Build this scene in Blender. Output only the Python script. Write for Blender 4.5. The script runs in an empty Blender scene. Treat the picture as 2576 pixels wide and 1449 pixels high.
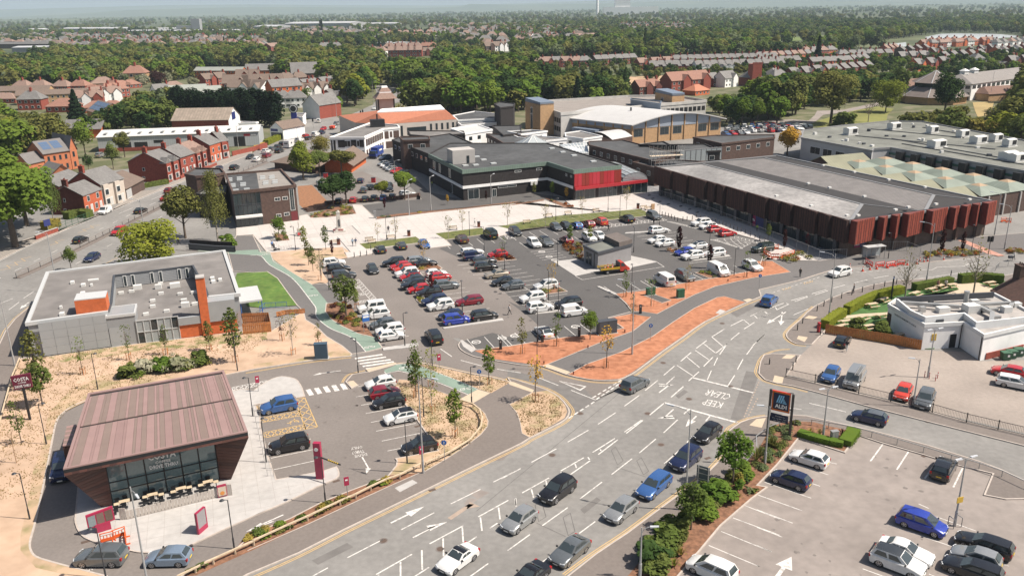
import bpy,bmesh,random
from math import*
from mathutils import Vector as VX,Matrix
random.seed(7)
SC=bpy.context.scene
cI=SC.collection
IW,IH,fg=2576.,1449.,2116.
eK,el,cJ=.3205,-.0160,47.
_c,_s=cos(eK),sin(eK)
CF=VX((0,_c,-_s));_R=VX((1,0,0));_U=VX((0,_s,_c))
CR=_R*cos(el)+_U*sin(el)
CU=-_R*sin(el)+_U*cos(el)
fG=bpy.data.cameras.new('camera');fc=bpy.data.objects.new('camera',fG);cI.objects.link(fc)
fG.sensor_fit='HORIZONTAL';fG.sensor_width=36;fG.lens=fg/IW*36
fG.clip_start=1;fG.clip_end=80000
mw=Matrix((CR,CU,-CF)).transposed().to_4x4();mw.translation=(0,0,cJ)
fc.matrix_world=mw
SC.camera=fc
dc,ci=radians(-9),radians(54)
w=bpy.data.worlds.new('World');SC.world=w;w.use_nodes=True
nt=w.node_tree;bg=nt.nodes['Background']
eI=nt.nodes.new('ShaderNodeTexSky');eI.sky_type='NISHITA';eI.sun_disc=False
eI.sun_elevation=ci;eI.sun_rotation=radians(90)-dc
eI.air_density=1.;eI.dust_density=3.;eI.altitude=50
nt.links.new(eI.outputs[0],bg.inputs[0]);bg.inputs[1].default_value=.06
gZ=bpy.data.lights.new('sun','SUN');so=bpy.data.objects.new('sun',gZ);cI.objects.link(so)
gZ.energy=4.7;gZ.angle=radians(.55);gZ.color=(1.,.91,.80)
sd=VX((cos(ci)*cos(dc),cos(ci)*sin(dc),sin(ci)))
so.rotation_euler=sd.to_track_quat('Z','Y').to_euler();so.location=(0,0,300)
SC.view_settings.view_transform='Standard';SC.view_settings.look='None'
SC.view_settings.gamma=1;SC.view_settings.use_curve_mapping=False
SC.view_settings.exposure=.72
fB,fb=.8e-4,(.56,.68,.80,1)
SC.render.engine='CYCLES'
SC.cycles.max_bounces=6;SC.cycles.diffuse_bounces=3;SC.cycles.glossy_bounces=3
SC.cycles.transmission_bounces=4;SC.cycles.transparent_max_bounces=8;SC.cycles.volume_bounces=1
SC.cycles.caustics_reflective=False;SC.cycles.caustics_refractive=False
SC.cycles.use_denoising=True
try:SC.cycles.denoiser='OPENIMAGEDENOISE'
except Exception:pass
def P(x,y,z=.0):
 d=CF*fg+CR*(x-IW/2)+CU*(IH/2-y)
 t=(z-cJ)/d.z
 return VX((d.x*t,d.y*t,z))
TX={'0':0,'1':950,'2':1900,'3':2833};TY={'0':0,'1':480,'2':900,'3':1330,'4':1596}
def D(t,x,y):
 return(TX[t[0]]*.67206+x*.26087,TY[t[1]]*.67206+y*.26087)
QS=5
def G1(t,x,y,z=.0):
 return P(*D(t,x,y),z)
def G(aU,z=.0):
 """'13 10,20 30,40 04 5,6': tile key, then points of that tile; tile DD = whole picture"""
 bB=[];t=None
 for h6 in aU.split():
  if',' not in h6:t=h6;continue
  x,y=map(float,h6.split(','))
  bB.append(P(x,y,z)if t=='DD' else G1(t,x*QS,y*QS,z))
 return bB
ie={}
def cC(o,aH=None,cW=None,aN=None,kind=None):
 if aH:o['label']=aH
 if cW:o['category']=cW
 if aN:o['group']=aN
 if kind:o['kind']=kind
 return o
fI={}
def thing(name,aH,cW,fJ=(0,0,0),rz=.0,aN=None):
 o=bpy.data.objects.new(name,None);cI.objects.link(o)
 o.location=fJ;o.rotation_euler=(0,0,rz);o.empty_display_size=.5
 fI[o.name]=VX(fJ)
 return cC(o,aH,cW,aN)
def b9(o,parent=None):
 c=o.copy();cI.objects.link(c);c.parent=parent
 for ch in c4.get(o.name,()):bU(ch,c)
 return c
c4={}
def bU(o,parent):
 c=o.copy();cI.objects.link(c);c.parent=parent
 c4.setdefault(parent.name,[]).append(c)
 for ch in list(c4.get(o.name,())):bU(ch,c)
 return c
ei=['first','second','third','fourth','fifth','sixth','seventh','eighth','ninth','tenth','eleventh','twelfth','thirteenth','fourteenth','fifteenth','sixteenth','seventeenth','eighteenth','nineteenth','twentieth']
def bA(i):
 if i<20:return ei[i]
 if i<30:return'twenty-'+ei[i-20]
 return'thirty-'+ei[i-30]if i<40 else'forty-'+ei[i-40]
class M:
 def __init__(s):s.v=[];s.f=[];s.m=[]
 def add(s,vs,fs,m=0):
  b=len(s.v);s.v+=[tuple(v)for v in vs]
  for f in fs:s.f.append([b+i for i in f]);s.m.append(m)
  return s
 def Py(s,aA,m=0):return s.add(aA,[list(range(len(aA)))],m)
 def Pm(s,aA,z0,z1,m=0,mt=None,da=False,bZ=True):
  n=len(aA);lo=[(p[0],p[1],z0)for p in aA];hi=[(p[0],p[1],z1)for p in aA]
  a=sum(aA[i][0]*aA[(i+1)%n][1]-aA[(i+1)%n][0]*aA[i][1]for i in range(n))
  if a<0:lo.reverse();hi.reverse()
  s.add(lo+hi,[[i,(i+1)%n,n+(i+1)%n,n+i]for i in range(n)],m)
  if bZ:s.add(hi,[list(range(n))],m if mt is None else mt)
  if da:s.add(lo,[list(range(n))[::-1]],m)
  return s
 def box(s,c,sx,sy,sz,rz=.0,m=0,z0=None):
  """centre c (z = base if z0 is None), full sizes"""
  co,si=cos(rz),sin(rz)
  q=[(c[0]+x*co-y*si,c[1]+x*si+y*co)for x,y in((-sx/2,-sy/2),(sx/2,-sy/2),(sx/2,sy/2),(-sx/2,sy/2))]
  return s.Pm(q,c[2],c[2]+sz,m,da=True)
 def Hx(s,a,b,m=0):
  """two quads of 4 points joined"""
  return s.add(list(a)+list(b),[[3,2,1,0],[4,5,6,7],[0,1,5,4],[1,2,6,5],[2,3,7,6],[3,0,4,7]],m)
 def Tb(s,p0,p1,r0,r1=None,n=6,m=0,gN=True):
  r1=r0 if r1 is None else r1
  p0=VX(p0);p1=VX(p1);d=(p1-p0)
  if d.length<1e-6:return s
  d.normalize();a=d.orthogonal().normalized();b=d.cross(a)
  vs=[]
  for p,r in((p0,r0),(p1,r1)):
   for i in range(n):
    t=2*pi*i/n
    vs.append(p+(a*cos(t)+b*sin(t))*r)
  fs=[[i,(i+1)%n,n+(i+1)%n,n+i]for i in range(n)]
  if gN:fs+=[list(range(n))[::-1],list(range(n,2*n))]
  return s.add(vs,fs,m)
 def path(s,aA,r,n=6,m=0):
  for i in range(len(aA)-1):s.Tb(aA[i],aA[i+1],r,r,n,m)
  return s
 def bar(s,p,q,w,h,m=0):
  """rectangular bar between two points, h vertical"""
  p=VX(p);q=VX(q);d=q-p;t=VX((-d.y,d.x,0))
  t=t.normalized()*(w/2)if t.length>1e-6 else VX((w/2,0,0))
  u=VX((0,0,h/2))
  if abs(d.x)+abs(d.y)<1e-6:u=VX((0,h/2,0))
  return s.Hx([p-t-u,p+t-u,p+t+u,p-t+u],[q-t-u,q+t-u,q+t+u,q-t+u],m)
 def line(s,p,q,w,z,m=0):
  p=VX((p[0],p[1],z));q=VX((q[0],q[1],z));d=q-p
  if d.length<1e-5:return
  t=VX((-d.y,d.x,0)).normalized()*(w/2)
  s.Py([p-t,q-t,q+t,p+t],m)
 def Pl(s,aA,w,z,bd=False,m=0,z1=None):
  """mitred flat strip centred on pts (a bar of top z1 and sides down to z when z1 is given)"""
  aA=[VX((p[0],p[1],0))for p in aA];n=len(aA);L=[];R=[]
  for i in range(n):
   a=aA[i-1]if(i>0 or bd)else None
   b=aA[(i+1)%n]if(i<n-1 or bd)else None
   d1=(aA[i]-a).normalized()if a is not None else None
   d2=(b-aA[i]).normalized()if b is not None else None
   d=(d1 or d2)+(d2 or d1)
   if d.length<1e-4:d=d1 or d2
   d.normalize();t=VX((-d.y,d.x,0))
   k=1./max(.5,abs(t.dot(VX((-(d1 or d2).y,(d1 or d2).x,0)))))
   L.append(aA[i]+t*w/2*k);R.append(aA[i]-t*w/2*k)
  zz=z if z1 is None else z1
  for i in range(n if bd else n-1):
   j=(i+1)%n
   s.Py([(R[i].x,R[i].y,zz),(R[j].x,R[j].y,zz),(L[j].x,L[j].y,zz),(L[i].x,L[i].y,zz)],m)
   if z1 is not None:
    for A in(L,R):
     s.Py([(A[i].x,A[i].y,z),(A[j].x,A[j].y,z),(A[j].x,A[j].y,zz),(A[i].x,A[i].y,zz)],m)
  return s
 def Ds(s,p,q,w,z,on,cU,m=0):
  p=VX((p[0],p[1],0));q=VX((q[0],q[1],0));L=(q-p).length;d=(q-p)/L;a=0
  while a<L:s.line(p+d*a,p+d*min(L,a+on),w,z,m);a+=on+cU
 def mesh(s,name,bO,gS=(0,0,0),ak=None):
  me=bpy.data.meshes.new(name);o=VX(gS)
  me.from_pydata([(v[0]-o.x,v[1]-o.y,v[2]-o.z)for v in s.v],[],s.f)
  if not isinstance(bO,(list,tuple)):bO=[bO]
  for m in bO:me.materials.append(m)
  if len(bO)>1:me.polygons.foreach_set('material_index',s.m)
  if ak is not None:
   me.polygons.foreach_set('use_smooth',[True]*len(me.polygons))
   if ak<180:me.set_sharp_from_angle(angle=radians(ak))
  return me
 def Bd(s,name,bO,parent=None,ak=None,gS=None):
  po=fI.get(parent.name,VX((0,0,0)))if parent else(VX(gS)if gS else VX((0,0,0)))
  o=bpy.data.objects.new(name,s.mesh(name,bO,po,ak));cI.objects.link(o)
  if parent:
   o.parent=parent;c4.setdefault(parent.name,[]).append(o);fI[o.name]=po
  else:
   o.location=po;fI[o.name]=po
  return o
def a6(name,mesh,parent=None,fJ=(0,0,0),rz=.0,scale=None):
 o=bpy.data.objects.new(name,mesh);cI.objects.link(o);o.location=fJ;o.rotation_euler=(0,0,rz)
 if scale is not None:o.scale=scale if hasattr(scale,'__len__')else(scale,)*3
 if parent:o.parent=parent;c4.setdefault(parent.name,[]).append(o);fI[o.name]=fI.get(parent.name,VX())
 return o
bv={}
def ao(name,c,cH=.85,eD=.12,scale=1.5,c2=None,bh=.0,aj=.05,b6=.0,aU=.5,cw=.0,aR=None,bc=None):
 """procedural: two noises over world position; stripe=(period, colour, duty) runs down slope of a face"""
 if name in bv:return bv[name]
 m=bpy.data.materials.new(name);m.use_nodes=True;n=m.node_tree.nodes;L=m.node_tree.links
 b=n['Principled BSDF'];b.inputs['Roughness'].default_value=cH;b.inputs['Metallic'].default_value=b6
 b.inputs['Specular IOR Level'].default_value=aU
 fE=n.new('ShaderNodeNewGeometry')
 nz=n.new('ShaderNodeTexNoise');nz.inputs['Scale'].default_value=scale;nz.inputs['Detail'].default_value=4
 L.new(fE.outputs['Position'],nz.inputs['Vector'])
 lo=tuple(max(0,x*(1-eD))for x in c);hi=tuple(min(1,x*(1+eD))for x in(c2 or c))
 if c2:lo,hi=tuple(c),tuple(c2)
 dN=n.new('ShaderNodeValToRGB');L.new(nz.outputs['Fac'],dN.inputs['Fac'])
 t0,t1=bc or(.32,.68)
 dN.color_ramp.elements[0].position=t0;dN.color_ramp.elements[1].position=t1
 dN.color_ramp.elements[0].color=(*lo,1);dN.color_ramp.elements[1].color=(*hi,1)
 bB=dN.outputs['Color']
 if bh:
  nb=n.new('ShaderNodeTexNoise');nb.inputs['Scale'].default_value=aj;nb.inputs['Detail'].default_value=3
  L.new(fE.outputs['Position'],nb.inputs['Vector'])
  mr=n.new('ShaderNodeMapRange');L.new(nb.outputs['Fac'],mr.inputs['Value'])
  mr.inputs['From Min'].default_value=.3;mr.inputs['From Max'].default_value=.7
  mr.inputs['To Min'].default_value=1-bh;mr.inputs['To Max'].default_value=1+bh
  vm=n.new('ShaderNodeVectorMath');vm.operation='SCALE';L.new(bB,vm.inputs[0]);L.new(mr.outputs[0],vm.inputs['Scale'])
  bB=vm.outputs[0]
 if aR:
  cr=n.new('ShaderNodeVectorMath');cr.operation='CROSS_PRODUCT';cr.inputs[1].default_value=(0,0,1)
  L.new(fE.outputs['True Normal'],cr.inputs[0])
  nn=n.new('ShaderNodeVectorMath');nn.operation='NORMALIZE';L.new(cr.outputs[0],nn.inputs[0])
  dt=n.new('ShaderNodeVectorMath');dt.operation='DOT_PRODUCT';L.new(nn.outputs[0],dt.inputs[0]);L.new(fE.outputs['Position'],dt.inputs[1])
  mm=n.new('ShaderNodeMath');mm.operation='DIVIDE';L.new(dt.outputs['Value'],mm.inputs[0]);mm.inputs[1].default_value=aR[0]
  fr=n.new('ShaderNodeMath');fr.operation='FRACT';L.new(mm.outputs[0],fr.inputs[0])
  ls=n.new('ShaderNodeMath');ls.operation='LESS_THAN';L.new(fr.outputs[0],ls.inputs[0]);ls.inputs[1].default_value=aR[2]
  mx=n.new('ShaderNodeMix');mx.data_type='RGBA';L.new(ls.outputs[0],mx.inputs['Factor'])
  L.new(bB,mx.inputs[6]);mx.inputs[7].default_value=(*aR[1],1);bB=mx.outputs[2]
 L.new(bB,b.inputs['Base Color'])
 if cw:
  bp=n.new('ShaderNodeBump');bp.inputs['Strength'].default_value=cw;bp.inputs['Distance'].default_value=.1
  L.new(nz.outputs['Fac'],bp.inputs['Height']);L.new(bp.outputs[0],b.inputs['Normal'])
 bv[name]=m;return m
def ab(name,c,cH=.5,b6=.0,aU=.5,jb=None,gm=.0):
 if name in bv:return bv[name]
 m=bpy.data.materials.new(name);m.use_nodes=True;b=m.node_tree.nodes['Principled BSDF']
 b.inputs['Base Color'].default_value=(*c,1);b.inputs['Roughness'].default_value=cH
 b.inputs['Metallic'].default_value=b6;b.inputs['Specular IOR Level'].default_value=aU
 b.inputs['Coat Weight'].default_value=gm;b.inputs['Coat Roughness'].default_value=.05
 n=m.node_tree.nodes;L=m.node_tree.links
 tc=n.new('ShaderNodeTexCoord');nz=n.new('ShaderNodeTexNoise');nz.inputs['Scale'].default_value=6
 L.new(tc.outputs['Object'],nz.inputs['Vector'])
 mr=n.new('ShaderNodeMapRange');L.new(nz.outputs['Fac'],mr.inputs['Value']);mr.inputs['To Min'].default_value=.86;mr.inputs['To Max'].default_value=1.14
 vm=n.new('ShaderNodeVectorMath');vm.operation='SCALE';vm.inputs[0].default_value=c;L.new(mr.outputs[0],vm.inputs['Scale'])
 L.new(vm.outputs[0],b.inputs['Base Color'])
 bv[name]=m;return m
gf=ao('road_asphalt',(.20,.193,.183),.9,.10,1.4,bh=.16,aj=.09)
dk=ao('lot_asphalt',(.175,.155,.142),.9,.08,3,bh=.08,aj=.15)
cR=ao('new_tarmac',(.088,.084,.082),.9,.10,3,bh=.08,aj=.12)
ee=ao('pale_tarmac',(.24,.21,.192),.9,.10,.9,bh=.16,aj=.13)
dM=ao('footway_tarmac',(.165,.142,.128),.9,.08,3,bh=.07)
dZ=ao('path_tarmac',(.125,.118,.115),.9,.08,3,bh=.07)
hZ=ao('plaza_paving',(.47,.44,.415),.85,.06,2.2,bh=.06,aj=.2)
gy=ao('grey_paving',(.21,.21,.215),.85,.08,2.5,bh=.06)
ck=ao('concrete_slabs',(.40,.385,.37),.85,.07,1.2,bh=.07,aj=.25)
ez=ao('kerb_stone',(.42,.37,.33),.85,.1,2)
fj=ao('dry_soil',(.40,.28,.195),.95,0,.55,c2=(.49,.35,.25),bh=.12,aj=.15,cw=.3)
dP=ao('dry_grass',(.43,.305,.205),.95,0,.45,c2=(.25,.21,.105),cw=.3,bc=(.47,.68),bh=.1,aj=.5)
fl=ao('red_mulch',(.29,.115,.058),.95,0,1.1,c2=(.43,.185,.10),bh=.12,aj=.2,cw=.3)
bG=ao('bark_mulch',(.19,.095,.055),.95,.35,2.5,cw=.4)
gv=ao('lawn_grass',(.06,.125,.02),.95,0,.9,c2=(.105,.165,.03),bh=.2,aj=.3,cw=.4)
cv=ao('verge_grass',(.14,.14,.04),.95,.25,1.2,c2=(.07,.095,.022),cw=.3)
hq=ao('artificial_turf',(.05,.12,.028),.9,.2,1)
eH=ao('green_cycle_surface',(.185,.25,.205),.9,.06,3,bh=.08,aj=.3)
bX=ao('tactile_paving',(.47,.385,.285),.9,.05,3)
aT=ao('road_paint_white',(.36,.345,.33),.85,0,2.6,c2=(.60,.58,.55),bc=(.36,.5))
dT=ao('road_paint_yellow',(.50,.34,.15),.8,.1,1.7)
gM=ao('worn_paint',(.33,.26,.21),.8,.1,1.7)
bi=ab('window_glass',(.025,.035,.04),.06,0,.6)
e_=ab('green_sheen_glass',(.13,.19,.195),.05,0,.8)  # base colour brightened to paint in a greenish reflection
df=ab('pale_glass',(.30,.33,.34),.15,0,.7)
aO=ab('white_frame',(.70,.70,.68),.5)
ah=ab('black_metal',(.015,.016,.018),.5)
aL=ab('grey_metal',(.30,.30,.30),.45,.3)
aW=ab('galvanised_steel',(.42,.42,.41),.45,.5)
ay=ab('dark_grey_metal',(.06,.065,.075),.5)
aq=ao('white_render',(.80,.80,.79),.8,.06,.6)
aV=ao('red_brick',(.25,.058,.038),.9,.18,2.2)
fF=ao('orange_brick',(.52,.125,.04),.9,.12,2.)
aS=ao('brown_brick',(.085,.052,.042),.9,.2,2.)
dR=ao('dark_brick',(.026,.022,.022),.9,.25,2.)
bH=ao('buff_brick',(.44,.28,.15),.9,.1,1.2)
a7=ao('grey_slate',(.15,.145,.14),.75,.15,1.6,bh=.1,aj=.3)
bF=ao('brown_tile',(.155,.115,.092),.85,.15,1.6)
h5=ao('red_tile',(.25,.13,.095),.85,.14,1.4)
ds=ao('weathered_tile',(.23,.155,.125),.85,.14,1.4)
bt=ao('roof_felt',(.062,.064,.066),.85,.2,.5,bh=.22,aj=.1)
cg=ao('grey_felt',(.16,.152,.145),.85,.16,.5,bh=.2,aj=.15)
c5=ao('green_grey_felt',(.165,.17,.15),.85,.18,.3,bh=.22,aj=.08)
bq=ao('fence_timber',(.42,.17,.055),.85,.2,3)
a_=ao('pale_timber',(.50,.40,.28),.8,.15,3)
# ground
R=.11
def af(name,aA,z,m,parent=None):
 o=M().Py([(p[0],p[1],z)for p in aA]).Bd(name,m,parent)
 if not parent:cC(o,kind='structure')
 return o
def aK(name,aA,z,m,dY=True,kw=.16):
 b=M();b.Pm(aA,-.03,z,0)
 o=cC(b.Bd(name,m),kind='structure')
 if dY:
  k=M();k.Pl(aA,kw,-.02,True,z1=z+.012);k.Bd('kerb',ez,o)
 return o
def ak(aA,n=4,bd=False):
 bB=[];N=len(aA)
 for i in range(N if bd else N-1):
  p0=aA[i-1]if(i or bd)else aA[0];p1=aA[i];p2=aA[(i+1)%N]
  p3=aA[(i+2)%N]if(i+2<N or bd)else p2
  for k in range(n):
   t=k/n
   bB.append(.5*((2*p1)+(p2-p0)*t+(2*p0-5*p1+4*p2-p3)*t*t+(3*p1-p0-3*p2+p3)*t**3))
 if not bd:bB.append(aA[-1])
 return bB
eo=ao('countryside',(.045,.06,.024),.95,0,.004,c2=(.10,.115,.05),bc=(.5,.6),bh=.3,aj=.02)
ia=ao('garden_ground',(.085,.095,.04),.95,0,.12,c2=(.15,.14,.085),bc=(.45,.6),bh=.15)
b=M();b.Py([(cos(i*pi/32)*30000,sin(i*pi/32)*30000,-.25)for i in range(64)])
cC(b.Bd('ground',eo),kind='structure')
af('town_ground',[VX(p)for p in((-420,40),(420,40),(520,640),(-560,640))],-.12,ia)
ba=af('road',[VX(p)for p in((-170,40),(170,40),(175,300),(110,345),(-60,345),(-80,300),(-170,235))],.0,gf)
iV=af('dual_carriageway',G('01 480,54')+G('11 0,46 30,26 60,12 10 60,274 84,258 100,233 128,222 140,218 148,206 155,206 154,220 166,230 192,219 230,202 239,189 236,176 228,160 224,146 234,148 238,160 264,166 296,178 306,190 272,200 240,218 196,237 148,264 11 148,22 112,34 66,52 38,70 0,88'),-.05,gf)
af('median_grass',G('10 237,173 248,176 269,188 264,191 246,182'),-.02,cv)
def dJ(mb,aU,w,z=.014):
 q=G(aU)
 for i in range(0,len(q)-1,2):mb.line(q[i],q[i+1],w,z)
mk=M()
dJ(mk,'23 116,167 156,144 174,133 209,110 225,98 254,77 265,68 290,48 301,60 322,41 46,206 94,180 -12,238 25,218 ''14 380,149 437,121 462,107 500,88 284,199 348,166 180,253 250,217 112,289 143,272 ''23 301,149 328,124 254,188 286,161 200,230 240,199 140,276 182,244 24 67,191 116,156 0,239 43,208 14 417,289 452,264 ''23 346,168 356,156 302,209 331,183 249,258 264,244 24 138,206 169,183 55,269 77,254 ''22 430,192 447,178 480,196 496,181 461,220 473,204 443,249 454,229 425,280 438,260 398,241 405,226 385,269 393,251 301,260 322,242 ''32 -8,203 15,181 70,144 99,132 148,92 170,86 188,82 213,76 226,73 254,68 33 101,92 172,109 58,101 86,104 ''23 60,43 98,58 122,67 170,86 -6,29 26,34 12 360,209 382,224 399,231 440,242 469,248 515,255 320,224 325,228',.13)
ih=cC(mk.Bd('lane_markings',aT,ba),kind='stuff')
mk=M()
dJ(mk,'14 236,285 305,246 339,226 404,191 433,174 491,142 283,261 283,292 324,238 325,276 365,215 366,250 402,194 404,223 437,175 440,201 472,156 475,179 505,138 506,154 241,285 239,292 ''310,289 338,271 414,223 430,212 455,196 470,186 ''23 28,265 80,236 46,258 50,274 74,241 76,251 14,276 16,289 102,223 147,197 103,225 104,232 130,209 133,217 155,196 158,201 119,231 159,203 164,187 207,160 175,191 213,162 179,181 180,184 225,148 258,125 229,150 261,125 50,278 62,270 ''22 327,241 357,261 349,271 369,253 334,233 354,216 346,225 370,245 378,243 396,225 364,208 384,193 362,212 388,230 378,199 401,217 402,217 423,200 409,220 423,200 394,186 418,171 394,186 415,204 430,165 454,153 455,153 466,162 456,171 476,158 468,146 492,136 495,136 501,141 476,145 482,151 486,151 507,140 ''32 106,103 134,95 112,105 137,97 66,116 96,108 73,118 98,109 95,107 98,109 24,131 52,121 38,134 62,123 57,121 60,123 36,129 38,133 0,141 12,136 6,151 27,140 14,136 18,141',.15)
cC(mk.Bd('hatch_markings',aT,ba),kind='stuff')
mk=M()
dJ(mk,'23 302,91 444,130 357,43 474,72',.32);dJ(mk,'23 340,113 349,105 382,127 390,117 274,115 303,91 315,81 339,60',.16)
mk.Bd('stop_lines',aT,ba)
mk=M()
for a,c in(('23 118,121','23 168,89'),('23 164,82','23 222,46'),('23 171,85','23 224,49')):
 mk.Ds(G(a)[0],G(c)[0],.2,.016,.75,.45)
q=G('23 101,50 140,67 150,60')
mk.Pl(q,.22,.016,True)
mk.Bd('give_way_marking',aT,ba)
mk=M()
for a,c in(('23 454,124','23 486,48'),('23 462,121','23 483,81')):
 mk.Ds(G(a)[0],G(c)[0],.18,.016,.35,.45)
mk.Bd('junction_dots',gM,ba)
mk=M()
for a,c in(('01 -12,295','01 292,147'),('01 292,147','01 500,53'),('01 146,262','01 320,166'),('01 400,128','01 515,80'),('01 248,200','01 280,186')):
 mk.Ds(G(a)[0],G(c)[0],.13,.014,2.2,4.2)
dJ(mk,'01 230,165 256,154 292,138 312,130 02 45,112 66,98 17,134 37,119 0,122 25,112',.13)
mk.Pl(G('01 -4,258 50,230 140,191 256,143 360,101 440,69'),.14,.014)
mk.Bd('carriageway_markings',aT,ba)
mk=M()
for s in('01 -4,275 20,270 13,265 35,264 28,259 49,256 41,252 60,248','01 150,202 167,198 159,196 181,192 174,189 193,187','01 94,226 112,222 106,219 124,215'):
 mk.Pl(G(s),.12,.014)
for cU in('02 0,200 11,176 30,152 56,130 65,123','02 -4,197 7,174 27,150 54,129 62,123'):mk.Pl(G(cU),.1,.014)
mk.Ds(G('01 204,261')[0],G('01 246,239')[0],.12,.014,3,.2)
mk.Bd('zigzag_marking',dT,ba)
mk=M()
def fy(aU,jo=.22,cA=1):
 q=ak(G(aU),3);a=[];c=[]
 for i,p in enumerate(q):
  d=(q[min(i+1,len(q)-1)]-q[max(i-1,0)]);t=VX((-d.y,d.x,0)).normalized()*cA
  a.append(p+t*.25);c.append(p+t*(.25+jo))
 mk.Pl(a,.1,.014);mk.Pl(c,.1,.014)
fy('14 -8,288 86,246 174,201 248,165 338,121 426,78 515,35 23 43,161 88,139 112,124 121,109 114,96 100,81 76,67 40,55 0,45 13 496,52 460,44 420,37 366,25 332,18 306,15 278,18',.22,-1)
fy('22 -4,232 66,244 112,260 152,269 180,272 212,271 240,260 260,246 300,216 340,188 380,159 440,131 460,122 488,111',.22,-1)
fy('24 114,289 172,246 232,206 304,152 380,96 420,56 450,28 23 426,148 450,130 480,121 500,118',.22,1)
fy('32 112,128 86,152 62,174 57,184 62,192 76,200 94,202',.22,-1)
fy('33 66,-10 38,-7 14,4 4,26 4,36 16,48 40,55 70,61 100,69',.22,-1)
fy('12 -16,254 60,241 124,231 188,224',.2,-1)
fy('13 176,52 181,43 190,37 216,31',.2,1)
mk.Bd('double_yellow_lines',dT,ba)
a3=af('access_road',ak(G('04 208,292 156,277 100,262 70,252 60,240 58,224 66,194 03 78,280 92,210 100,170 108,132 118,116 140,100 172,86'),3)+G('03 300,60 438,38 12 0,250 120,232 190,224 248,209 308,203 320,197 328,186 380,186 395,195 399,212 418,222 440,228 515,240 22 66,243 112,259 152,268 180,271 212,270 23 222,47 169,88 118,120 80,120 13 480,202 380,210 14 280,112 120,172 0,226 04 328,292'),.004,dk)
hU=dk
bQ=af('main_car_park',G('12 122,37 138,78 180,120 202,152 236,192 248,208 316,198 324,188 396,188 400,195 430,212 22 0,205 80,192 174,180 224,170 194,150 240,138 228,122 208,104 288,92 390,74 482,58 32 12,32 21 504,248 488,218 358,180 296,167 268,170 120,186 0,200 11 515,200 468,210 442,206 370,216 382,227 340,233 316,223 230,236 184,251 128,260'),.006,dk)
eA=af('resurfaced_car_park',G('11 357,232 400,252 515,300 12 440,60 515,128 22 0,117 40,146 66,170 40,198 80,191 174,179 223,170 194,150 240,138 228,122 209,104 288,92 390,74 482,58 32 12,32 21 504,248 488,218 358,180 296,168 268,170 120,186 0,200 11 515,200 468,210 442,206 370,216 382,227'),.010,cR)
gR=af('end_bays_tarmac',G('12 400,195 430,212 22 0,205 80,192 174,180 223,170 194,150 168,152 112,163 60,170 0,186 12 460,178'),.0125,cR)
gq=af('store_car_park',G('33 194,155 169,188 80,160 40,210 0,253 24 500,118 470,140 410,192 370,240 328,292')+G('DD 2640,1460 2640,1260')+G('33 515,278 480,278 439,270 456,229 386,212 320,192 242,170'),.005,ee)
hN=af('pub_car_park',G('32 106,201 136,176 180,188 316,212 400,215 430,233 528,230 528,312')+G('33 528,152 404,124 328,106 258,85 196,71 112,50 58,37 32 76,235 84,222'),.005,ao('pub_tarmac',(.285,.245,.215),.9,.07,2,bh=.12,aj=.12))
for s_ in('12 367,171 364,169 479,151 482,155','22 53,143 58,140 102,134 104,138','22 172,90 177,89 210,103 207,106','21 226,204 228,202 312,197 316,199','21 354,257 360,255 426,245 430,248','12 248,208 316,198 318,202 314,206 250,213','12 398,194 402,193 428,212 420,217 404,206','11 391,245 392,243 404,241 405,244','12 247,48 258,46 258,49 248,50'):aK('kerb_island',G(s_),.13,ck,dY=False)
DP=ao('dark_tarmac_patch',(.15,.142,.135),.9,.1,1,bh=.1)
for s_ in('23 112,122 128,112 172,89 222,60 260,43 212,68 169,85 150,66 60,43 0,26 0,46 40,55 78,67 100,81 114,96 120,109','23 324,78 340,66 348,70 330,83','14 112,258 180,224 192,232 124,266','24 140,160 172,136 180,142 148,168','22 430,140 466,122 480,128 442,148','23 460,30 486,34 452,128 430,122'):af('tarmac_patch',G(s_),.006,DP,ba)
dF=aK('roadside_footway',ak(G('13 220,33 276,18 306,14 332,17 366,24 420,36 460,43 496,52 23 0,44 40,56 76,68 100,82 114,98 119,110 112,124 88,138 43,160'),2)+G('14 515,34 426,77 338,120 248,164 174,200 86,245 -12,286')+G('DD 560,1480')+G('04 344,294 400,260 456,237 14 0,207 70,179 130,148 184,126 216,114 260,96 275,77 277,67 274,63 298,59 356,48 13 356,184 350,176 334,152 312,120 290,92 270,66 258,60 202,58 189,64 178,52 190,38'),R,dM)
zt=R+.004
af('planting_strip',G('14 -12,206 70,179 130,148 184,126 216,114 260,96 276,94 320,91 274,111 202,144 100,191 0,239 04 380,288 344,293 400,260 456,237'),zt,bG,dF)
af('dry_verge',G('14 262,95 275,78 277,68 274,64 298,59 356,48 13 356,183 334,153 312,120 290,92 270,67 280,48 296,49 372,76 398,86 422,96 436,104 446,114 452,128 451,138 438,154 410,176 370,202 330,225 320,228'),zt,dP,dF)
af('dry_verge',G('13 280,18 306,16 332,19 366,26 420,38 460,45 495,53 458,74 434,66 398,51 320,20 296,16'),zt,dP,dF)
af('dry_verge',G('23 46,73 78,69 98,82 111,98 115,110 110,122 86,136 43,159 28,152 24,130 18,112 4,96'),zt,dP,dF)
af('green_cycle_path',G('13 251,30 276,19 296,17 320,21 400,52 432,67 414,76 360,54 298,34 280,30 255,36'),R+.008,eH,dF)
af('tactile_paving',G('13 397,86 432,67 456,74 424,93'),R+.008,bX,dF)
af('tactile_paving',G('13 216,28 272,15 278,18 222,34'),R+.010,bX,dF)
af('tactile_paving',G('13 181,52 192,50 202,59 189,64'),R+.008,bX,dF)
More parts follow.
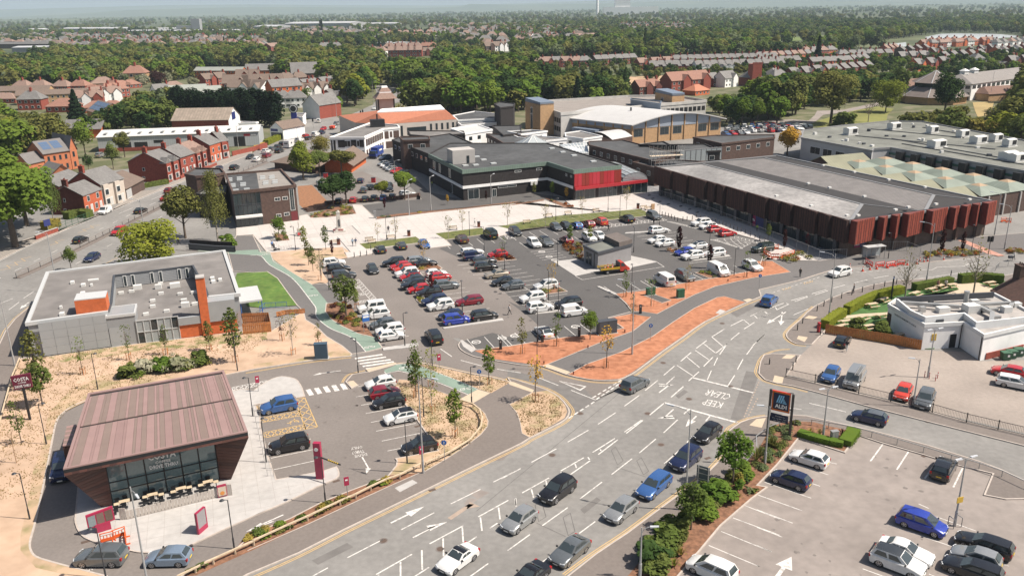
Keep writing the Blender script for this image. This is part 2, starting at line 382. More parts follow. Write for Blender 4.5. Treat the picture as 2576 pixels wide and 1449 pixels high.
af('tactile_paving',G('23 0,51 12,53 51,68 48,73 4,58'),R+.008,bX,dF)
af('paving_slab',G('14 272,120 306,104 316,110 282,128'),zt,ck,dF)
mk=M();mk.Pl(G('13 252,32 255,35 279,30 298,34 360,54 414,76',R),.12,R+.014)
mk.Pl(G('13 274,18 296,16 320,20 400,51 433,66',R),.09,R+.014);mk.Bd('path_line',aT,dF)
mk=M();mk.Pl(G('14 -12,241 100,192 202,144 274,111 320,91 13 330,225 370,202 410,176 438,154 451,138 452,128 446,114 436,104 422,96 398,86 372,76 296,49 280,48'),.08,R,z1=R+.03);mk.Bd('edging',ez,dF)
mk=M();mk.Pl(G('23 48,73 4,96 18,112 24,130 28,152 43,160'),.08,R,z1=R+.03);mk.Bd('edging',ez,dF)
oi=aK('orange_island',ak(G('12 401,194 395,202 400,212 418,222 440,228 515,241 22 66,243 112,259 152,268 180,271 212,270 240,258 260,244 300,214 340,186 380,158 440,130 460,121 488,109'),2)+G('32 8,108 4,96 80,78 124,64 164,53 312,45 440,30 528,21')+G('31 528,202 440,209 320,224 173,249 118,257 40,255 32 12,32 22 482,58 390,74 288,92 208,104 228,122 240,138 194,150 224,170 174,180 80,192 0,205 12 430,212'),R,dZ)
af('red_mulch_bed',G('12 426,214 515,202 22 0,206 80,192 174,180 223,171 197,151 212,147 238,143 276,149 242,176 220,184 174,200 80,239 68,243 -24,230'),zt,fl,oi)
af('red_mulch_bed',G('22 210,104 266,98 288,93 390,75 482,58 32 0,41 30,41 65,62 0,72 22 470,74 400,90 360,106 324,124 288,143 256,138 242,138 230,122'),zt,fl,oi)
af('red_mulch_bed',G('22 116,260 152,240 220,216 280,186 320,158 360,132 404,111 418,109 458,120 436,130 378,158 338,186 298,213 258,243 238,257 218,268 180,270 152,268'),zt,fl,oi)
af('red_footway',G('31 387,217 402,217 478,247 466,248 444,243'),zt,ao('red_surface',(.42,.22,.17),.9,.06,2),oi)
af('tactile_paving',G('22 68,243 79,240 121,255 113,260'),R+.008,bX,oi)
af('tactile_paving',G('22 454,116 466,113 475,116 462,120'),R+.008,bX,oi)
af('concrete_pad',G('22 401,141 410,134 420,137 411,144'),R+.008,ck,oi)
af('drain_pit',G('22 264,107 284,105 315,116 298,121'),R+.008,cR,oi)
mk=M();mk.Pl(G('22 264,107 284,105 315,116 298,121',R),.12,R,True,z1=R+.05)
for s in('22 0,206 80,192 174,180','22 197,151 238,143','22 68,243 80,239 174,200 220,184 242,176 276,149','22 242,138 256,138 288,143 324,124 360,106 400,90 470,74 32 0,72 65,62 30,41','22 116,260 152,240 220,216 280,186 320,158 360,132 404,111 418,109 458,120'):
 mk.Pl(G(s),.09,R,z1=R+.03)
mk.Bd('edging',ez,oi)
iK=aK('grey_shop_apron',G('21 254,122 288,128 320,138 382,152 440,180 515,210 31 0,198 60,226 118,257 173,249 180,220 80,180 0,140 21 288,104 252,112'),R+.002,gy,dY=False)
a9=aK('plaza',G('01 456,192 456,208 488,206 515,240 11 14,241 32,241 100,234 172,230 181,251 230,243 232,234 316,222 340,232 381,227 370,216 442,206 468,210 515,200 21 0,200 120,186 268,170 296,167 358,180 488,218 504,248 31 12,256 40,255 118,257 60,225 0,197 21 514,209 440,180 382,152 320,138 288,128 254,122 138,138 111,140 128,153 112,154 72,140 0,145 11 515,142 236,177 208,149 190,148 198,166 110,174 103,167 88,170 88,178 0,188'),R,hZ)
af('grass_strip',G('11 204,224 312,210 322,217 316,222 217,234'),zt,cv,a9)
af('grass_strip',G('11 350,204 440,193 449,203 442,206 370,216'),zt,cv,a9)
af('grass_strip',G('11 470,190 515,184 21 0,186 96,170 256,157 269,163 268,170 120,186 0,200 11 514,200'),zt,cv,a9)
af('dry_soil_bed',G('11 32,241 100,234 172,230 184,239 174,241 181,251 128,260 134,284 140,292 80,276 46,258'),zt,fj,a9)
af('grass_patch',G('11 70,247 84,240 176,235 183,239 174,241 178,250 140,252 80,253'),R+.008,dP,a9)
af('memorial_paving',G('11 158,198 188,188 204,204 69,217 69,211'),zt,ao('memorial_stone',(.43,.40,.375),.85,.05,1.5),a9)
af('planting_bed',G('21 72,136 80,136 128,153 109,154'),R+.005,bG,a9)
af('planting_bed',G('11 108,170 152,154 186,150 198,166 140,173 112,174'),R+.005,bG,a9)
af('planting_bed',G('11 39,204 64,206 69,217 43,219'),R+.005,bG,a9)
af('planting_bed',G('11 236,172 278,166 398,155 515,141 21 0,148 70,138 70,141 0,151 11 515,144 398,158 280,170 238,176'),R+.005,bG,a9)
mk=M();mk.Pl(G('11 36,204 46,219',R),.25,R+.012);mk.Pl(G('11 189,188 205,204',R),.2,R+.012);mk.Pl(G('11 161,210 186,239',R),.2,R+.012);mk.Bd('dark_channel',dZ,a9)
af('service_road',G('11 209,149 278,140 324,138 320,130 300,112 308,94 340,124 402,138 515,128 21 0,128 50,126 140,138 110,140 80,136 0,147 11 515,141 398,155 278,166 237,172'),.014,cR)
af('library_car_park',G('11 96,112 112,108 128,100 180,88 210,84 320,128 320,138 278,140 188,147 138,154'),.012,dk)
af('bare_soil',G('11 84,112 112,110 148,148 140,154 102,161 88,148'),.016,ao('brown_soil',(.25,.12,.06),.95,.2,1.5))
fh=aK('dry_planting_land',G('02 42,229 88,226 180,212 268,200 348,191 470,176 12 0,176 34,176 96,138 100,154 120,166 140,186 170,204 189,220 186,224 124,230 0,249 03 438,38 300,60 172,86')+ak(G('03 172,86 140,99 118,115 108,131 100,170 92,210 78,280 04 66,194 58,224 60,240 70,252 100,262 156,277 206,290'),3)+G('DD 250,1480 -60,1480 -60,1060')+G('03 0,130 12,90 26,40 40,6'),R,fj,kw=.18)
af('rough_grass',G('02 88,226 180,212 268,200 348,191 470,176 12 26,178 02 515,192 460,196 380,208 300,212 200,226 120,236'),R+.004,ao('rough_grass',(.42,.30,.20),.95,0,.6,c2=(.17,.17,.065),bc=(.45,.62),cw=.3),fh)
af('rough_grass',G('03 436,39 300,61 174,86 120,112 109,128 101,170 93,210 79,280 04 67,194 59,224 60,241 71,253 100,264 202,290 140,290 70,274 40,240 40,210 52,160 66,80 80,50 03 94,112 140,66 200,40 300,30 340,46 436,30'),R+.004,dP,fh)
af('cycle_verge',G('12 0,248 124,230 186,224 189,220 166,212 100,227 0,240'),R+.004,dP,fh)
cp=aK('cycle_and_foot_path',G('01 340,236 440,239 456,208 488,208')+G('11 14,241 32,242 38,258 80,280')+G('12 66,58 112,86 138,84 156,96 180,120 140,122 138,138 148,152 170,166 200,180 234,188 248,208 216,216 189,220 170,204 140,186 120,166 100,154 96,138 86,128 84,126 66,102 46,74 26,61 0,63 -40,60 02 440,24'),R-.003,dZ)
af('green_cycle_path',ak(G('12 14,31 30,48 66,68 84,84 100,104 112,120 120,132 120,146 130,158 150,172 180,184 196,194 208,206 216,216'),3)+ak(G('12 248,208 233,188 200,180 170,166 148,152 138,138 146,128 128,104 111,86 66,58 38,38 32,24 8,22'),3)+G('01 500,235 440,238 388,234 380,238 440,243 512,247'),R+.004,eH,cp)
mk=M();mk.Pl(ak(G('12 -6,30 14,31 30,48 66,68 84,84 100,104 112,120 120,132 120,146 130,158 150,172 180,184 196,194 208,206 216,216'),3),.14,R+.010);mk.Bd('path_line',aT,cp)
af('lawn',G('12 -32,64 0,62 26,61 46,74 66,102 85,126 18,131 -12,128 02 450,86'),R+.002,gv,cp)
af('red_soil_bed',G('12 32,24 38,38 66,58 111,86 128,82 140,84 144,80 120,46 100,36 80,32 60,24'),R+.006,fj,cp)
af('shrub_bed',G('12 140,124 164,120 186,126 200,148 232,186 210,184 170,166 148,152 138,138'),R+.006,bG,cp)
aK('far_pavement',G('01 -12,260 50,228 140,189 256,141 360,99 440,67 486,50 486,43 440,58 360,94 302,120 274,122 246,138 214,160 176,174 116,200 60,212 -12,236'),R,ao('pavement_slabs',(.25,.225,.20),.9,.08,2))
aK('near_pavement',G('02 66,123 56,130 30,152 11,176 0,200 -12,212 03 -12,180 0,130 12,90 26,40 40,6 02 88,226 60,192 72,128'),R,dM)
bJ=M();bJ.Pl(G('01 32,290 100,260 172,224 212,204 260,178 330,143 460,88 515,67 11 12,63 60,40 148,17'),1.5,.0,z1=.1);cC(bJ.Bd('central_reservation',dM),kind='structure')
aK('pub_footway',ak(G('32 528,60 476,69 466,69 390,74 270,78 176,100 112,128 86,152 62,174 57,184 62,192 76,200 106,201'),2)+G('32 132,174 124,172 168,140 200,120 280,98 340,84 380,80 528,84'),R,dM)
dL=aK('pub_garden',G('32 124,172 166,140 200,120 280,96 300,94 376,78 450,74 480,80 528,128 340,210 316,210 180,186 132,176'),R+.01,hq,dY=False)
af('garden_path',G('32 160,148 200,143 250,140 260,128 286,112 340,108 390,96 380,86 420,80 460,96 460,112 280,112 258,144 200,149 162,153'),R+.016,bX,dL)
pf=aK('store_road_footway',ak(G('32 84,222 46,220 14,222 5,246'),2)+G('33 4,36 16,48 40,55 70,60 124,74 218,100 328,128 528,178 528,158 404,129 338,111 258,89 196,75 112,54 56,40'),R,dM)
for s in('33 30,53 34,40 52,43 49,55','33 48,7 57,0 75,1 66,8'):af('tactile_paving',G(s),R+.006,bX,pf)
af('tactile_paving',G('32 77,191 80,185 98,188 92,197'),R+.006,bX);af('tactile_paving',G('32 92,151 100,146 117,149 108,154'),R+.006,bX)
av=aK('store_verge',G('24 114,292 172,246 232,206 304,152 380,96 420,56 450,28')+ak(G('23 426,148 450,130 480,121 502,118'),2)+G('33 22,117 68,116 96,118 140,128 222,146 328,174 430,206 470,221 528,248 528,277 480,278 439,270 456,229 386,212 320,192 242,170 194,154 169,188 80,160 40,210 0,252 24 500,118 470,140 410,192 370,240 326,292'),R,dM)
af('bark_bed',G('24 230,292 264,250 290,212 330,180 360,142 400,114 460,72 486,42 33 26,140 46,132 72,128 110,130 140,138 187,148 192,155 168,186 80,158 39,209 -2,252 24 498,118 468,140 408,192 368,240 324,292'),zt,bG,av)
af('tactile_paving',G('23 466,136 480,124 498,122 490,141'),R+.006,bX,av)
cf=aK('coffee_shop_paving',ak(G('04 146,174 146,186 156,208 180,222 244,238 268,243 288,244'),2)+G('04 366,230 448,192 515,162')+ak(G('14 0,173 62,147 120,118 158,102 164,90 159,79'),2)+G('14 132,88 43,104 26,56 12,0 13 12,118 2,96 98,80')+ak(G('13 93,64 86,52 78,46 60,42 46,43 26,51 0,69'),2)+G('03 468,66 300,100 04 152,112'),R,ck)
print('ground done')
# buildings
Z3=VX((0,0,1))
def PV(d,a,b):
 """photo point -> point on vertical plane standing on a-b"""
 r=CF*fg+CR*(d[0]-IW/2)+CU*(IH/2-d[1]);n=VX((-(b-a).y,(b-a).x,0))
 t=n.dot(VX((a.x,a.y,0))-VX((0,0,cJ)))/n.dot(r)
 return VX((0,0,cJ))+r*t
def HT(t,bx,by,tx,ty):
 g=G1(t,bx,by);v=g-VX((0,0,cJ));i5=0
 lo,hi=.0,80.;ty=D(t,tx,ty)[1]
 for _ in range(40):
  m=(lo+hi)/2;q=VX((g.x,g.y,m))-VX((0,0,cJ))
  if IH/2-fg*q.dot(CU)/q.dot(CF)>ty:lo=m
  else:hi=m
 return lo
def xy(p,z):return VX((p[0],p[1],z))
def GZ(s,h=.0):return[xy(p,0)for p in G(s,h)]
def bn(a,b,c):
 n=VX((b.y-a.y,a.x-b.x,0)).normalized()
 return n if n.dot((a+b)/2-c)>0 else-n
def aB(parent,a,b,c,f9,at=aO,aQ=bi,pr=.05,name='window'):
 """windows on facade a-b (c = a point inside); spec (f0, f1, z0, z1)"""
 a=xy(a,0);b=xy(b,0);n=bn(a,b,xy(c,0));d=b-a;u=d.normalized()
 for f0,f1,z0,z1 in f9:
  p,q=a+d*f0,a+d*f1;w=M()
  w.Hx([p+Z3*z0,q+Z3*z0,q+Z3*z1,p+Z3*z1],[p+n*pr+Z3*z0,q+n*pr+Z3*z0,q+n*pr+Z3*z1,p+n*pr+Z3*z1])
  o=w.Bd(name,at,parent);g=M();e=.09;o2=n*(pr+.012)
  k=2 if(q-p).length>1. else 1;L=(q-p).length
  for i in range(k):
   s0=p+u*(e+(L-e)*i/k);s1=p+u*(L*(i+1)/k-(e if i==k-1 else 0))
   g.Py([s0+o2+Z3*(z0+e),s1+o2+Z3*(z0+e),s1+o2+Z3*(z1-e),s0+o2+Z3*(z1-e)])
  g.Bd('pane',aQ,o)
def an(n,f0,f1,w,z0,z1):
 return[((f0+(f1-f0)*(i+.5)/n)-w/2,(f0+(f1-f0)*(i+.5)/n)+w/2,z0,z1)for i in range(n)]
def bC(aA):return sum((VX((p[0],p[1],0))for p in aA),VX())/len(aA)
def cj(aH,cW,aA,h,wall,cd,cL=.4,ed=None,aN=None,name='flat_roofed_block',z0=.0):
 c=bC(aA);t=thing(name,aH,cW,(c.x,c.y,z0),aN=aN)
 M().Pm(aA,z0,h,0,bZ=False).Bd('wall',wall,t)
 M().Py([(p[0],p[1],h-.02)for p in aA]).Bd('roof',cd,t)
 M().Pl(aA,.36,h-.25,True,z1=h+cL).Bd('parapet',ed or wall,t)
 return t
def az(parent,name,c,sx,sy,sz,rz,m):
 b=M();b.box(c,sx,sy,sz,rz);return b.Bd(name,m,parent)
def aM(parent,A,B,bI,aI,aZ,wall,cd,ax=True,ej=.35,bP=.0,n=None,iu=None):
 """walls and pitched roof over A-B (front) and depth; along = ridge parallel to A-B"""
 A=xy(A,0);B=xy(B,0);u=(B-A).normalized();L=(B-A).length
 n=n or VX((-u.y,u.x,0))
 if n.dot(A)<0:n=-n
 C=B+n*bI;E=A+n*bI
 b=M();b.Pm([A,B,C,E],0,aI,0,bZ=False)
 if ax:r0=(A+E)/2+u*bP;r1=(B+C)/2-u*bP
 else:r0=(A+B)/2+n*bP;r1=(E+C)/2-n*bP
 r0=r0+Z3*aZ;r1=r1+Z3*aZ
 q=[xy(p,aI)for p in(A,B,C,E)]
 if not bP:
  if ax:b.Py([q[3],q[0],r0],0);b.Py([q[1],q[2],r1],0)
  else:b.Py([q[0],q[1],r0],0);b.Py([q[2],q[3],r1],0)
 b.Bd('wall',wall,parent)
 r=M();k=ej;th=Z3*.16
 sl=(aZ-aI)/(bI/2 if ax else L/2)
 dz=Z3*(-sl*k)
 if ax:
  s=u*(k if not bP else 0)
  fr=[q[0]-n*k-u*k+dz,q[1]-n*k+u*k+dz,r1+s,r0-s]
  bk=[q[2]+n*k+u*k+dz,q[3]+n*k-u*k+dz,r0-s,r1+s]
  f3=[[fr[1],bk[0],r1],[bk[1],fr[0],r0]]
 else:
  s=n*(k if not bP else 0)
  fr=[q[3]-u*k+n*k+dz,q[0]-u*k-n*k+dz,r0-s,r1+s]
  bk=[q[1]+u*k-n*k+dz,q[2]+u*k+n*k+dz,r1+s,r0-s]
  f3=[[fr[1],bk[0],r0],[bk[1],fr[0],r1]]
 for f in(fr,bk):
  r.Hx([p for p in f],[p+th for p in f])
 if bP:
  for e in f3:r.add([p for p in e]+[p+th for p in e],[[0,1,2],[3,4,5],[0,1,4,3]])
 ro=r.Bd('roof',cd,parent)
 return dict(A=A,B=B,C=C,E=E,u=u,n=n,L=L,roof=ro,c=(A+C)/2,r0=r0,r1=r1)
def chimney(h,f,z,s=(.9,.6),m=None,cU=.0,up=1.5):
 p=h['r0'].lerp(h['r1'],f);b=M();rz=atan2(h['u'].y,h['u'].x)
 b.box(xy(p+h['n']*cU,p.z-.7),s[0],s[1],up+.7,rz)
 b.box(xy(p+h['n']*cU,p.z+up),s[0]+.15,s[1]+.15,.12,rz)
 for k in(-.25,.05,.3):b.Tb(xy(p+h['n']*cU+h['u']*k*s[0],p.z+up+.12),xy(p+h['n']*cU+h['u']*k*s[0],p.z+up+.5),.11)
 b.Bd('chimney',m or aV,h['roof'])
g9=[ao('copper_panel_pink',(.29,.19,.175),.5,.05,.6),ao('copper_panel_tan',(.215,.158,.134),.5,.05,.6),ao('copper_panel_rose',(.262,.172,.158),.5,.05,.6)]
d7=[ao('dark_copper_a',(.12,.052,.042),.5,.06,.8),ao('dark_copper_b',(.075,.034,.030),.5,.06,.8),ao('dark_copper_c',(.10,.045,.036),.5,.06,.8)]
FL=G1('04',985,775);FR=G1('04',2225,517);GL=G1('04',1090,762);GR=G1('04',2120,520)
zf,zb=6.2,5.
eV=G1('03',610,1105,zf);fX=G1('03',2390,740,zf);eE=G1('03',850,372,zb);fM=G1('03',2160,150,zb)
bj=thing('coffee_shop','copper clad drive-thru coffee shop with splayed walls and glass front','coffee shop',xy((FL+FR)/2+(eE-eV).normalized()*5,0))
def al(q,s,t):return(q[0].lerp(q[1],s)).lerp(q[3].lerp(q[2],s),t)
RQ=[eV,fX,fM,eE]
b=M();dn=Z3*.35;b.Hx([p-dn for p in RQ],RQ);b.Bd('roof',ah,bj)
b=M()
for q in([(0,0),(1,0),(1,.012),(0,.012)],[(0,.012),(.018,.012),(.018,1),(0,1)],[(.982,.012),(1,.012),(1,1),(.982,1)],[(.018,.975),(.982,.975),(.982,1),(.018,1)]):
 p=[al(RQ,*x)for x in q];b.Hx([x+Z3*.002 for x in p],[x+Z3*.14 for x in p])
b.Bd('roof_rim',g9[0],bj)
rs=random.Random(3);b0=[.02]
while b0[-1]<.98:b0.append(min(.98,b0[-1]+rs.choice([.016,.016,.03,.03,.045])))
for(t0,t1)in((.014,.482),(.505,.94)):
 kk=rs.randint(0,1)
 for i in range(len(b0)-1):
  if b0[i+1]-b0[i]<.004:continue
  kk=kk+(1 if rs.random()<.75 else 0)
  p=[al(RQ,*x)for x in((b0[i]+.0006,t0),(b0[i+1]-.0006,t0),(b0[i+1]-.0006,t1),(b0[i]+.0006,t1))]
  M().Hx([x+Z3*.003 for x in p],[x+Z3*.09 for x in p]).Bd('roof_panel',g9[kk%2]if rs.random()<.8 else g9[2],bj)
dD=Z3*.62;IN=(eE-eV).normalized()
nf=26
for i in range(nf):
 p,q=eV.lerp(fX,i/nf),eV.lerp(fX,(i+1)/nf)
 b=M();d=IN*.25;b.Hx([p-Z3*.36,q-Z3*.36,q-Z3*.36+d,p-Z3*.36+d],[p-dD,q-dD,q-dD+d,p-dD+d]);b.Bd('fascia_panel',d7[rs.choice([0,0,1,2])],bj)
hJ=xy(GL,zf-.7);hC=xy(GR,zf-.7);TL=eV-dD+IN*.05;TR=fX-dD+IN*.05
M().Py([TL,TR,hC,hJ]).Bd('soffit',d7[1],bj)
for(T,F,Gt,Gb)in((TL,FL,hJ,GL),(TR,FR,hC,GR)):
 n=15
 for i in range(n):
  a,c=i/n,(i+1)/n
  p=[T.lerp(F,a),T.lerp(F,c-.004),Gt.lerp(Gb,c-.004),Gt.lerp(Gb,a)]
  b=M();nn=(p[1]-p[0]).cross(p[3]-p[0]).normalized()*.06;b.Hx(p,[x+nn for x in p]);b.Bd('wall_panel',d7[rs.choice([0,1,2,0])],bj)
BL=xy(eE.lerp(eV,.04),0)+(fM-eE).normalized()*.8;BR=xy(fM.lerp(fX,.04),0)-(fM-eE).normalized()*.8
M().Py([FL,TL,eE-Z3*.35,BL]).Py([FR,BR,fM-Z3*.35,TR]).Py([BL,eE-Z3*.35,fM-Z3*.35,BR]).Bd('wall',d7[0],bj)
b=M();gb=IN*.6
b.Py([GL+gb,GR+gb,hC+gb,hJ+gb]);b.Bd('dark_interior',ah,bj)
dO,zr=6,[.12,1.6,2.6,zf-.75]
for i in range(dO):
 for j in range(3):
  p,q=GL.lerp(GR,i/dO+.006),GL.lerp(GR,(i+1)/dO-.006)
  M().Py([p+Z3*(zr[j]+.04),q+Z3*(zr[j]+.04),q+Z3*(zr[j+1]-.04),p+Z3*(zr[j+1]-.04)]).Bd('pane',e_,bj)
b=M()
for i in range(dO+1):b.bar(GL.lerp(GR,i/dO)-IN*.03,GL.lerp(GR,i/dO)-IN*.03+Z3*(zf-.75),.09,.09)
for z in zr:b.bar(GL-IN*.03+Z3*z,GR-IN*.03+Z3*z,.09,.08)
b.Bd('glazing_bars',ah,bj)
def aE(s,p0,px,py,name,m,parent,ex=.0,bD=.0,jt=True):
 """string s set in parallelogram p0 (bottom left), px (bottom right), py (top left)"""
 cu=bpy.data.curves.new('lettering','FONT');cu.body=s;cu.resolution_u=1;cu.offset=bD
 o=bpy.data.objects.new('lettering',cu);cI.objects.link(o)
 me=o.to_mesh();vs=[v.co.copy()for v in me.vertices];fs=[list(f.vertices)for f in me.polygons];o.to_mesh_clear()
 bpy.data.objects.remove(o);bpy.data.curves.remove(cu)
 x0=min(v.x for v in vs);x1=max(v.x for v in vs);y0=min(v.y for v in vs);y1=max(v.y for v in vs)
 ux=px-p0;uy=py-p0
 b=M();b.add([p0+ux*((v.x-x0)/(x1-x0))+uy*((v.y-y0)/max(1e-6,y1-y0))for v in vs],fs)
 gT=ux.cross(uy)
 return b.Bd(name,m,parent)
aF=ab('sign_white',(.75,.74,.72),.5)
ga,h4=GL-IN*.25,GR-IN*.25
def do(s,t,bl,br,tl,cL,m=aF,cP=None,bD=.02,name='lettering'):
 a,c=cP
 return aE(s,PV(D(t,*bl),a,c),PV(D(t,*br),a,c),PV(D(t,*tl),a,c),name,m,cL,bD=bD)
do('COSTA','03',(1425,1020),(1700,970),(1415,960),bj,cP=(ga,h4),bD=.03)
do('COFFEE','03',(1498,1048),(1648,1018),(1494,1022),bj,cP=(ga,h4))
do('DRIVE THRU','03',(1447,1102),(1718,1050),(1440,1068),bj,cP=(ga,h4))
q=G('03 121,176 138,174 148,134 129,138',3.2)
bo=M();bo.Pm([xy(p,0)for p in q],.0,3.1);bo.Bd('booth_wall',d7[1],bj)
for i in range(9):
 p=[al([q[0],q[1],q[2],q[3]],*x)for x in((0,i/9),(1,i/9),(1,(i+.93)/9),(0,(i+.93)/9))]
 bo=M();bo.Hx(p,[x+Z3*.12 for x in p]);bo.Bd('booth_panel',g9[i%2],bj)
d8=ao('grey_cladding',(.32,.335,.345),.55,.04,.5,b6=.1);fS=ao('ribbed_grey_cladding',(.27,.28,.29),.6,.04,.5)
gG=ao('single_ply_roof',(.175,.163,.155),.85,.16,.35,bh=.15,aj=.15);cV=ab('pale_trim',(.48,.49,.49),.45)
mh=5.3
dU=G('02 53,160 92,63 217,48 372,28 432,21 460,104 402,110 398,96 372,49 220,68 215,119 209,138',mh)
bJ=thing('medical_centre','grey flat-roofed centre with sunken courtyard roof and orange brick tower','building',xy(bC(dU),0))
M().Pm([xy(p,0)for p in dU],0,mh,0,bZ=False).Bd('wall',d8,bJ)
M().Py([xy(p,mh-.02)for p in dU]).Bd('roof',gG,bJ)
M().Pl(G('02 209,138 53,160 92,63 432,21 460,104 402,110',mh),.55,mh-.3,z1=mh+.22).Bd('parapet',cV,bJ)
M().Pl(G('02 209,138 215,119 220,68 372,49 398,96 402,110',mh),.3,mh-.1,z1=mh+.12).Bd('courtyard_parapet',ay,bJ)
gO=G('02 215,119 220,68 372,49 398,96 402,110',mh);lf=[G1('02',1745,945,0),G1('02',1350,995,0)]
gu=[xy(p,0)for p in gO]+[xy(G1('02',2040,905),0)]+lf+[xy(G1('02',1080,1035),0)]
M().Pm(gu,0,3.1,0,bZ=False).Bd('low_wall',d8,bJ)
M().Py([xy(p,3.08)for p in gu]).Bd('low_roof',gG,bJ)
cb=[gO[1],gO[2]];nn=bn(xy(cb[0],0),xy(cb[1],0),VX((bC(dU).x-6,bC(dU).y+20,0)))
for i in range(7):
 b=M();z=3.2+i*.28;b.bar(xy(cb[0],z+.12)+nn*.05,xy(cb[1],z+.12)+nn*.05,.06,.25);b.Bd('cladding_board',fS,bJ)
aB(bJ,cb[0]+nn*.08,cb[1]+nn*.08,cb[0]-nn*5,[(f,f+.045,3.2,5.1)for f in(.10,.20,.44,.55,.79,.89)],pr=.1)
sb=GZ('02 212,168 228,118 260,115 267,155',4.3)
eh=[xy(G1('02',1075,1032),0),xy(G1('02',1345,997),0)];bk=(gO[0]-gO[-1]);dv=VX((-(eh[1]-eh[0]).y,(eh[1]-eh[0]).x,0)).normalized()
if dv.y<0:dv=-dv
iq=[eh[0]-dv*.05,eh[1]-dv*.05,eh[1]+dv*4.2,eh[0]+dv*4.2]
M().Pm(iq,0,4.9).Bd('stair_block',fS,bJ)
M().Pl(iq,.25,4.6,True,z1=5.).Bd('stair_block_trim',cV,bJ)
fw=[xy(G1('02',430,1125),0),eh[0]]
for i in range(4):
 for j in range(5):
  p,q=fw[0].lerp(fw[1],j/5+.002),fw[0].lerp(fw[1],(j+1)/5-.002);z=.25+i*1.26
  M().bar(p-dv*.12+Z3*(z+.62),q-dv*.12+Z3*(z+.62),.08,1.24).Bd('cladding_panel',d8,bJ)
gp=[eh[1],xy(G1('02',1745,947),0)]
for i in range(6):
 for j in range(2):
  p,q=gp[0].lerp(gp[1],i/6+.012),gp[0].lerp(gp[1],(i+1)/6-.012);b=M();z=.1+j*1.85
  b.Py([p-dv*.12+Z3*z,q-dv*.12+Z3*z,q-dv*.12+Z3*(z+1.75),p-dv*.12+Z3*(z+1.75)]);b.Bd('entrance_pane',df if(i+j)%3 else bi,bJ)
b=M()
for i in range(7):b.bar(gp[0].lerp(gp[1],i/6)-dv*.16,gp[0].lerp(gp[1],i/6)-dv*.16+Z3*3.8,.1,.1)
for z in(.05,1.9,3.7):b.bar(gp[0]-dv*.16+Z3*z,gp[1]-dv*.16+Z3*z,.1,.1)
b.Bd('entrance_frame',cV,bJ)
bb=[xy(G1('02',1745,950),0),xy(G1('02',2300,878),0)]
M().Pm([bb[0],bb[1],bb[1]+dv*3,bb[0]+dv*3],0,2.75).Bd('brick_wall',fF,bJ)
g0,g1=bb[0].lerp(bb[1],.53),bb[0].lerp(bb[1],1.)
M().Pm([g0-dv*.25,g1-dv*.25,g1+dv*3.,g0+dv*3.],2.2,mh+.1).Bd('upper_box',d8,bJ)
g2,g3=bb[0]-dv*.2,bb[0].lerp(bb[1],.40)-dv*.2
M().Pm([g2,g3,g3+dv*.5,g2+dv*.5],2.2,3.4).Bd('low_parapet',d8,bJ)
t0,t1=bb[0].lerp(bb[1],.385),bb[0].lerp(bb[1],.535)
M().Pm([t0-dv*.3,t1-dv*.3,t1+dv*1.,t0+dv*1.],0,9.3).Bd('brick_tower',fF,bJ)
M().Pm([t0-dv*.4,t1-dv*.4,t1+dv*1.1,t0+dv*1.1],9.3,9.5).Bd('tower_cap',ck,bJ)
q=GZ('02 145,121 148,144 208,137 205,114',mh)
h2=[G1('02',740,722,mh),G1('02',1040,688,mh)];q=[h2[0],h2[1],h2[1]+dv*3.2,h2[0]+dv*3.2]
M().Pm(q,mh-.02,mh+2.2).Bd('plant_room_wall',fF,bJ)
M().Pm(q,mh+2.2,mh+2.35).Bd('plant_room_roof',cV,bJ)
cq=G('02 458,93 496,88 506,114 462,120',3.)
gF=thing('entrance_canopy','white flat canopy on blue posts beside green lawn','canopy',xy(bC(cq),0))
M().Pm(cq,2.8,3.1,da=True).Bd('canopy_roof',cV,gF)
fk=ab('blue_paint',(.06,.14,.38),.5)
for i,p in enumerate(cq):
 b=M();p=p.lerp(bC(cq),.08);b.Tb(xy(p,0),xy(p,2.82),.08);b.Bd('post',fk,gF)
be=ab('vent_white',(.62,.62,.60),.5);rr=random.Random(5)
hj=atan2(dv.y,dv.x)
for(x,y,s)in((700,415,.8),(805,440,.9),(885,440,.5),(600,720,.9),(590,655,.5),(800,520,.9),(2050,375,.9),(2060,408,.9),(2125,390,.8)):
 az(bJ,'roof_vent',G1('02',x,y,mh-.02),s,s*.7,.4,hj,be)
az(bJ,'skylight',G1('02',900,385,mh-.02),1.6,.6,.2,hj+1.57,be)
for(x,y,s)in((1310,425,1),(1370,415,1),(1425,402,1.2),(1575,392,1),(1640,385,1.1),(1550,425,.8),(1530,465,1.),(1555,520,.8),(1475,590,.8),(1475,645,.8),(1410,720,.8),(1610,690,.8),(1170,515,.8),(1270,500,.8),(1330,470,1.3),(1690,450,1.6),(1740,525,.8),(1790,640,1.2),(1775,585,.9),(1870,510,.9),(1880,620,.9)):
 az(bJ,'condenser_unit',G1('02',x,y,3.08),s,s*.6,.75 if s>.9 else .4,hj+rr.uniform(-.1,.1)+1.57,be)
lb=[G1('01',2285,962),G1('11',92,935),G1('11',435,890),xy(G1('11',262,408,8.2),0),xy(G1('01',2178,452,8.2),0)]
eg=thing('library_building','dark brown brick library with tall glazed entrance wall','library',xy(bC(lb),0))
M().Pm(lb,0,8.2,0,bZ=False).Bd('wall',aS,eg)
iC=lb[3].lerp(lb[4],.45)
M().Py([xy(lb[0],8.1),xy(lb[1],8.1),xy(iC,8.1),xy(lb[4],8.1)]).Bd('dark_roof',bt,eg)
M().Py([xy(lb[1],8.1),xy(lb[2],8.1),xy(lb[3],8.1),xy(iC,8.1)]).Bd('roof',ao('pale_felt',(.24,.22,.20),.85,.1,.6),eg)
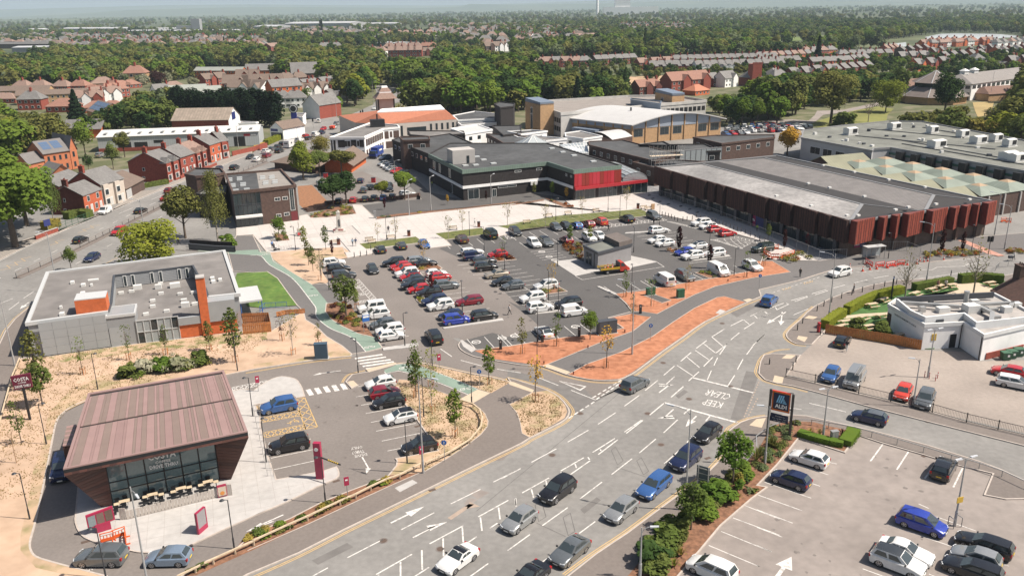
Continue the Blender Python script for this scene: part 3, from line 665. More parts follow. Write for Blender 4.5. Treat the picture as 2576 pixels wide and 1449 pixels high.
M().Pl(lb,.4,7.9,True,z1=8.6).Bd('parapet',aS,eg)
cl=bC(lb);a,c=lb[0],lb[1];n=bn(a,c,cl)
for i in range(6):
 for j in range(3):
  z0,z1=[(2.9,5.2),(5.25,7.9),(.1,2.2)][j]
  p,q=a.lerp(c,i/6+.01),a.lerp(c,(i+1)/6-.01);b=M();o=n*.06
  b.Py([p+o+Z3*z0,q+o+Z3*z0,q+o+Z3*z1,p+o+Z3*z1]);b.Bd('pane',bi,eg)
b=M()
for i in range(7):b.bar(a.lerp(c,i/6)+n*.1,a.lerp(c,i/6)+n*.1+Z3*8,.08,.1)
for z in(2.55,5.22):b.bar(a+n*.1+Z3*z,c+n*.1+Z3*z,.1,.1)
b.Bd('glazing_bars',ay,eg)
M().Hx([a+Z3*2.3,c+Z3*2.3,c+Z3*2.75,a+Z3*2.75],[p+n*1.2 for p in(a+Z3*2.3,c+Z3*2.3,c+Z3*2.75,a+Z3*2.75)]).Bd('entrance_canopy',aO,eg)
aB(eg,lb[1],lb[2],cl,[(.38,.54,5.3,6.1),(.60,.75,5.3,6.1),(.38,.52,1.4,2.2),(.60,.75,1.5,2.3),(.80,.93,2.6,7.9)])
b=M();p,q=lb[1].lerp(lb[2],.80),lb[1].lerp(lb[2],.98);n2=bn(lb[1],lb[2],cl)*.06;b.Hx([p+Z3*.1,q+Z3*.1,q+Z3*2.3,p+Z3*2.3],[x+n2 for x in(p+Z3*.1,q+Z3*.1,q+Z3*2.3,p+Z3*2.3)]);b.Bd('red_panel',ab('dark_red',(.14,.02,.025),.5),eg)
for(t,x,y)in(('01',2215,500),('01',2310,490),('01',2245,555),('01',2345,545),('01',2275,610),('01',2380,600),('11',85,480),('11',175,475),('11',115,530),('11',205,520)):
 for dy in(-6,14):az(eg,'skylight',G1(t,x,y+dy,8.1),1.3,.55,.35,atan2((lb[1]-lb[0]).y,(lb[1]-lb[0]).x),ab('skylight_dome',(.5,.52,.52),.25))
tw=GZ('01 357,91 378,95 417,92 433,88 426,80 376,79',8.4)
tb=cj('dark brick stair block attached to glazed library, behind birch','building',tw,8.4,aS,bt,name='stair_block')
aB(tb,tw[1],tw[2],bC(tw),[(.2,.38,2.2,4.6)],at=bq,aQ=aS)
cj('low grey-green roofed link beside library birch tree','building',GZ('01 387,130 434,128 440,112 426,100 412,108 380,128',5.6),5.6,dR,c5,name='link_block')
pv=thing('pavilion','low orange brick pavilion with dark pitched roofs behind yellow-green trees','building',xy(G1('11',550,420),0))
hA=aM(pv,xy(G1('11',205,395),0),xy(G1('11',600,440),0),17,2.5,5.2,aS,bF,ax=True,bP=6,ej=1.)
hB=aM(pv,xy(G1('11',690,430),0),xy(G1('11',945,430),0),18,2.6,5.2,fF,bF,ax=False,bP=0,ej=.9)
hd=ao('green_copper_fascia',(.15,.205,.172),.7,.08,.8,aR=(.5,(.09,.13,.11),.15))
sp=GZ('11 338,51 403,82 21 77,66 128,82 219,73 76,30 11 440,30 378,30',7.8)
cX=thing('shopping_block','dark brick shopping block with green copper eaves and red panelled corner','shopping block',xy(bC(sp),0))
M().Pm(sp,0,7.8,0,bZ=False).Bd('wall',dR,cX)
M().Py([xy(p,7.75)for p in sp]).Bd('roof',bt,cX)
M().Pl(sp[:5],.5,6.95,z1=8.).Bd('green_fascia',hd,cX)
M().Pl(sp[4:]+sp[:1],.5,7.5,z1=8.).Bd('parapet',dR,cX)
cs=bC(sp)
M().Pl(sp[:4],.42,3.05,z1=3.75).Bd('white_band',aq,cX)
a,c=sp[3],sp[4];n=bn(a,c,cs)
cZ=[ab('red_panel_a',(.36,.022,.03),.45),ab('red_panel_b',(.24,.028,.02),.45),ab('red_panel_c',(.42,.03,.045),.45)]
for i in range(13):
 p,q=a.lerp(c,i/13+.002),a.lerp(c,(i+1)/13-.002);b=M()
 b.Hx([p+Z3*3.6,q+Z3*3.6,q+Z3*6.9,p+Z3*6.9],[x+n*(.3+.02*(i%2))for x in(p+Z3*3.6,q+Z3*3.6,q+Z3*6.9,p+Z3*6.9)]);b.Bd('red_panel',cZ[(i*5+i//3)%3],cX)
c2=G1('21',1330,618);e=c+(c2-c)
b=M()
for p,q in((a,c),(c,xy(c2,0))):
 b.Hx([p+Z3*2.85,q+Z3*2.85,q+Z3*3.55,p+Z3*3.55],[x+n*.9 for x in(p+Z3*2.85,q+Z3*2.85,q+Z3*3.55,p+Z3*3.55)])
b.Bd('red_canopy',cZ[0],cX)
aB(cX,a,c,cs,[(.04,.2,.1,2.6),(.22,.45,.1,2.7),(.53,.70,.1,2.7),(.72,.92,.1,2.7)],at=aL,name='shop_window')
aB(cX,sp[2],sp[3],cs,[(.68,.76,5.7,6.4),(.86,.94,5.7,6.4)])
aB(cX,sp[1],sp[2],cs,[(.60,.68,5.9,6.5),(.86,.93,5.9,6.5),(.05,.18,.1,2.8),(.40,.62,2.2,2.8),(.33,.38,.1,2.2)])
aB(cX,sp[0],sp[1],cs,[(.12,.20,4.2,6.6),(.30,.36,4.2,6.6),(.60,.66,4.2,6.6),(.66,.70,.2,2.6)])
q=GZ('11 377,69 427,67 426,36 374,38',7.8);q0,q1=G1('11',1920,350,7.8),G1('11',2135,332,7.8);vv=(sp[4]-sp[3]).normalized();vv=VX((-(q1-q0).y,(q1-q0).x,0)).normalized()*5
M().Pm([q0,q1,q1+vv,q0+vv],7.75,11.4).Bd('lift_plant_room',ao('pale_render',(.42,.40,.38),.8,.06,.6),cX)
aB(cX,q0,q1,q0+vv,[(.62,.74,7.8,9.8)],at=ah)
for(t,x,y)in(('11',2040,365),('11',2140,360),('11',2310,345),('11',2215,310),('11',2150,280),('21',425,200),('21',530,235),('21',640,268),('21',825,325)):
 az(cX,'skylight',G1(t,x,y,7.75),1.5,1.1,.3,.4,ab('skylight_dome',(.5,.52,.52),.25))
for(x,y)in((1950,310),(1985,310)):az(cX,'condenser_unit',G1('11',x,y,7.75),.9,.5,1.1,.5,be)
n1=bn(sp[1],sp[2],cs);pz=sp[1].lerp(sp[2],.8)
for k in range(2):az(cX,'condenser_unit',pz+n1*.5+Z3*2.2+(sp[2]-sp[1]).normalized()*k*1.1,.9,.5,1.,atan2((sp[2]-sp[1]).y,(sp[2]-sp[1]).x),be)
va,d5=G1('21',1105,640),G1('21',1345,622);dd=VX((-(d5-va).y,(d5-va).x,0)).normalized()*17;w0=(d5-va)
cQ=thing('arcade_vault','glazed barrel vault over arcade entrance beside red panels','glass roof',xy((va+d5)/2,0))
VG=ab('vault_glass',(.36,.39,.40),.12,0,.7);NS,NL=8,7
def en(i,j,r=1.):
 t=pi*i/NS;return(va+d5)/2+w0*(-.5*cos(t))*r+dd*(j/NL)+Z3*(3.6+sin(t)*2.*r)
for i in range(NS):
 for j in range(NL):
  M().Py([en(i,j),en(i,j+1),en(i+1,j+1),en(i+1,j)]).Bd('pane',VG,cQ)
b=M()
for j in range(NL+1):b.path([en(i,j,1.01)for i in range(NS+1)],.07,4)
for i in range(NS+1):b.Tb(en(i,0,1.01),en(i,NL,1.01),.06,n=4)
for i in range(1,NS):b.Tb(en(i,0),(va+d5)/2+Z3*3.6,.04,n=4)
b.Bd('glazing_bars',aL,cQ)
M().Py([en(i,0,.99)for i in range(NS+1)]).Bd('gable_glass',VG,cQ)
for k in range(4):
 p,q=va.lerp(d5,k/4+.01),va.lerp(d5,(k+1)/4-.01);M().Py([p+Z3*.1,q+Z3*.1,q+Z3*2.9,p+Z3*2.9]).Bd('door_glass',bi,cQ)
b=M()
for k in range(5):b.bar(va.lerp(d5,k/4),va.lerp(d5,k/4)+Z3*3.5,.12,.12)
b.bar(va+Z3*3.2,d5+Z3*3.2,.3,.7);b.Bd('door_frame',aL,cQ)
K=xy(G1('31',900,895,7.4),0);Lf=xy(G1('21',1420,371,7.4),0);Rr=xy(G1('31',2310,702,7.4),0);Fr=Lf+Rr-K
bW=thing('market_hall','large market hall with twin grey ridged roof and red-brown timber cladding','market hall',xy(bC([K,Lf,Rr,Fr]),0))
eu=(Lf-K).normalized();ev=(Rr-K).normalized();LU=(Lf-K).length;LV=(Rr-K).length
def HP(u,v,z):return K+eu*u+ev*v+Z3*z
fT=ao('hall_brick',(.15,.108,.088),.9,.12,1.5)
M().Pm([HP(.9,.9,0),HP(LU-.9,.9,0),HP(LU-.9,LV-.9,0),HP(.9,LV-.9,0)],0,7.,bZ=False).Bd('wall',fT,bW)
f5=ao('hall_roof_light',(.17,.158,.15),.6,.05,.5,aR=(.7,(.115,.105,.10),.25),c2=(.225,.21,.20));d_=ao('hall_roof_dark',(.045,.042,.042),.75,.05,1,aR=(.7,(.03,.03,.03),.25),aU=.25);f2=ao('hall_roof_glare',(.22,.208,.198),.5,0,1.1,c2=(.37,.355,.34),bc=(.3,.66),aR=(.7,(.22,.21,.2),.2),bh=.3,aj=.09)  # one metal roof; glare on left-facing slopes painted as paler tones, strongest in front
ze,ef=7.1,8.25;hp=7.
def rp(name,aA,m):b=M();b.Py(aA);return b.Bd(name,m,bW)
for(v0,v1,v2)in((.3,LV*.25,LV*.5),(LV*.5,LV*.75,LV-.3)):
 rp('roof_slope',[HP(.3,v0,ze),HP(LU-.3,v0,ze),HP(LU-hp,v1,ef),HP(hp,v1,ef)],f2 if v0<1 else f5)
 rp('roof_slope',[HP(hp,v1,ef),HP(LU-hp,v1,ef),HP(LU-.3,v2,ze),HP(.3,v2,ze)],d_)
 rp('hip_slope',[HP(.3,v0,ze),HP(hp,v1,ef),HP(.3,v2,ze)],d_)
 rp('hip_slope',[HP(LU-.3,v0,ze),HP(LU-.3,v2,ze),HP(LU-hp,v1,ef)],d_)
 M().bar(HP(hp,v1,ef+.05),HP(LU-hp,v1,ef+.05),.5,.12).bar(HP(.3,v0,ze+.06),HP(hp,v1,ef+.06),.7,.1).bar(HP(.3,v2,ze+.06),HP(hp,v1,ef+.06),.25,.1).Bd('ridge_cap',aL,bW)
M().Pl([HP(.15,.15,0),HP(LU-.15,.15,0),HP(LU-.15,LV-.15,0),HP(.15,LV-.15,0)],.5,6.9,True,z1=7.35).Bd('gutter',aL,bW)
g8=[ao('shaded_slat_dark',(.04,.02,.017),.8,.15,2),ao('shaded_slat_brown',(.075,.034,.027),.8,.15,2),ao('sunlit_slat_red',(.34,.078,.048),.8,.15,2),ao('sunlit_slat_deep',(.14,.032,.024),.8,.15,2)]  # same timber throughout: shade painted into the front pair, sunlight into the end pair
def fO(p,q,hH,he,z0,z1,m1,m2,bR):
 """panel of upright slats from p to q, standing off by off0..off1"""
 d=q-p;u=d.normalized();Lg=d.length;b=M()
 a0=p+bR*hH;a1=q+bR*he
 b.Hx([xy(p,z0),xy(q,z0),xy(q,z1),xy(p,z1)],[xy(a0,z0),xy(a1,z0),xy(a1,z1),xy(a0,z1)],1)
 ns=max(4,int(Lg/.3))
 for i in range(ns):
  f=(i+.5)/ns;c=a0.lerp(a1,f)+bR*.04;w=(a1-a0).normalized()*(Lg/ns*.3)
  b.Hx([xy(c-w-bR*.045,z0-.03),xy(c+w-bR*.045,z0-.03),xy(c+w-bR*.045,z1+.03),xy(c-w-bR*.045,z1+.03)],[xy(c-w+bR*.05,z0-.03),xy(c+w+bR*.05,z0-.03),xy(c+w+bR*.05,z1+.03),xy(c-w+bR*.05,z1+.03)],0 if(i*7)%5>1 else 1)
 b.Bd('cladding_panel',[m1,m2],bW)
fr=[]
for x in(1420,1600,1755,1935,2025,2115,2320,2530,2643,2768,3008,3138,3303):
 fr.append((PV(D('21',x,371+(x-1420)*(895+0-371)/(3303-1420)),K,Lf)-K).dot(eu))
fr[-1]=.0;fr[0]=LU
for i in range(len(fr)-1):
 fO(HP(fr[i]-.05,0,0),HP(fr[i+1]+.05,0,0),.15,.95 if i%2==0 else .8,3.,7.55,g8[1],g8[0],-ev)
M().bar(HP(.6,.2,5.2),HP(.6,LV,5.2),.4,4.4).Bd('gap_shade_backing',ah,bW)  # added black strip, paints the shadow in gaps between end panels
hP=((885,1140),(1165,1260),(1290,1380),(1400,1610),(1630,1840),(1850,1950),(1960,2060),(2068,2150),(2165,2310))
for(x0,x1)in hP:
 f0,f1=[(PV(D('31',x,895-(x-900)*(895-702)/1410),K,Rr)-K).dot(ev)for x in(x0,x1)]
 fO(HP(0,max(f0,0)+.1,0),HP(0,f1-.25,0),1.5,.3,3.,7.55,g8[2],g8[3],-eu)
for i in range(12):
 p,q=HP(LU-3-i*(LU-6)/12,.82,0),HP(LU-3-(i+.8)*(LU-6)/12,.82,0)
 aB(bW,p,q,bC([K,Fr]),[(0,1,.15,3.)],at=ay,aQ=bi,pr=.08,name='shop_front')
for i in range(13):az(bW,'brick_pier',HP(LU-3-(i-.1)*(LU-6)/12,.5,0),.9,.7,3.,atan2(eu.y,eu.x),ay)
for f in(.15,.32,.46,.60,.75,.9):az(bW,'brick_pier',HP(.55,LV*f,0),.8,.7,3.1,atan2(eu.y,eu.x),fT)
aB(bW,HP(.86,LV*.60,0),HP(.86,LV*.66,0),bC([K,Fr]),[(0,1,.1,2.6)],at=ay,pr=.05)
for(t,x,y)in(('31',870,850),('31',975,850),('31',1335,795),('31',1725,740),('31',2050,695),('31',525,755),('31',190,660),('31',1035,665),('31',700,580),('31',495,540),('31',1460,770),('31',1620,575),('31',1270,505),('31',940,430),('31',640,365)):
 az(bW,'roof_anchor',G1(t,x,y,8.),.8,.5,.35,.5,be)
de=ab('sign_navy',(.03,.04,.16),.5);iR=ab('sign_magenta',(.30,.02,.10),.5)
def eR(aH,cW,t,aA,a,c,m,name='banner',th=.06,iA=None):
 q=[PV(D(t,*p),a,c)for p in aA];n=bn(xy(a,0),xy(c,0),xy((a+c)/2,0)+VX((0,60,0)))
 o=thing(name,aH,cW,xy(sum(q,VX())/4,0));M().Hx(q,[p+n*th for p in q]).Bd('panel',m,o)
 return o,[p+n*(th+.03)for p in q]
sa,sc=HP(.8,0,0),HP(.8,LV,0)
o,q=eR('navy and magenta shop-opening banner on red-clad hall wall','banner','31',((935,1155),(1095,1130),(1095,1065),(935,1090)),sa,sc,de)
M().Hx([al(q,*x)for x in((0,0),(.34,0),(.34,1),(0,1))],[al(q,*x)+VX((-.02,-.02,0))for x in((0,0),(.34,0),(.34,1),(0,1))]).Bd('magenta_panel',iR,o)
q=[p+VX((-.05,-.05,0))for p in q]
aE('b&m',al(q,.03,.3),al(q,.32,.3),al(q,.03,.85),'lettering',aF,o,bD=.03)
for i,s in enumerate(('Your new store','is opening soon','See inside for details')):aE(s,al(q,.40,.72-i*.26),al(q,.95,.72-i*.26),al(q,.40,.88-i*.26),'lettering',aF,o)
o,q=eR('purple window banner behind scaffold under dark timber cladding','banner','21',((2330,930),(2530,1000),(2535,880),(2335,815)),HP(0,.75,0),HP(LU,.75,0),de)
M().Hx([al(q,*x)for x in((0,0),(.32,0),(.32,1),(0,1))],[al(q,*x)-ev*.02 for x in((0,0),(.32,0),(.32,1),(0,1))]).Bd('magenta_panel',iR,o)
aE('bm',al(q,.03,.42)-ev*.05,al(q,.28,.42)-ev*.05,al(q,.03,.72)-ev*.05,'lettering',aF,o,bD=.03)
k0,k1,k2=G1('21',735,1290),G1('21',870,1365),G1('21',1190,1275);k3=k0+k2-k1
fC=thing('toilet_kiosk','small grey rendered flat-roofed block standing in car park','kiosk',xy(bC([k0,k1,k2,k3]),0))
KW=ao('grey_render',(.23,.225,.23),.85,.05,1)
M().Pm([k0,k1,k2,k3],0,3.3,bZ=False).Bd('wall',KW,fC)
M().Py([xy(p,3.2)for p in(k0,k1,k2,k3)]).Bd('roof',c5,fC)
M().Pl([k0,k1,k2,k3],.35,2.95,True,z1=3.45).Bd('parapet',ay,fC)
r=[k1.lerp(k2,.62),k2,k3,k0.lerp(k3,.62)];r=[p+(p-bC(r))*.04 for p in r]
M().Pm(r,3.3,4.3).Bd('raised_roof',ao('brown_grey_felt',(.13,.11,.1),.85),fC)
aB(fC,k0,k1,bC([k0,k2]),[(.15,.33,.1,2.4),(.38,.56,.1,2.4),],at=ay,name='door');
M().Tb(k0.lerp(k1,.75)+VX((-.05,-.05,.1)),k0.lerp(k1,.75)+VX((-.05,-.05,3)),.07).Bd('drainpipe',ah,fC)
ks=aK('kiosk_apron',G('22 88,41 132,36 172,51 238,30 288,42 240,52 236,58 174,60 131,69'),.05,ck,dY=False)
af('grey_slab',G('22 122,42 140,39 174,53 152,58'),.056,gy,ks)
dw=thing('pub','white rendered flat-roofed pub with rooftop plant and lettered side wall','pub',xy(G1('32',1800,900),0))
X0,X1,X2,X3=G1('32',1585,1052),G1('32',1958,1030),G1('32',2150,1160),G1('32',2560,1060)
X4=xy(G1('32',1270,625,3.7),0);X5=xy(G1('32',1345,573,3.7),0);X6=xy(G1('32',2290,520,3.7),0)
pp=[X4,X0,X1,X2,X3,xy(G1('32',2640,700,3.7),0),X6,X5]
M().Pm(pp,0,3.7,bZ=False).Bd('wall',aq,dw)
M().Py([xy(p,3.6)for p in pp]).Bd('roof',ao('pub_roof',(.33,.31,.295),.85,.15,.6),dw)
M().Pl(pp,.3,3.4,True,z1=3.95).Bd('parapet',ao('grey_white',(.62,.63,.63),.7,.05,1),dw)
GW=bv['grey_white']
rq=random.Random(2)
for i in range(16):az(dw,'roof_unit',G1('32',rq.uniform(1420,2500),rq.uniform(600,800),3.62),rq.uniform(.4,1.4),rq.uniform(.3,.8),rq.uniform(.25,.8),.15,rq.choice([be,aW,ay]))
iw=GZ('32 269,124 296,147 324,160 398,152 422,170 515,160',3.7)
M().Pl(iw,.3,3.6,z1=4.7).Bd('inner_parapet',GW,dw)
def eq(aA,w,h,m=aW,name='duct'):
 b=M()
 for p,q in zip(aA,aA[1:]):b.bar(p,q,w,h)
 b.Bd(name,m,dw)
zz=4.3
eq([G1('32',1400,600,zz),G1('32',1950,640,zz)],.5,.5);eq([G1('32',2120,630,zz),G1('32',2270,700,zz),G1('32',2260,790,zz)],.6,.5)
eq([G1('32',2130,620,zz),G1('32',2470,600,zz),G1('32',2440,640,zz)],.5,.4);eq([G1('32',1350,575,4.4),G1('32',2280,525,4.4)],.3,.9,ay,'screen')
for(x,y,sx,sy,sz)in((1790,690,1.8,1.,.8),(2060,690,2.,1.6,1.2),(2400,690,1.3,1.,.9),(2500,640,1.2,.8,.7),(1600,640,.8,.6,.5),(2150,560,1.6,.5,.5),(1560,720,.9,.5,.4)):
 az(dw,'condenser_unit',G1('32',x,y,3.6),sx,sy,sz,.15,be if sz>.6 else aW)
b=M();p=G1('32',2005,640,3.6);b.Tb(p,p+Z3*2.2,.35,n=12);b.Tb(p+Z3*2.2,p+Z3*2.5,.42,n=12);b.Bd('flue',aW,dw)
do('WETHERSPOON','32',(1325,715),(1530,838),(1325,700),dw,ay,cP=(X4-VX((.08,.02,0)),X0-VX((.08,.02,0))),bD=.03)
fR=bC(pp)
aB(dw,X0,X1,fR,[(.70,.86,.05,2.1)],at=ah,aQ=ah,name='door');aB(dw,X0,X1,fR,[(.22,.34,1.3,2.3)],at=ab('yellow_sign',(.55,.36,.05),.5),aQ=ab('yellow_sign2',(.5,.34,.08),.5),name='notice')
M().Pm([X2.lerp(X3,.12)+VX((0,-.12,0)),X3+VX((0,-.12,0)),X3+VX((0,.1,0)),X2.lerp(X3,.12)+VX((0,.1,0))],0,.95).Bd('brick_plinth',aV,dw)
b=M()
for a,c,f in((X0,X1,.97),(X1,X2,.93)):
 p=a.lerp(c,f)+VX((-.1,-.15,0));b.Tb(p,p+Z3*3.6,.07)
b.Bd('drainpipe',ah,dw)
M().Pm([X4+VX((-.02,-.02,0)),X4.lerp(X0,.12),X4.lerp(X0,.12)+VX((.3,.1,0)),X4+VX((.3,.1,0))],0,2.6).Bd('brick_pier',aS,dw)
jv=thing('tiled_house','brown tiled pub wing with tall brick chimney','house',xy(G1('32',2500,640),0))
hh=aM(jv,xy(G1('32',2270,480,3.2),0),xy(G1('32',2700,700,3.2),0),9,3.2,5.6,aq,ao('brown_pantile',(.10,.055,.042),.85,.2,2.5),ax=True,bP=3.5,n=VX((.75,.66,0)).normalized())
chimney(hh,.0,0,(1.6,1.1),aS,up=1.8)
oc=GZ('10 147,267 213,266 250,250 281,247 277,243 226,238',7.)
cU=cj('white-banded office block with dark panels and tall slit windows','office',oc,7.,aq,cg,ed=aq,name='office_block')
co=bC(oc)
aB(cU,oc[0],oc[1],co,[(.20,.97,.1,2.7),(.22,.42,3.9,6.3),(.42,.49,4.2,6.),(.50,.58,4.2,6.),(.60,.76,3.9,6.3),(.78,.84,4.2,6.),(.85,.98,3.9,6.3),(.02,.06,.5,6.3),(.09,.15,.5,6.3)],at=ah,aQ=dR)
aB(cU,oc[1],oc[2],co,an(8,.04,.98,.07,3.9,6.2)+an(8,.04,.98,.07,.5,2.7),at=aS,aQ=aS,name='dark_panel');aB(cU,oc[1],oc[2],co,an(7,.10,.92,.04,3.9,6.2),name='window')
aB(cU,oc[2],oc[3],co,[(.05,.30,3.6,6.2),(.38,.52,4,6),(.60,.95,3.6,6.2),(.1,.9,.2,2.6)],at=aS,aQ=aS,name='dark_panel')
oh=thing('orange_roofed_hall','pale hall with broad orange tiled roof and white ridge deck','hall',xy(G1('10',1600,1240),0))
e1,e2,e0=G1('10',1280,1200,7),G1('10',1960,1152,7),G1('10',980,1186,7)
r0,r1,r2,r3=G1('10',1190,1092,10.6),G1('10',1842,1064,10.6),G1('10',1800,1022,10.8),G1('10',1235,1062,10.8)
dp=(e2-e1);nd=VX((-dp.y,dp.x,0)).normalized()*26;e3=e2+nd;e4=e0+nd
OT=ao('orange_tile',(.40,.15,.085),.8,.06,.8)
M().Py([e1,e2,r1,r0]).Py([e0,e1,r0]).Py([e2,e3,r2,r1]).Py([e0,r0,r3,e4]).Py([e3,e4,r3,r2]).Bd('roof',OT,oh)
M().Hx([p+Z3*.03 for p in(r0,r1,r2,r3)],[p+Z3*.4 for p in(r0,r1,r2,r3)]).Bd('ridge_deck',aq,oh)
M().Pm([e0,e1,e2,e3,e4],0,6.95,bZ=False).Bd('wall',ao('pale_stone',(.46,.42,.38),.85,.05,.6),oh)
aB(oh,xy(e1,0),xy(e2,0),bC([e1,e2,e3,e4]),an(5,.58,.98,.03,3.6,6),at=ah);aB(oh,xy(e1,0),xy(e2,0),bC([e1,e2,e3,e4]),[(.28,.55,2.4,5.2),(.19,.22,1.5,6)],at=ah)
b=M();q=G1('10',1190,1170,9);b.box(xy(q,7.),5,3,2.6,.3);b.Tb(xy(q,9),xy(q,11.5),.3);b.Bd('dormer_plant',ah,oh)
tq=G1('10',1272,1085,7.);tu=thing('turret','square turret with stacked pagoda roof above orange tiles','turret',xy(tq,0))
M().box(xy(tq,0),6.5,6.5,12.8,.3).Bd('wall',bv['pale_stone'],tu)
b=M()
for k in range(4):
 a=.3+pi/4+k*pi/2
 b.Tb(xy(tq,7)+VX((cos(a),sin(a),0))*4.5,xy(tq,12.8)+VX((cos(a),sin(a),0))*4.5,.35,n=4)
b.Bd('dark_posts',ah,tu)
def fq(b,c,s0,s1,z0,z1,rz,m=0):
 f=lambda s,z:[xy(c,z)+VX((cos(rz+pi/4+k*pi/2),sin(rz+pi/4+k*pi/2),0))*s*.7071 for k in range(4)]
 lo,hi=f(s0,z0),f(s1,z1);b.add(lo+hi,[[i,(i+1)%4,4+(i+1)%4,4+i]for i in range(4)]+[[4,5,6,7],[3,2,1,0]],m)
b=M();fq(b,tq,9,5,12.8,15,.3);fq(b,tq,5,2.6,15.6,17,.3);b.Bd('roof',ds,tu)
b=M();fq(b,tq,4.9,4.9,15,15.6,.3);fq(b,tq,2.6,2.2,17,17.6,.3);b.Bd('roof_band',aq,tu)
PB=[('11 267,24 339,52 376,43 440,38 378,12 338,18 286,17',6.6,dR,bt,'dark brick rear block beside service yard, with slit windows'),('11 282,19 338,17 339,23 288,25',8.8,aS,bt,'brown brick stair head on dark rear block'),('10 384,224 426,216 501,224 498,228 394,233',6.5,aq,bt,'long dark-roofed shop row behind orange-roofed hall'),('10 464,202 475,198 503,201 501,206 476,209',12,dR,bt,'tall dark brick stair tower behind shopping precinct'),('10 394,238 456,232 491,236 400,242',5.5,aq,bt,'second dark-roofed shop row with brown panel frontage'),('10 460,244 515,243 20 26,258 -8,262',6,dR,bt,'dark flat-roofed shop row left of arched hall'),('11 404,7 298,6 302,14 340,17 406,12',6,dR,cg,'flat grey-roofed block behind brown stair head'),('20 0,255 46,252 76,254 26,260',6,aq,bt,'white-fronted dark-roofed shops beside arched hall yard'),('20 0,257 26,261 108,268 114,269 74,273 20,266',5.5,aq,cg,'white shop row with small square windows near pyramid skylight'),('20 111,258 140,254 182,264 146,269 112,264',6,aq,cg,'white-walled stepped block behind glazed arcade roof'),('21 157,27 222,24 304,45 328,50 280,64 158,34',6,aS,bt,'long dark roofed shop row with small gabled dormers'),('21 328,35 254,33 300,27 312,33 380,32 410,45 328,48',6.5,dR,bt,'dark flat-roofed block with parapet behind scaffold'),('21 358,19 402,15 515,14 515,19 413,31',7,aS,bt,'brown brick flat-roofed block under car park far right'),('21 242,67 296,61 380,66 284,78',5.,aS,bt,'low dark brick block linking arcade and timber-clad hall'),('11 380,2 432,-6 460,4 408,12',6.,aq,ab('white_membrane',(.5,.5,.49),.6),'white membrane roofed link in precinct'),('21 -40,12 20,15 76,29 -8,30',5.6,aS,bt,'dark roofed middle shop row behind green fascia block')]
for(s,h,wm,rm,a8)in PB:
 q=GZ(s,h);o=cj(a8,'shop building',q,h,wm,rm,cL=.3,ed=(dR if wm is dR else None),name='precinct_block')
 n=len(q);c=bC(q)
 iZ=sum(q[i].x*q[(i+1)%n].y-q[(i+1)%n].x*q[i].y for i in range(n))
 for i in range(n):
  a,d=q[i],q[(i+1)%n]
  if(d-a).length>8 and bn(a,d,c).y<-.2 and h<10:
   k=int((d-a).length/4);aB(o,a,d,c,an(k,.03,.97,1.5/(d-a).length,h-2.4,h-1.1),at=(aO if wm is not aq else ah))
sk=thing('glazed_roof','sloping white-framed glazed roof behind dark precinct block','glass roof',xy(G1('21',640,180,5),0))
q=G('21 99,33 152,27 157,43 125,44',5.);q[2].z=4;q[3].z=4
for i in range(8):
 for j in range(3):
  M().Py([al(q,*x)+Z3*.2 for x in((i/8+.01,j/3+.02),((i+1)/8-.01,j/3+.02),((i+1)/8-.01,(j+1)/3-.02),(i/8+.01,(j+1)/3-.02))]).Bd('pane',VG,sk)
M().Hx([p+Z3*.02 for p in q],[p+Z3*.16 for p in q]).Bd('frame',aO,sk)
M().Pm([xy(p,0)for p in q],0,3.9).Bd('wall',aq,sk)
ps=thing('pyramid_skylight','white glazed pyramid skylight on precinct roofs','skylight',xy(G1('20',245,1385,6),0))
b=M();fq(b,G1('20',245,1385,6),9,.3,5.8,8.6,.4);b.Bd('glass',VG,ps)
b=M();c=G1('20',245,1385,6)
for k in range(8):
 a=.4+pi/4+k*pi/4;r=9*.7071*(1 if k%2==0 else .7071);b.Tb(xy(c,5.85)+VX((cos(a),sin(a),0))*r,xy(c,8.7),.1,n=4)
fq(b,c,9.3,9.3,5.,5.8,.4);b.Bd('frame',aO,ps)
a0,a1,a2=G1('20',1195,1392),G1('20',2050,1312),G1('20',520,1302)
lh=thing('arched_hall','buff leisure hall with white arched roof and blue gable spandrels','leisure centre',(a1+a2)/2)
fu=a1-a0;fd=a2-a0;WW=fu.length
def AR(s,t,k=1.):return a0+fu*s+fd*t+Z3*(6.9+3.*sin(pi*s)*k-.4*s)
NA=14
WR=ao('white_roof',(.50,.495,.485),.5,.04,.3)
b=M()
for i in range(NA):
 s0,s1=-.03+1.06*i/NA,-.03+1.06*(i+1)/NA
 for dz in(0,.35):b.Py([AR(s0,-.04)+Z3*dz,AR(s1,-.04)+Z3*dz,AR(s1,1.02)+Z3*dz,AR(s0,1.02)+Z3*dz])
 b.Py([AR(s0,-.04),AR(s1,-.04),AR(s1,-.04)+Z3*.35,AR(s0,-.04)+Z3*.35])
b.Py([AR(-.03,-.04),AR(-.03,1.02),AR(-.03,1.02)+Z3*.35,AR(-.03,-.04)+Z3*.35])
b.Bd('roof',WR,lh,ak=40)
M().Pm([a0,a1,a1+fd,a2],0,6.5,bZ=False).Bd('wall',bH,lh)
hX=ab('blue_grey_spandrel',(.29,.33,.39),.5);nf=bn(a0,a1,a0+fu/2+fd/2);ns=bn(a0,a2,a0+fu/2+fd/2)
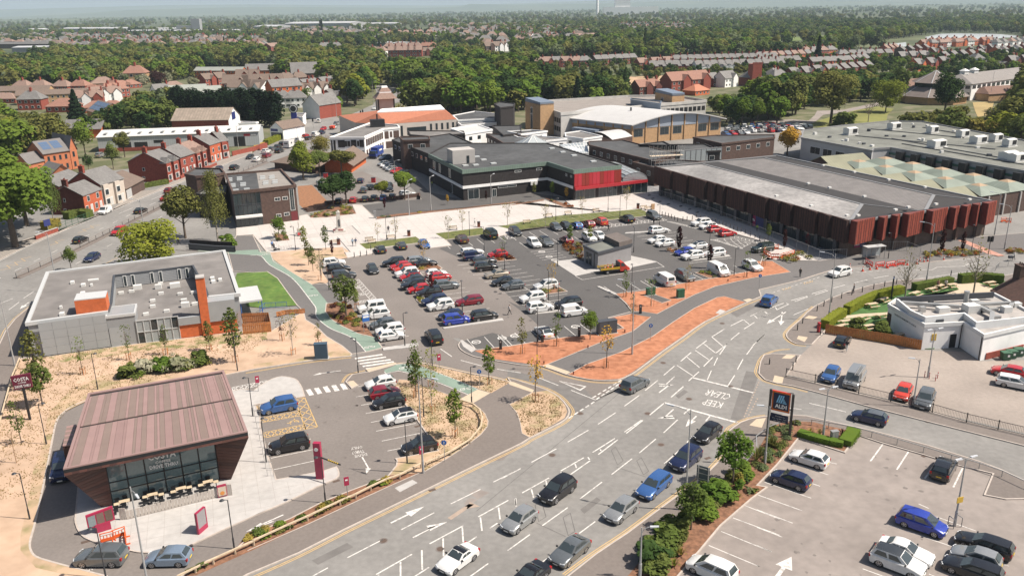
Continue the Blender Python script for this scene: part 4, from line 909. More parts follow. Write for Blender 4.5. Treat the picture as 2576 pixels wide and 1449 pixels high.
for i in range(7):
 s0,s1=i/7+.008,(i+1)/7-.008;b=M()
 b.Py([a0+fu*s0+nf*.12+Z3*5.4,a0+fu*s1+nf*.12+Z3*5.4,AR(s1,0)+nf*.12,AR((s0+s1)/2,0)+nf*.12,AR(s0,0)+nf*.12]);b.Bd('spandrel',hX,lh)
 b=M();p=a0+fu*(i/7)+nf*.3;b.Hx([p+Z3*z for z in()]or[p,p+fu*.008,p+fu*.008-nf*.2,p-nf*.2],[AR(i/7,0)+nf*.3,AR(i/7,0)+fu*.008+nf*.3,AR(i/7,0)+fu*.008+nf*.1,AR(i/7,0)+nf*.1]);b.Bd('brick_pier',bH,lh)
aB(lh,a0,a1,a0+fu/2+fd/2,[(i/7+.02,i/7+.118,2.4,5.2)for i in(0,2,3,5,6)],at=aL,aQ=bi)
aB(lh,a0,a2,a0+fu/2+fd/2,[(i/8+.01,(i+1)/8-.01,5.2,6.4)for i in range(8)],at=hX,aQ=hX,name='spandrel')
for i in range(9):az(lh,'brick_pier',a0+fd*(i/8)+ns*.1,.5,.3,6.6,atan2(fd.y,fd.x),bH)
b=M();p=a0+fd*.55+ns*2.4;b.box(p,12,4.5,4.2,atan2(fd.y,fd.x));b.Bd('blue_porch',ab('blue_grey_roof',(.16,.2,.26),.5),lh)
b=M();p=AR(.35,.45);b.Tb(p,p+Z3*1.6,.35,n=8);b.Bd('flue',ay,lh)
ac=thing('curved_canopy','pale curved canopy roof against arched hall side wall','canopy',xy(G1('20',1000,1320,4.5),0))
q=G('20 160,257 200,252 241,263 202,270',5.);b=M()
for i in range(6):
 f=lambda t:sin(pi*t)*1.2
 b.Py([al(q,0,i/6)+Z3*f(i/6),al(q,1,i/6)+Z3*f(i/6),al(q,1,(i+1)/6)+Z3*f((i+1)/6),al(q,0,(i+1)/6)+Z3*f((i+1)/6)])
b.Bd('canopy_roof',WR,ac);M().Pm([xy(p,0)for p in q],0,5).Bd('wall',aS,ac)
iS=ao('weathered_concrete',(.46,.45,.43),.85,.12,.4)
g7=GZ('20 50,204 103,222 296,204 383,197 317,186 232,188 60,198',8.5)
ms=cj('concrete multi-storey car park with open deck behind arched hall','car park',g7,8.5,iS,ao('deck',(.24,.215,.195),.9,.1,.4),cL=.9,ed=iS,name='multi_storey')
cc=bC(g7)
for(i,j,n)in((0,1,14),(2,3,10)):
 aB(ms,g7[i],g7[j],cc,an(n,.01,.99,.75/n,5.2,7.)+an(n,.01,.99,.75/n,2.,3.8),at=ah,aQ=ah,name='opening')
for(t,s,h,a8)in(('20','34,189 63,194 60,197 35,192',13.5,'buff stair tower with sloping roof at deck car park end'),('20','285,172 318,177 316,181 285,176',13.,'buff stair tower with mono-pitch roof on car park deck')):
 q=GZ(t+' '+s,h);u=q[1]-q[0];nn=bn(q[0],q[1],q[0]+VX((0,60,0)))*-6;q=[q[0],q[1],q[1]+nn,q[0]+nn]
 st=thing('stair_tower',a8,'stair tower',bC(q))
 M().Pm(q,0,h-1.5).Bd('wall',bH,st);M().Hx([q[0]+Z3*(h-1.4),q[1]+Z3*(h-2),q[2]+Z3*(h-2),q[3]+Z3*(h-1.4)],[q[0]+Z3*h,q[1]+Z3*(h-.8),q[2]+Z3*(h-.8),q[3]+Z3*h]).Bd('roof',ab('blue_grey_roof',(.16,.2,.26),.5),st)
 aB(st,q[0],q[1],bC(q),[(.35,.5,2,h-3)])
q=GZ('20 237,191 296,197 295,202 238,194',10.5)
cj('low plant room standing on car park deck behind white arch','plant room',q,10.5,ab('blue_grey_roof',(.16,.2,.26),.5),cg,name='plant_room')
dl=GZ('31 86,20 222,45 225,41 258,39 515,84',7.)+[xy(G1('31',2760,452,7),0)]+GZ('30 580,285 515,272 320,236 254,235 160,244 90,253',7.)
f7=cj('wide grey-green flat roofed supermarket covered with air units','supermarket',dl,7.,ao('pale_panel',(.40,.405,.41),.6,.05,.4),c5,cL=.35,ed=aL,name='supermarket')
aB(f7,dl[0],dl[1],bC(dl),[(.15,.30,3,5.2),(.34,.47,3,5.2),(.52,.65,3,5.2),(.70,.82,3,5.2),(.85,.97,3,5.2)])
M().bar(xy(dl[3],5.6),xy(dl[4],5.6),.8,.6).bar(xy(dl[3],4.),xy(dl[4],4.),.6,.2).Bd('green_gutter',ab('green_metal',(.05,.13,.10),.5),f7)
for i in range(8):
 p=dl[3].lerp(dl[4],.1+i*.125)+VX((-.8,-1,0));az(f7,'dark_shaft',xy(p,0),2.,1.6,6.8,atan2((dl[4]-dl[3]).y,(dl[4]-dl[3]).x),ah)
AU=[('30',900,1275,4),('30',1320,1225,4),('30',1690,1260,3.4),('30',1980,1300,3.6),('30',2130,1360,4.5),('30',2300,1340,3.6),('30',2430,1390,3.6),('30',1730,1400,4.8),('31',2420,280,4.6),('31',2500,300,4)]
for i,(t,x,y,s)in enumerate(AU):
 o=thing('air_unit','big white rooftop air unit, %s along supermarket roof'%bA(i),'air unit',G1(t,x,y+25,7.),.45,'air units on supermarket roof')
 b=M();b.box((0,0,.4),s,s*.6,1.7);b.box((0,0,0),s*1.15,s*.7,.25);b.add([(-s/2,-s*.3,2.1),(s/2,-s*.3,2.1),(s/2,s*.3,2.1),(-s/2,s*.3,2.1),(-s/2,0,2.4),(s/2,0,2.4)],[[0,1,5,4],[2,3,4,5],[0,4,3],[1,2,5]])
 ob=bpy.data.objects.new('casing',b.mesh('casing',be));cI.objects.link(ob);ob.parent=o
 b=M();b.box((s*.18,-s*.3-.05,.7),s*.45,.08,1.2);b.box((s/2+.03,0,.7),.08,s*.42,1.2);ob=bpy.data.objects.new('grille',b.mesh('grille',ah));cI.objects.link(ob);ob.parent=o
rr=random.Random(11)
for(t,x,y)in(('30',560,1300),('30',700,1330),('30',830,1362),('30',865,1362),('30',990,1390),('30',1030,1395),('30',1110,1415),('30',1080,1268),('30',1250,1318),('30',1420,1322),('30',1510,1235),('30',1640,1222),('30',1600,1360),('30',1500,1200),('30',1900,1270),('31',2130,195),('31',1570,115),('31',2240,270),('31',1780,240)):
 az(f7,'roof_vent',G1(t,x,y,6.98),rr.uniform(.7,1.5),rr.uniform(.6,1),rr.uniform(.3,.8),rr.uniform(0,1),be if rr.random()<.7 else ay)
b=M()
for(s)in('30 190,262 460,288','30 220,249 400,266','30 320,246 390,258','31 260,20 500,62','31 280,30 515,70'):
 q=G(s,7.15);b.bar(q[0],q[1],.3,.2)
b.Bd('cable_trays',ay,f7)
PY=ao('pale_green_roof',(.19,.225,.19),.7,.08,.5,aR=(.9,(.14,.17,.14),.15),bh=.12,aj=.2);i8=ao('rooflight_beige',(.33,.235,.15),.7,.1,1);iM=ao('olive_roof',(.20,.20,.135),.7,.08,.5,aR=(.9,(.15,.15,.1),.15),bh=.12,aj=.2)
gA=thing('covered_market','covered market under pale green pyramid roofs with beige rooflights','market',xy(G1('31',1500,380,5),0))
pc=[G1('31',x,y,7.5)for(x,y)in((1245,255),(1500,305),(1790,355),(2070,410),(2420,470),(990,285),(1245,335),(1530,385),(1830,445),(2150,505))]
pu=(pc[4]-pc[0])/4;jf=pc[5]-pc[0];jc=(pc[9]-pc[4]);d4=(jf+jc)/2
for i in range(2):
 for j in range(5):
  c=pc[0]+pu*j+d4*i;q=[c+pu*.5+d4*.5,c+pu*.5-d4*.5,c-pu*.5-d4*.5,c-pu*.5+d4*.5]
  lo=[xy(p,5.1)for p in q];hi=[xy(c.lerp(p,.3),6.5)for p in q];jq=[xy(c.lerp(p,.05),6.9)for p in q]
  o=M().add(lo+hi,[[k,(k+1)%4,4+(k+1)%4,4+k]for k in range(4)]).Bd('pyramid_roof',PY,gA)
  M().add([xy(p,6.5)for p in hi]+jq,[[k,(k+1)%4,4+(k+1)%4,4+k]for k in range(4)]+[[4,5,6,7]]).Bd('rooflight',i8,o)
for j in range(5):
 c=pc[0]+pu*j+d4*1.5;d=d4*.9
 b=M();m0,m1=c-pu*.5,c+pu*.5
 b.Py([xy(m0,4.6),xy(m0+d,4.6),xy(c+d,6.8),xy(c,6.8)]);b.Py([xy(c,6.8),xy(c+d,6.8),xy(m1+d,4.6),xy(m1,4.6)]);b.Bd('gable_roof',iM,gA)
 M().Py([xy(m0+d,5),xy(m1+d,5),xy(c+d,6.75)]).Py([xy(m0,5),xy(m1,5),xy(c,6.75)]).Bd('gable_end',aS,gA)
mq=[pc[0]-pu*.48-d4*.48,pc[4]+pu*.48-d4*.48,pc[4]+pu*.48+d4*2.35,pc[0]-pu*.48+d4*2.35]
M().Pm([xy(p,0)for p in mq],0,4.95).Bd('wall',aS,gA)
b=M()
for k in range(6):
 p=mq[1].lerp(mq[2],k/5);b.box(xy(p,0),.4,.6,4.9,.4)
b.Bd('concrete_posts',ck,gA)
q=GZ('31 103,50 128,40 176,48 148,60',6.5)
bs=thing('beige_roofed_store','low store with beige ribbed pitched roof beside supermarket wall','store',bC(q));aM(bs,q[0],q[3],14,4.2,6.4,aS,iM,ax=False)
hc=G1('30',1690,985);hx=thing('polygon_hall','octagonal hall with two-tier grey slate roof and lantern glazing','hall',hc)
def bL(c,r,z,n=8,a=.2):return[xy(c,z)+VX((cos(a+2*pi*k/n),sin(a+2*pi*k/n),0))*r for k in range(n)]
def eC(b,p,q):n=len(p);b.add(list(p)+list(q),[[k,(k+1)%n,n+(k+1)%n,n+k]for k in range(n)])
iG=ao('polygon_slate',(.17,.14,.125),.8,.1,.5)
b=M();eC(b,bL(hc,15,0),bL(hc,15,3.6));b.Bd('wall',bH,hx)
b=M();eC(b,bL(hc,16.5,3.4),bL(hc,9.5,7.6));b.Bd('lower_roof',iG,hx)
b=M();eC(b,bL(hc,9,6.8),bL(hc,9,9.8));b.Bd('lantern_glass',bi,hx)
b=M();eC(b,bL(hc,10.5,9.6),bL(hc,.2,15));b.Bd('upper_roof',iG,hx)
b=M()
for k in range(8):
 b.bar(bL(hc,10.5,9.75)[k],bL(hc,.2,15.1)[k],.35,.12);b.bar(bL(hc,16.5,3.55)[k],bL(hc,9.5,7.7)[k],.35,.12)
b.Bd('hip_caps',ab('pale_lead',(.42,.42,.42),.5),hx)
lr=thing('long_range','long grey-roofed building with white timbered upper floor on posts','building',xy(G1('30',2300,900),0))
A_,B_=xy(G1('30',1840,885,4),0),xy(G1('30',2640,775,4),0);A_,B_=xy(G1('30',2065,890,4.2),0),xy(G1('30',2760,790,4.2),0)
hL=aM(lr,A_,B_,18,8,12,aq,ao('long_slate',(.20,.185,.175),.8,.08,.4),ax=True,bP=7,n=VX((-.72,.69,0)).normalized())
aB(lr,hL['A'],hL['B'],hL['c'],an(16,0,1,.045,5.6,7.2),at=ah);aB(lr,hL['A'],hL['E'],hL['c'],an(6,.02,.98,.12,5.6,7.2),at=ah);aB(lr,hL['A'],hL['E'],hL['c'],an(6,.02,.98,.13,.2,3.8),at=ah)
b=M()
for f in(.05,.2):p=hL['r0'].lerp(hL['r1'],f);b.box(p-Z3*.3,3,3,1.8,.4);fq(b,p,3.6,.5,p.z+1.5,p.z+2.6,.4)
b.Bd('roof_lantern',aO,hL['roof'])
for(s1,s2,i3,a8)in(('30 296,169','30 412,158',18,'low brown tiled wing behind octagonal hall'),('30 448,184','30 536,178',14,'brown roofed brick wing right of timbered range')):
 o=thing('brown_roofed_wing',a8,'building',G(s1)[0]);aM(o,xy(G(s1,3)[0],0),xy(G(s2,3)[0],0),i3,3.4,6.2,bH,ao('brown_wing_tile',(.165,.095,.07),.85,.08,.5),ax=True,bP=4)
ws=thing('white_trade_shed','long white ribbed trade shed with roof lights and shop signs','shed',xy(G1('01',1700,180),0))
wA,wB=G1('01',958,232),G1('01',2505,168)
hW=aM(ws,wA,wB,17,5.2,6.6,ao('ribbed_white',(.42,.44,.45),.6,.04,.5,aR=(.8,(.36,.38,.39),.2)),ao('white_sheet_roof',(.55,.545,.53),.55,.05,.3),ax=True)
for i in range(14):
 p=hW['A'].lerp(hW['B'],.04+i*.07)+hW['n']*3.5;az(ws,'roof_light',xy(p,6.02),1.,3.4,.16,atan2(hW['u'].y,hW['u'].x),ab('rooflight_grey',(.25,.26,.25),.4))
aB(ws,wA,wB,hW['c'],[(.12,.20,.2,3.2),(.22,.3,.2,3.),(.34,.40,2.5,3.5),(.60,.68,.2,3.6),(.72,.80,.2,3.6),(.84,.91,.1,3.6)],at=ah,aQ=ah,name='loading_door')
aB(ws,wA,wB,hW['c'],[(.905,.945,3.7,4.5)],at=ab('sign_red',(.4,.03,.04),.5),aQ=ab('sign_red',(.4,.03,.04),.5),name='shop_sign');aB(ws,wA,wB,hW['c'],[(.95,.985,3.7,4.5)],at=aL,aQ=aO,name='shop_sign')
M().Pl([wA.lerp(wB,.0)-hW['n']*.1,wA.lerp(wB,.5)-hW['n']*.1],.15,0,z1=1.2).Bd('brick_plinth',aV,ws)
wr=thing('brick_trade_shed','brick shed with mottled corrugated roof and white gable behind white shed','shed',xy(G1('00',1950,1260),0))
hR=aM(wr,xy(G1('00',1672,1300),0),xy(G1('00',2215,1290),0),16,5.6,9.6,aV,ao('corrugated',(.25,.205,.165),.85,.2,.5,aR=(1.2,(.2,.165,.13),.2)),ax=True)
b=M();nn=hR['u']*.15;q=[xy(hR['B'],0),xy(hR['C'],0),xy(hR['C'],5.6),xy((hR['B']+hR['C'])/2,9.5),xy(hR['B'],5.6)];b.Py([p+nn for p in q]);b.Bd('gable_front',aq,wr)
b=M();q=[xy(hR['B'].lerp(hR['C'],f),z)+nn*2 for f,z in((.3,5),(.6,5),(.6,8),(.3,8))];b.Py(q);b.Bd('blue_sign',de,wr)
jw=cj('small flat-roofed white annexe beside gabled trade shed','shed',GZ('00 460,239 493,238 498,237 464,236',4),4,aq,bF,name='annexe')
sh=thing('car_showroom','small gabled glazed car showroom beside tall blue sign','showroom',G1('10',240,1330))
hS=aM(sh,G1('10',165,1340),G1('10',290,1350),12,4.2,6.6,aq,bF,ax=False)
aB(sh,hS['A'],hS['B'],hS['c'],[(.05,.95,.2,2.7)],at=aO);aB(sh,hS['A'],hS['B'],hS['c'],[(.05,.6,3.,4.)],at=de,aQ=de,name='shop_sign')
gY=thing('totem_sign','tall blue totem sign with round white emblem by showroom','sign',G1('10',398,1230))
M().box(G1('10',398,1230),2.4,.7,6.2,0).Bd('pylon',ab('deep_blue',(.02,.03,.2),.4),gY)
b=M();p=xy(G1('10',398,1230),7.9);b.Tb(p+VX((0,-.3,0)),p+VX((0,.3,0)),1.9,n=20);b.Bd('disc',ah,gY)
M().Tb(p+VX((0,-.4,0)),p+VX((0,-.32,0)),1.6,n=20).Bd('emblem',aO,gY)
M().Tb(p+VX((0,-.48,0)),p+VX((0,-.42,0)),1.25,n=20).Bd('emblem_centre',ah,gY)
def c_(aH,s1,s2,bI,aI,aZ,wall,cd,ch=(.02,),cS=2,d6=None,gE=False,hT=False,cA=True,dn=(-.97,.12)):
 A,B=G(s1)[0],G(s2)[0];o=thing('brick_house',aH,'house',(A+B)/2,aN='houses along left road')
 n=VX((-(B-A).y,(B-A).x,0)).normalized()
 h=aM(o,A,B,bI,aI,aZ,wall,cd,ax=True,n=n,ej=.25)
 L=h['L'];w=1.15/L
 aB(o,A,B,h['c'],[(f-w/2,f+w/2,3.1,4.5)for f in[(i+.5)/cS for i in range(cS)]]+[(f-w/2,f+w/2,.7,2.2)for f in[(i+.22)/cS for i in range(cS)]])
 aB(o,A,B,h['c'],[(f-.5/L,f+.5/L,.05,2.2)for f in[(i+.72)/cS for i in range(cS)]],at=aO,aQ=ab('door_paint',(.5,.5,.48),.5),name='door')
 if d6:
  b=M();e=-n*.06;b.Hx([A+Z3*.0,B+Z3*.0,xy(B,aI-.05),xy(A,aI-.05)],[p+e for p in(A,B,xy(B,aI-.05),xy(A,aI-.05))]);b.Bd('front_brickwork',d6,o)
  for ig in c4[o.name]:
   if ig.name.startswith(('window','door')):ig.location=ig.location-n*.065
 for f in ch:chimney(h,f,0,(.7,1.3),wall)
 if gE:
  for f in[(i+.25)/cS for i in range(cS)]:
   p=A.lerp(B,f);M().box(p-n*.35,1.9,.7,aI-.1,atan2(h['u'].y,h['u'].x)).Bd('bay',d6 or wall,o)
   bw=M();bw.box(p-n*.74+Z3*.7,1.5,.06,1.5,atan2(h['u'].y,h['u'].x));bw.box(p-n*.74+Z3*3.1,1.5,.06,1.5,atan2(h['u'].y,h['u'].x));bo=bw.Bd('window',aO,o)
   bw=M();bw.box(p-n*.78+Z3*.8,1.2,.04,1.3,atan2(h['u'].y,h['u'].x));bw.box(p-n*.78+Z3*3.2,1.2,.04,1.3,atan2(h['u'].y,h['u'].x));bw.Bd('pane',bi,bo)
   if hT:
    b=M();r=p-n*.75;u=h['u'];b.add([xy(r-u*1.2,aI-.2),xy(r+u*1.2,aI-.2),xy(r,aI+1.5),xy(r-u*1.2+n*2.2,aI-.2),xy(r+u*1.2+n*2.2,aI-.2),xy(r+n*2.2,aI+1.5)],[[0,1,2],[1,4,5,2],[0,2,5,3]]);b.Bd('gablet_roof',cd,o)
 if cA:
  aB(o,A,h['E'],h['c'],[(.55,.62,3.2,4.2),(.58,.66,.8,1.6)])
 return h
iy=ao('orange_front_brick',(.42,.10,.045),.9,.1,2);hK=ao('dark_red_gable',(.125,.035,.026),.9,.2,1.5);jj=ao('cream_front',(.5,.44,.38),.8,.06,1)
c_('end terrace with orange brick front and dark red gable wall','01 166,168','01 201,154',8.5,4.9,7.2,hK,a7,(.03,),2,iy)
c_('double-fronted house with white shop front and brick bay','01 201,153','01 244,139',10,5.9,9.,aV,a7,(.02,),2,jj,gE=True)
gh=thing('garage_house','low brown-roofed bungalow with roller shutter garage','bungalow',G1('01',1330,620));aM(gh,G1('01',1226,690),G1('01',1400,590),14,2.9,5.,aS,bF,ax=True,bP=0,n=VX((-.95,.3,0)).normalized())
aB(gh,G1('01',1226,690),G1('01',1400,590),G1('01',1200,560),[(.02,.28,.1,2.4)],at=aO,aQ=ab('shutter',(.42,.43,.43),.5),name='garage_door')
c_('tall brick semi with big plain side gable and gabled bays','01 322,105','01 349,96',12,5.8,8.6,aV,a7,(.03,),2,None,gE=True,hT=True)
c_('slate-roofed brick house with white window bands in terrace','01 352,92','01 380,82',10,5.6,8.4,aV,a7,(.02,),2)
c_('tile-roofed terrace house with gabled brick bays and red wall','01 380,82','01 402,74',10,5.6,8.4,aV,ds,(.02,.95),2,None,gE=True,hT=True)
c_('slate-roofed brick pair with paired doors beyond gabled bays','01 408,67','01 430,59',10,5.8,8.6,aV,a7,(.4,),2,iy)
c_('last brick terrace house before trade shed yard','01 431,59','01 444,57',10,5.8,8.6,aV,a7,(.6,),1,None,gE=True)
fW=thing('rear_wing','dark slate rear wing behind white shop house','house',G1('01',620,560));aM(fW,xy(G1('01',560,560,3.5),0),xy(G1('01',800,470,3.5),0),8,3.5,5.6,hK,a7)
ge=thing('rear_wing','small slate roofed rear wing of tall brick semi','house',G1('01',1320,350));aM(ge,xy(G1('01',1250,345,4),0),xy(G1('01',1345,355,4),0),7,4.6,6.4,aV,a7)
eU=thing('care_flats','modern orange brick flats with solar panels on grey roof','flats',G1('01',520,420))
NB=ao('new_orange_brick',(.44,.155,.075),.9,.08,1.5);GT=ao('grey_concrete_tile',(.155,.145,.14),.85,.08,.8)
nv=VX((-.75,.66,0)).normalized()
c0,c1,c2,c3=G1('01',300,480),G1('01',455,440),G1('01',700,400),G1('01',770,385)
h=aM(eU,c1,c2,13,6.2,9.4,NB,GT,ax=True,n=nv)
aB(eU,c1,c2,h['c'],an(4,.05,.95,.09,3.7,5.2)+an(4,.05,.95,.09,.8,2.3),at=ay)
for k in range(2):
 for i in range(4):
  for j in range(3):
   jy=h['A'].lerp(h['B'],.10+k*.42+i*.085)-VX((0,0,0));
   q=[]
   for(di,dj)in((0,0),(.08,0),(.08,.92),(0,.92)):
    t=.25+(j+dj)*.2;b4=h['A'].lerp(h['B'],.10+k*.42+i*.085+di)+h['n']*6.5*t;q.append(xy(b4,6.2+3.2*t+.22))
   M().Py(q).Bd('solar_panel',ab('solar_cell',(.10,.15,.24),.2,0,.8),eU)
h2=aM(eU,c0,c1-(c1-c0).normalized()*.3,11,4.2,6.6,NB,GT,ax=True,n=nv);aB(eU,c0,c1,h2['c'],an(2,.1,.9,.14,.8,2.4),at=ay)
h3=aM(eU,c2+(c3-c2).normalized()*.2,c3,14,6.8,10.4,NB,GT,ax=False,n=nv);aB(eU,c2,c3,h3['c'],an(1,.1,.9,.3,3.9,5.6)+an(1,.1,.9,.3,.8,2.4),at=ay)
h1=thing('brick_outbuilding','low gabled orange brick outbuilding in front of care flats','outbuilding',G1('01',640,430));aM(h1,xy(G1('01',500,440,2.5),0),xy(G1('01',700,425,2.5),0),9,2.6,5,NB,GT,ax=False,n=nv)
gl=thing('garden_house','orange brick gabled house among trees behind care flats','house',G1('00',800,1330));aM(gl,G1('00',620,1340),G1('00',985,1330),11,3.6,6.8,fF,a7,ax=True)
print('buildings done')
# vehicles
aX={}
def gk(nm,c,b6=.0,cH=.25):
 aX[nm]=ab('paint_'+nm.replace(' ','_'),c,cH,b6,.5,gm=.6);return aX[nm]
for nm,c,me in(('white',(.66,.66,.65),0),('black',(.012,.012,.014),0),('dark grey',(.045,.05,.055),.3),('grey',(.15,.165,.175),.4),('silver',(.36,.37,.37),.5),('red',(.42,.018,.022),0),('dark red',(.20,.012,.025),.1),('blue',(.05,.13,.34),.3),('navy',(.016,.024,.07),.2),('bright blue',(.025,.05,.33),.2),('light blue',(.24,.31,.40),.4),('gold',(.40,.35,.28),.4),('brown',(.10,.055,.045),.3),('dark green',(.018,.028,.022),.1),('orange red',(.50,.05,.03),0)):
 gk(nm,c,me)
ey=ab('tyre_rubber',(.012,.012,.013),.85);iF=ab('alloy_rim',(.38,.38,.39),.3,.6);jh=ab('dark_rim',(.05,.05,.055),.4)
bE=ab('car_glass',(.04,.052,.056),.03,0,1.);eX=ab('headlamp',(.62,.64,.66),.15);fe=ab('tail_lamp',(.32,.008,.01),.25)  # car glass base lightened to stand in for reflected sky
iU=ab('plate_white',(.7,.7,.66),.5);jm=ab('plate_yellow',(.6,.42,.04),.5);dI=ab('dark_trim',(.022,.022,.024),.6)
ft=dict(hatchback=(4.05,1.76,1.47,.96,.70,.22,.03,-.36,-.47,0),suv=(4.5,1.88,1.68,1.08,.84,.22,.06,-.40,-.475,0),estate=(4.75,1.82,1.48,.97,.70,.20,.03,-.42,-.485,0),saloon=(4.6,1.8,1.43,.95,.70,.18,.02,-.22,-.36,0),coupe=(4.4,1.84,1.40,.95,.68,.18,.0,-.24,-.43,0),mpv=(4.4,1.82,1.66,1.02,.80,.30,.10,-.40,-.48,0),small_van=(4.3,1.82,1.82,1.08,.84,.30,.14,-.455,-.495,1),van=(5.1,1.98,2.,1.2,.95,.36,.20,-.465,-.495,1),jeep=(4.6,1.9,1.82,1.12,.95,.20,.12,-.45,-.485,0),convertible=(4.15,1.84,1.34,.92,.66,.14,-.02,-.17,-.30,0))
def c8(kind):
 L,W,H,bz,nz,cf,rf,rr,tf,d3=ft[kind];h=L/2;c,f,r,t=cf*L,rf*L,rr*L,tf*L
 R_=.34 if kind not in('suv','jeep','van')else .37;xf,xr=.305*L,-.29*L;ar=R_+.06
 def dE(e5,fH):
  p=[(h-.10-e5,.24),(h-e5,.42),(h-.01-e5,nz-.12),(h-.14-e5,nz-fH*.6),(h*.72,nz+(bz-nz)*.55-fH),(c,bz-fH),((c+t)/2,bz+.01-fH),(t,bz+.03-fH),(-h+.05+e5,bz-.06-fH),(-h+e5,.55),(-h+.04+e5,.27)]
  for x0 in(xr,xf):
   for k in range(7):a=pi-pi*k/6;p.append((x0+ar*cos(a),.24+(R_-.24)*0+max(0,ar*sin(a))*1.))
  return p
 fv=[(-W/2,.16,.10),(-W/2+.05,.09,.04),(-W/2+.26,.0,.0),(W/2-.26,.0,.0),(W/2-.05,.09,.04),(W/2,.16,.10)]
 b=M();P_=[[(x,y,z)for x,z in dE(ix,iz)]for y,ix,iz in fv];n=len(P_[0])
 for q in P_:b.v+=q
 for i in range(len(fv)-1):
  for k in range(n):
   j=(k+1)%n;b.f.append([i*n+k,i*n+j,(i+1)*n+j,(i+1)*n+k]);b.m.append(2 if k>=10 else 0)
 b.f.append(list(range(n)));b.m.append(0);b.f.append(list(range((len(fv)-1)*n,len(fv)*n))[::-1]);b.m.append(0)
 wb,wr=W/2-.06,W/2-(.22 if not d3 else .15);m=(f+r)/2;zb=bz-.02
 def cA(s):return[(c,s*wb*.93,zb),(t,s*wb*.95,zb+.02),(r,s*wr*.95,H-.07),(m,s*wr,H-.02),(f,s*wr*.95,H-.06)]
 Ls,Rs=cA(1),cA(-1)
 bZ=[(r,0,H-.04),(m,0,H+.01),(f,0,H-.03)]
 if kind!='convertible' or True:
  b4=len(b.v);b.v+=Ls+Rs+bZ
  q=lambda*i:[b4+k for k in i]
  b.f+=[q(0,1,2,3,4),q(9,8,7,6,5),q(5,0,4,12,9),q(1,6,7,10,2)];b.m+=[0,0,0,0]
  b.f+=[q(2,10,11,3),q(3,11,12,4),q(10,7,8,11),q(11,8,9,12)];b.m+=[1]*4
 bB={'body':b.mesh('body',[aX['white'],aX['white'],dI],ak=38)}
 V=lambda p:VX(p)
 def d0(q,k,cU):
  q=[V(p)for p in q];ce=sum(q,VX())/len(q);nn=(q[1]-q[0]).cross(q[-1]-q[0]).normalized();q=[ce+(p-ce)*k for p in q]
  return[p+nn*cU for p in q]
 def gl(nm,q):g=M();g.Py(q);bB[nm]=g.mesh(nm,bE)
 gl('windscreen',d0([Rs[0],Ls[0],Ls[4],Rs[4]],.90,.02));
 gl('rear_window',[p+VX((0,0,.06))for p in d0([Ls[1],Rs[1],Rs[2],Ls[2]],.78,.02)]if not d3 else d0([Ls[1],Rs[1],Rs[2],Ls[2]],.7,.02))
 zl,zh=bz+.06,H-.14
 def sx(fr,z):
  k=(z-zb)/(H-.06-zb);x0=c+(f-c)*k;x1=t+(r-t)*k;return x0+(x1-x0)*fr
 def sy(z):k=(z-zb)/(H-.02-zb);return wb*.945+(wr*.975-wb*.945)*k+.03
 gI=((.10,.47),(.51,.90))if not d3 else((.06,.30),)
 for s in(1,-1):
  for a0,a1 in gI:
   q=[(sx(a0+.02,zl),s*sy(zl),zl),(sx(a1+.02,zl),s*sy(zl),zl),(sx(a1,zh),s*sy(zh),zh),(sx(a0+.06,zh),s*sy(zh),zh)]
   gl('side_window_%d_%d'%(s,int(a0*100)),q if s>0 else q[::-1])
 w=M();w.Tb((0,-.11,0),(0,.11,0),R_,n=16);bB['_tyre']=w.mesh('tyre',ey,ak=40)
 w=M()
 for k in range(5):
  a=2*pi*k/5
  w.Py([(cos(a+d)*il,.122,sin(a+d)*il)for d,il in((-.36,R_*.66),(0,R_*.1),(.36,R_*.66))][::-1])
 w.Tb((0,.10,0),(0,.126,0),R_*.26,n=8)
 for k in range(12):
  a,a2=2*pi*k/12,2*pi*(k+1)/12
  w.Py([(cos(a2)*R_*.6,.121,sin(a2)*R_*.6),(cos(a2)*R_*.7,.121,sin(a2)*R_*.7),(cos(a)*R_*.7,.121,sin(a)*R_*.7),(cos(a)*R_*.6,.121,sin(a)*R_*.6)][::-1])
 bB['_rim']=w.mesh('rim',iF);bB['_wheels']=[(xf,1),(xf,-1),(xr,1),(xr,-1)];bB['_r']=R_;bB['_w']=W
 def gj(nm,fN,m):
  g=M()
  for(cx,cy,cz,i7,iY,iH)in fN:g.box((cx,cy,cz-iH/2),i7,iY,iH)
  bB[nm]=g.mesh(nm,m)
 for s in(1,-1):
  g=M();x=h-.12;y=s*(W/2-.22);eF=nz-.10
  g.Hx([(x-.15,y-s*.22,eF-.06),(x-.28,y+s*.185,eF-.05),(x-.30,y+s*.165,eF+.09),(x-.15,y-s*.22,eF+.06)],[(x+.125,y-s*.22,eF-.06),(x-.01,y+s*.19,eF-.04),(x-.04,y+s*.17,eF+.09),(x+.105,y-s*.22,eF+.06)]);bB['headlight_%d'%s]=g.mesh('headlight',eX)
  gj('tail_light_%d'%s,[(-h+.13,s*(W/2-.13),bz-.20,.22,.22,.26)],fe)
  gj('wing_mirror_%d'%s,[(c-.16,s*(W/2+.05),bz+.05,.12,.18,.13)],dI)
 gj('number_plate_f',[(h+.01,0,.40,.03,.52,.12)],iU);gj('number_plate_r',[(-h-.01,0,.62,.03,.52,.12)],jm)
 gj('grille',[(h-.005,0,nz-.17,.04,.78,.13),(h-.005,0,.33,.04,1.1,.10)],dI)
 return bB
CM={k:c8(k)for k in ft}
for k in CM:
 for nm,me in CM[k].items():
  if hasattr(me,'name')and nm[0]!='_':me.name=nm.split('_1')[0].split('_-1')[0]
def b7(o,bO):
 for i,m in enumerate(bO):
  o.material_slots[i].link='OBJECT';o.material_slots[i].material=m
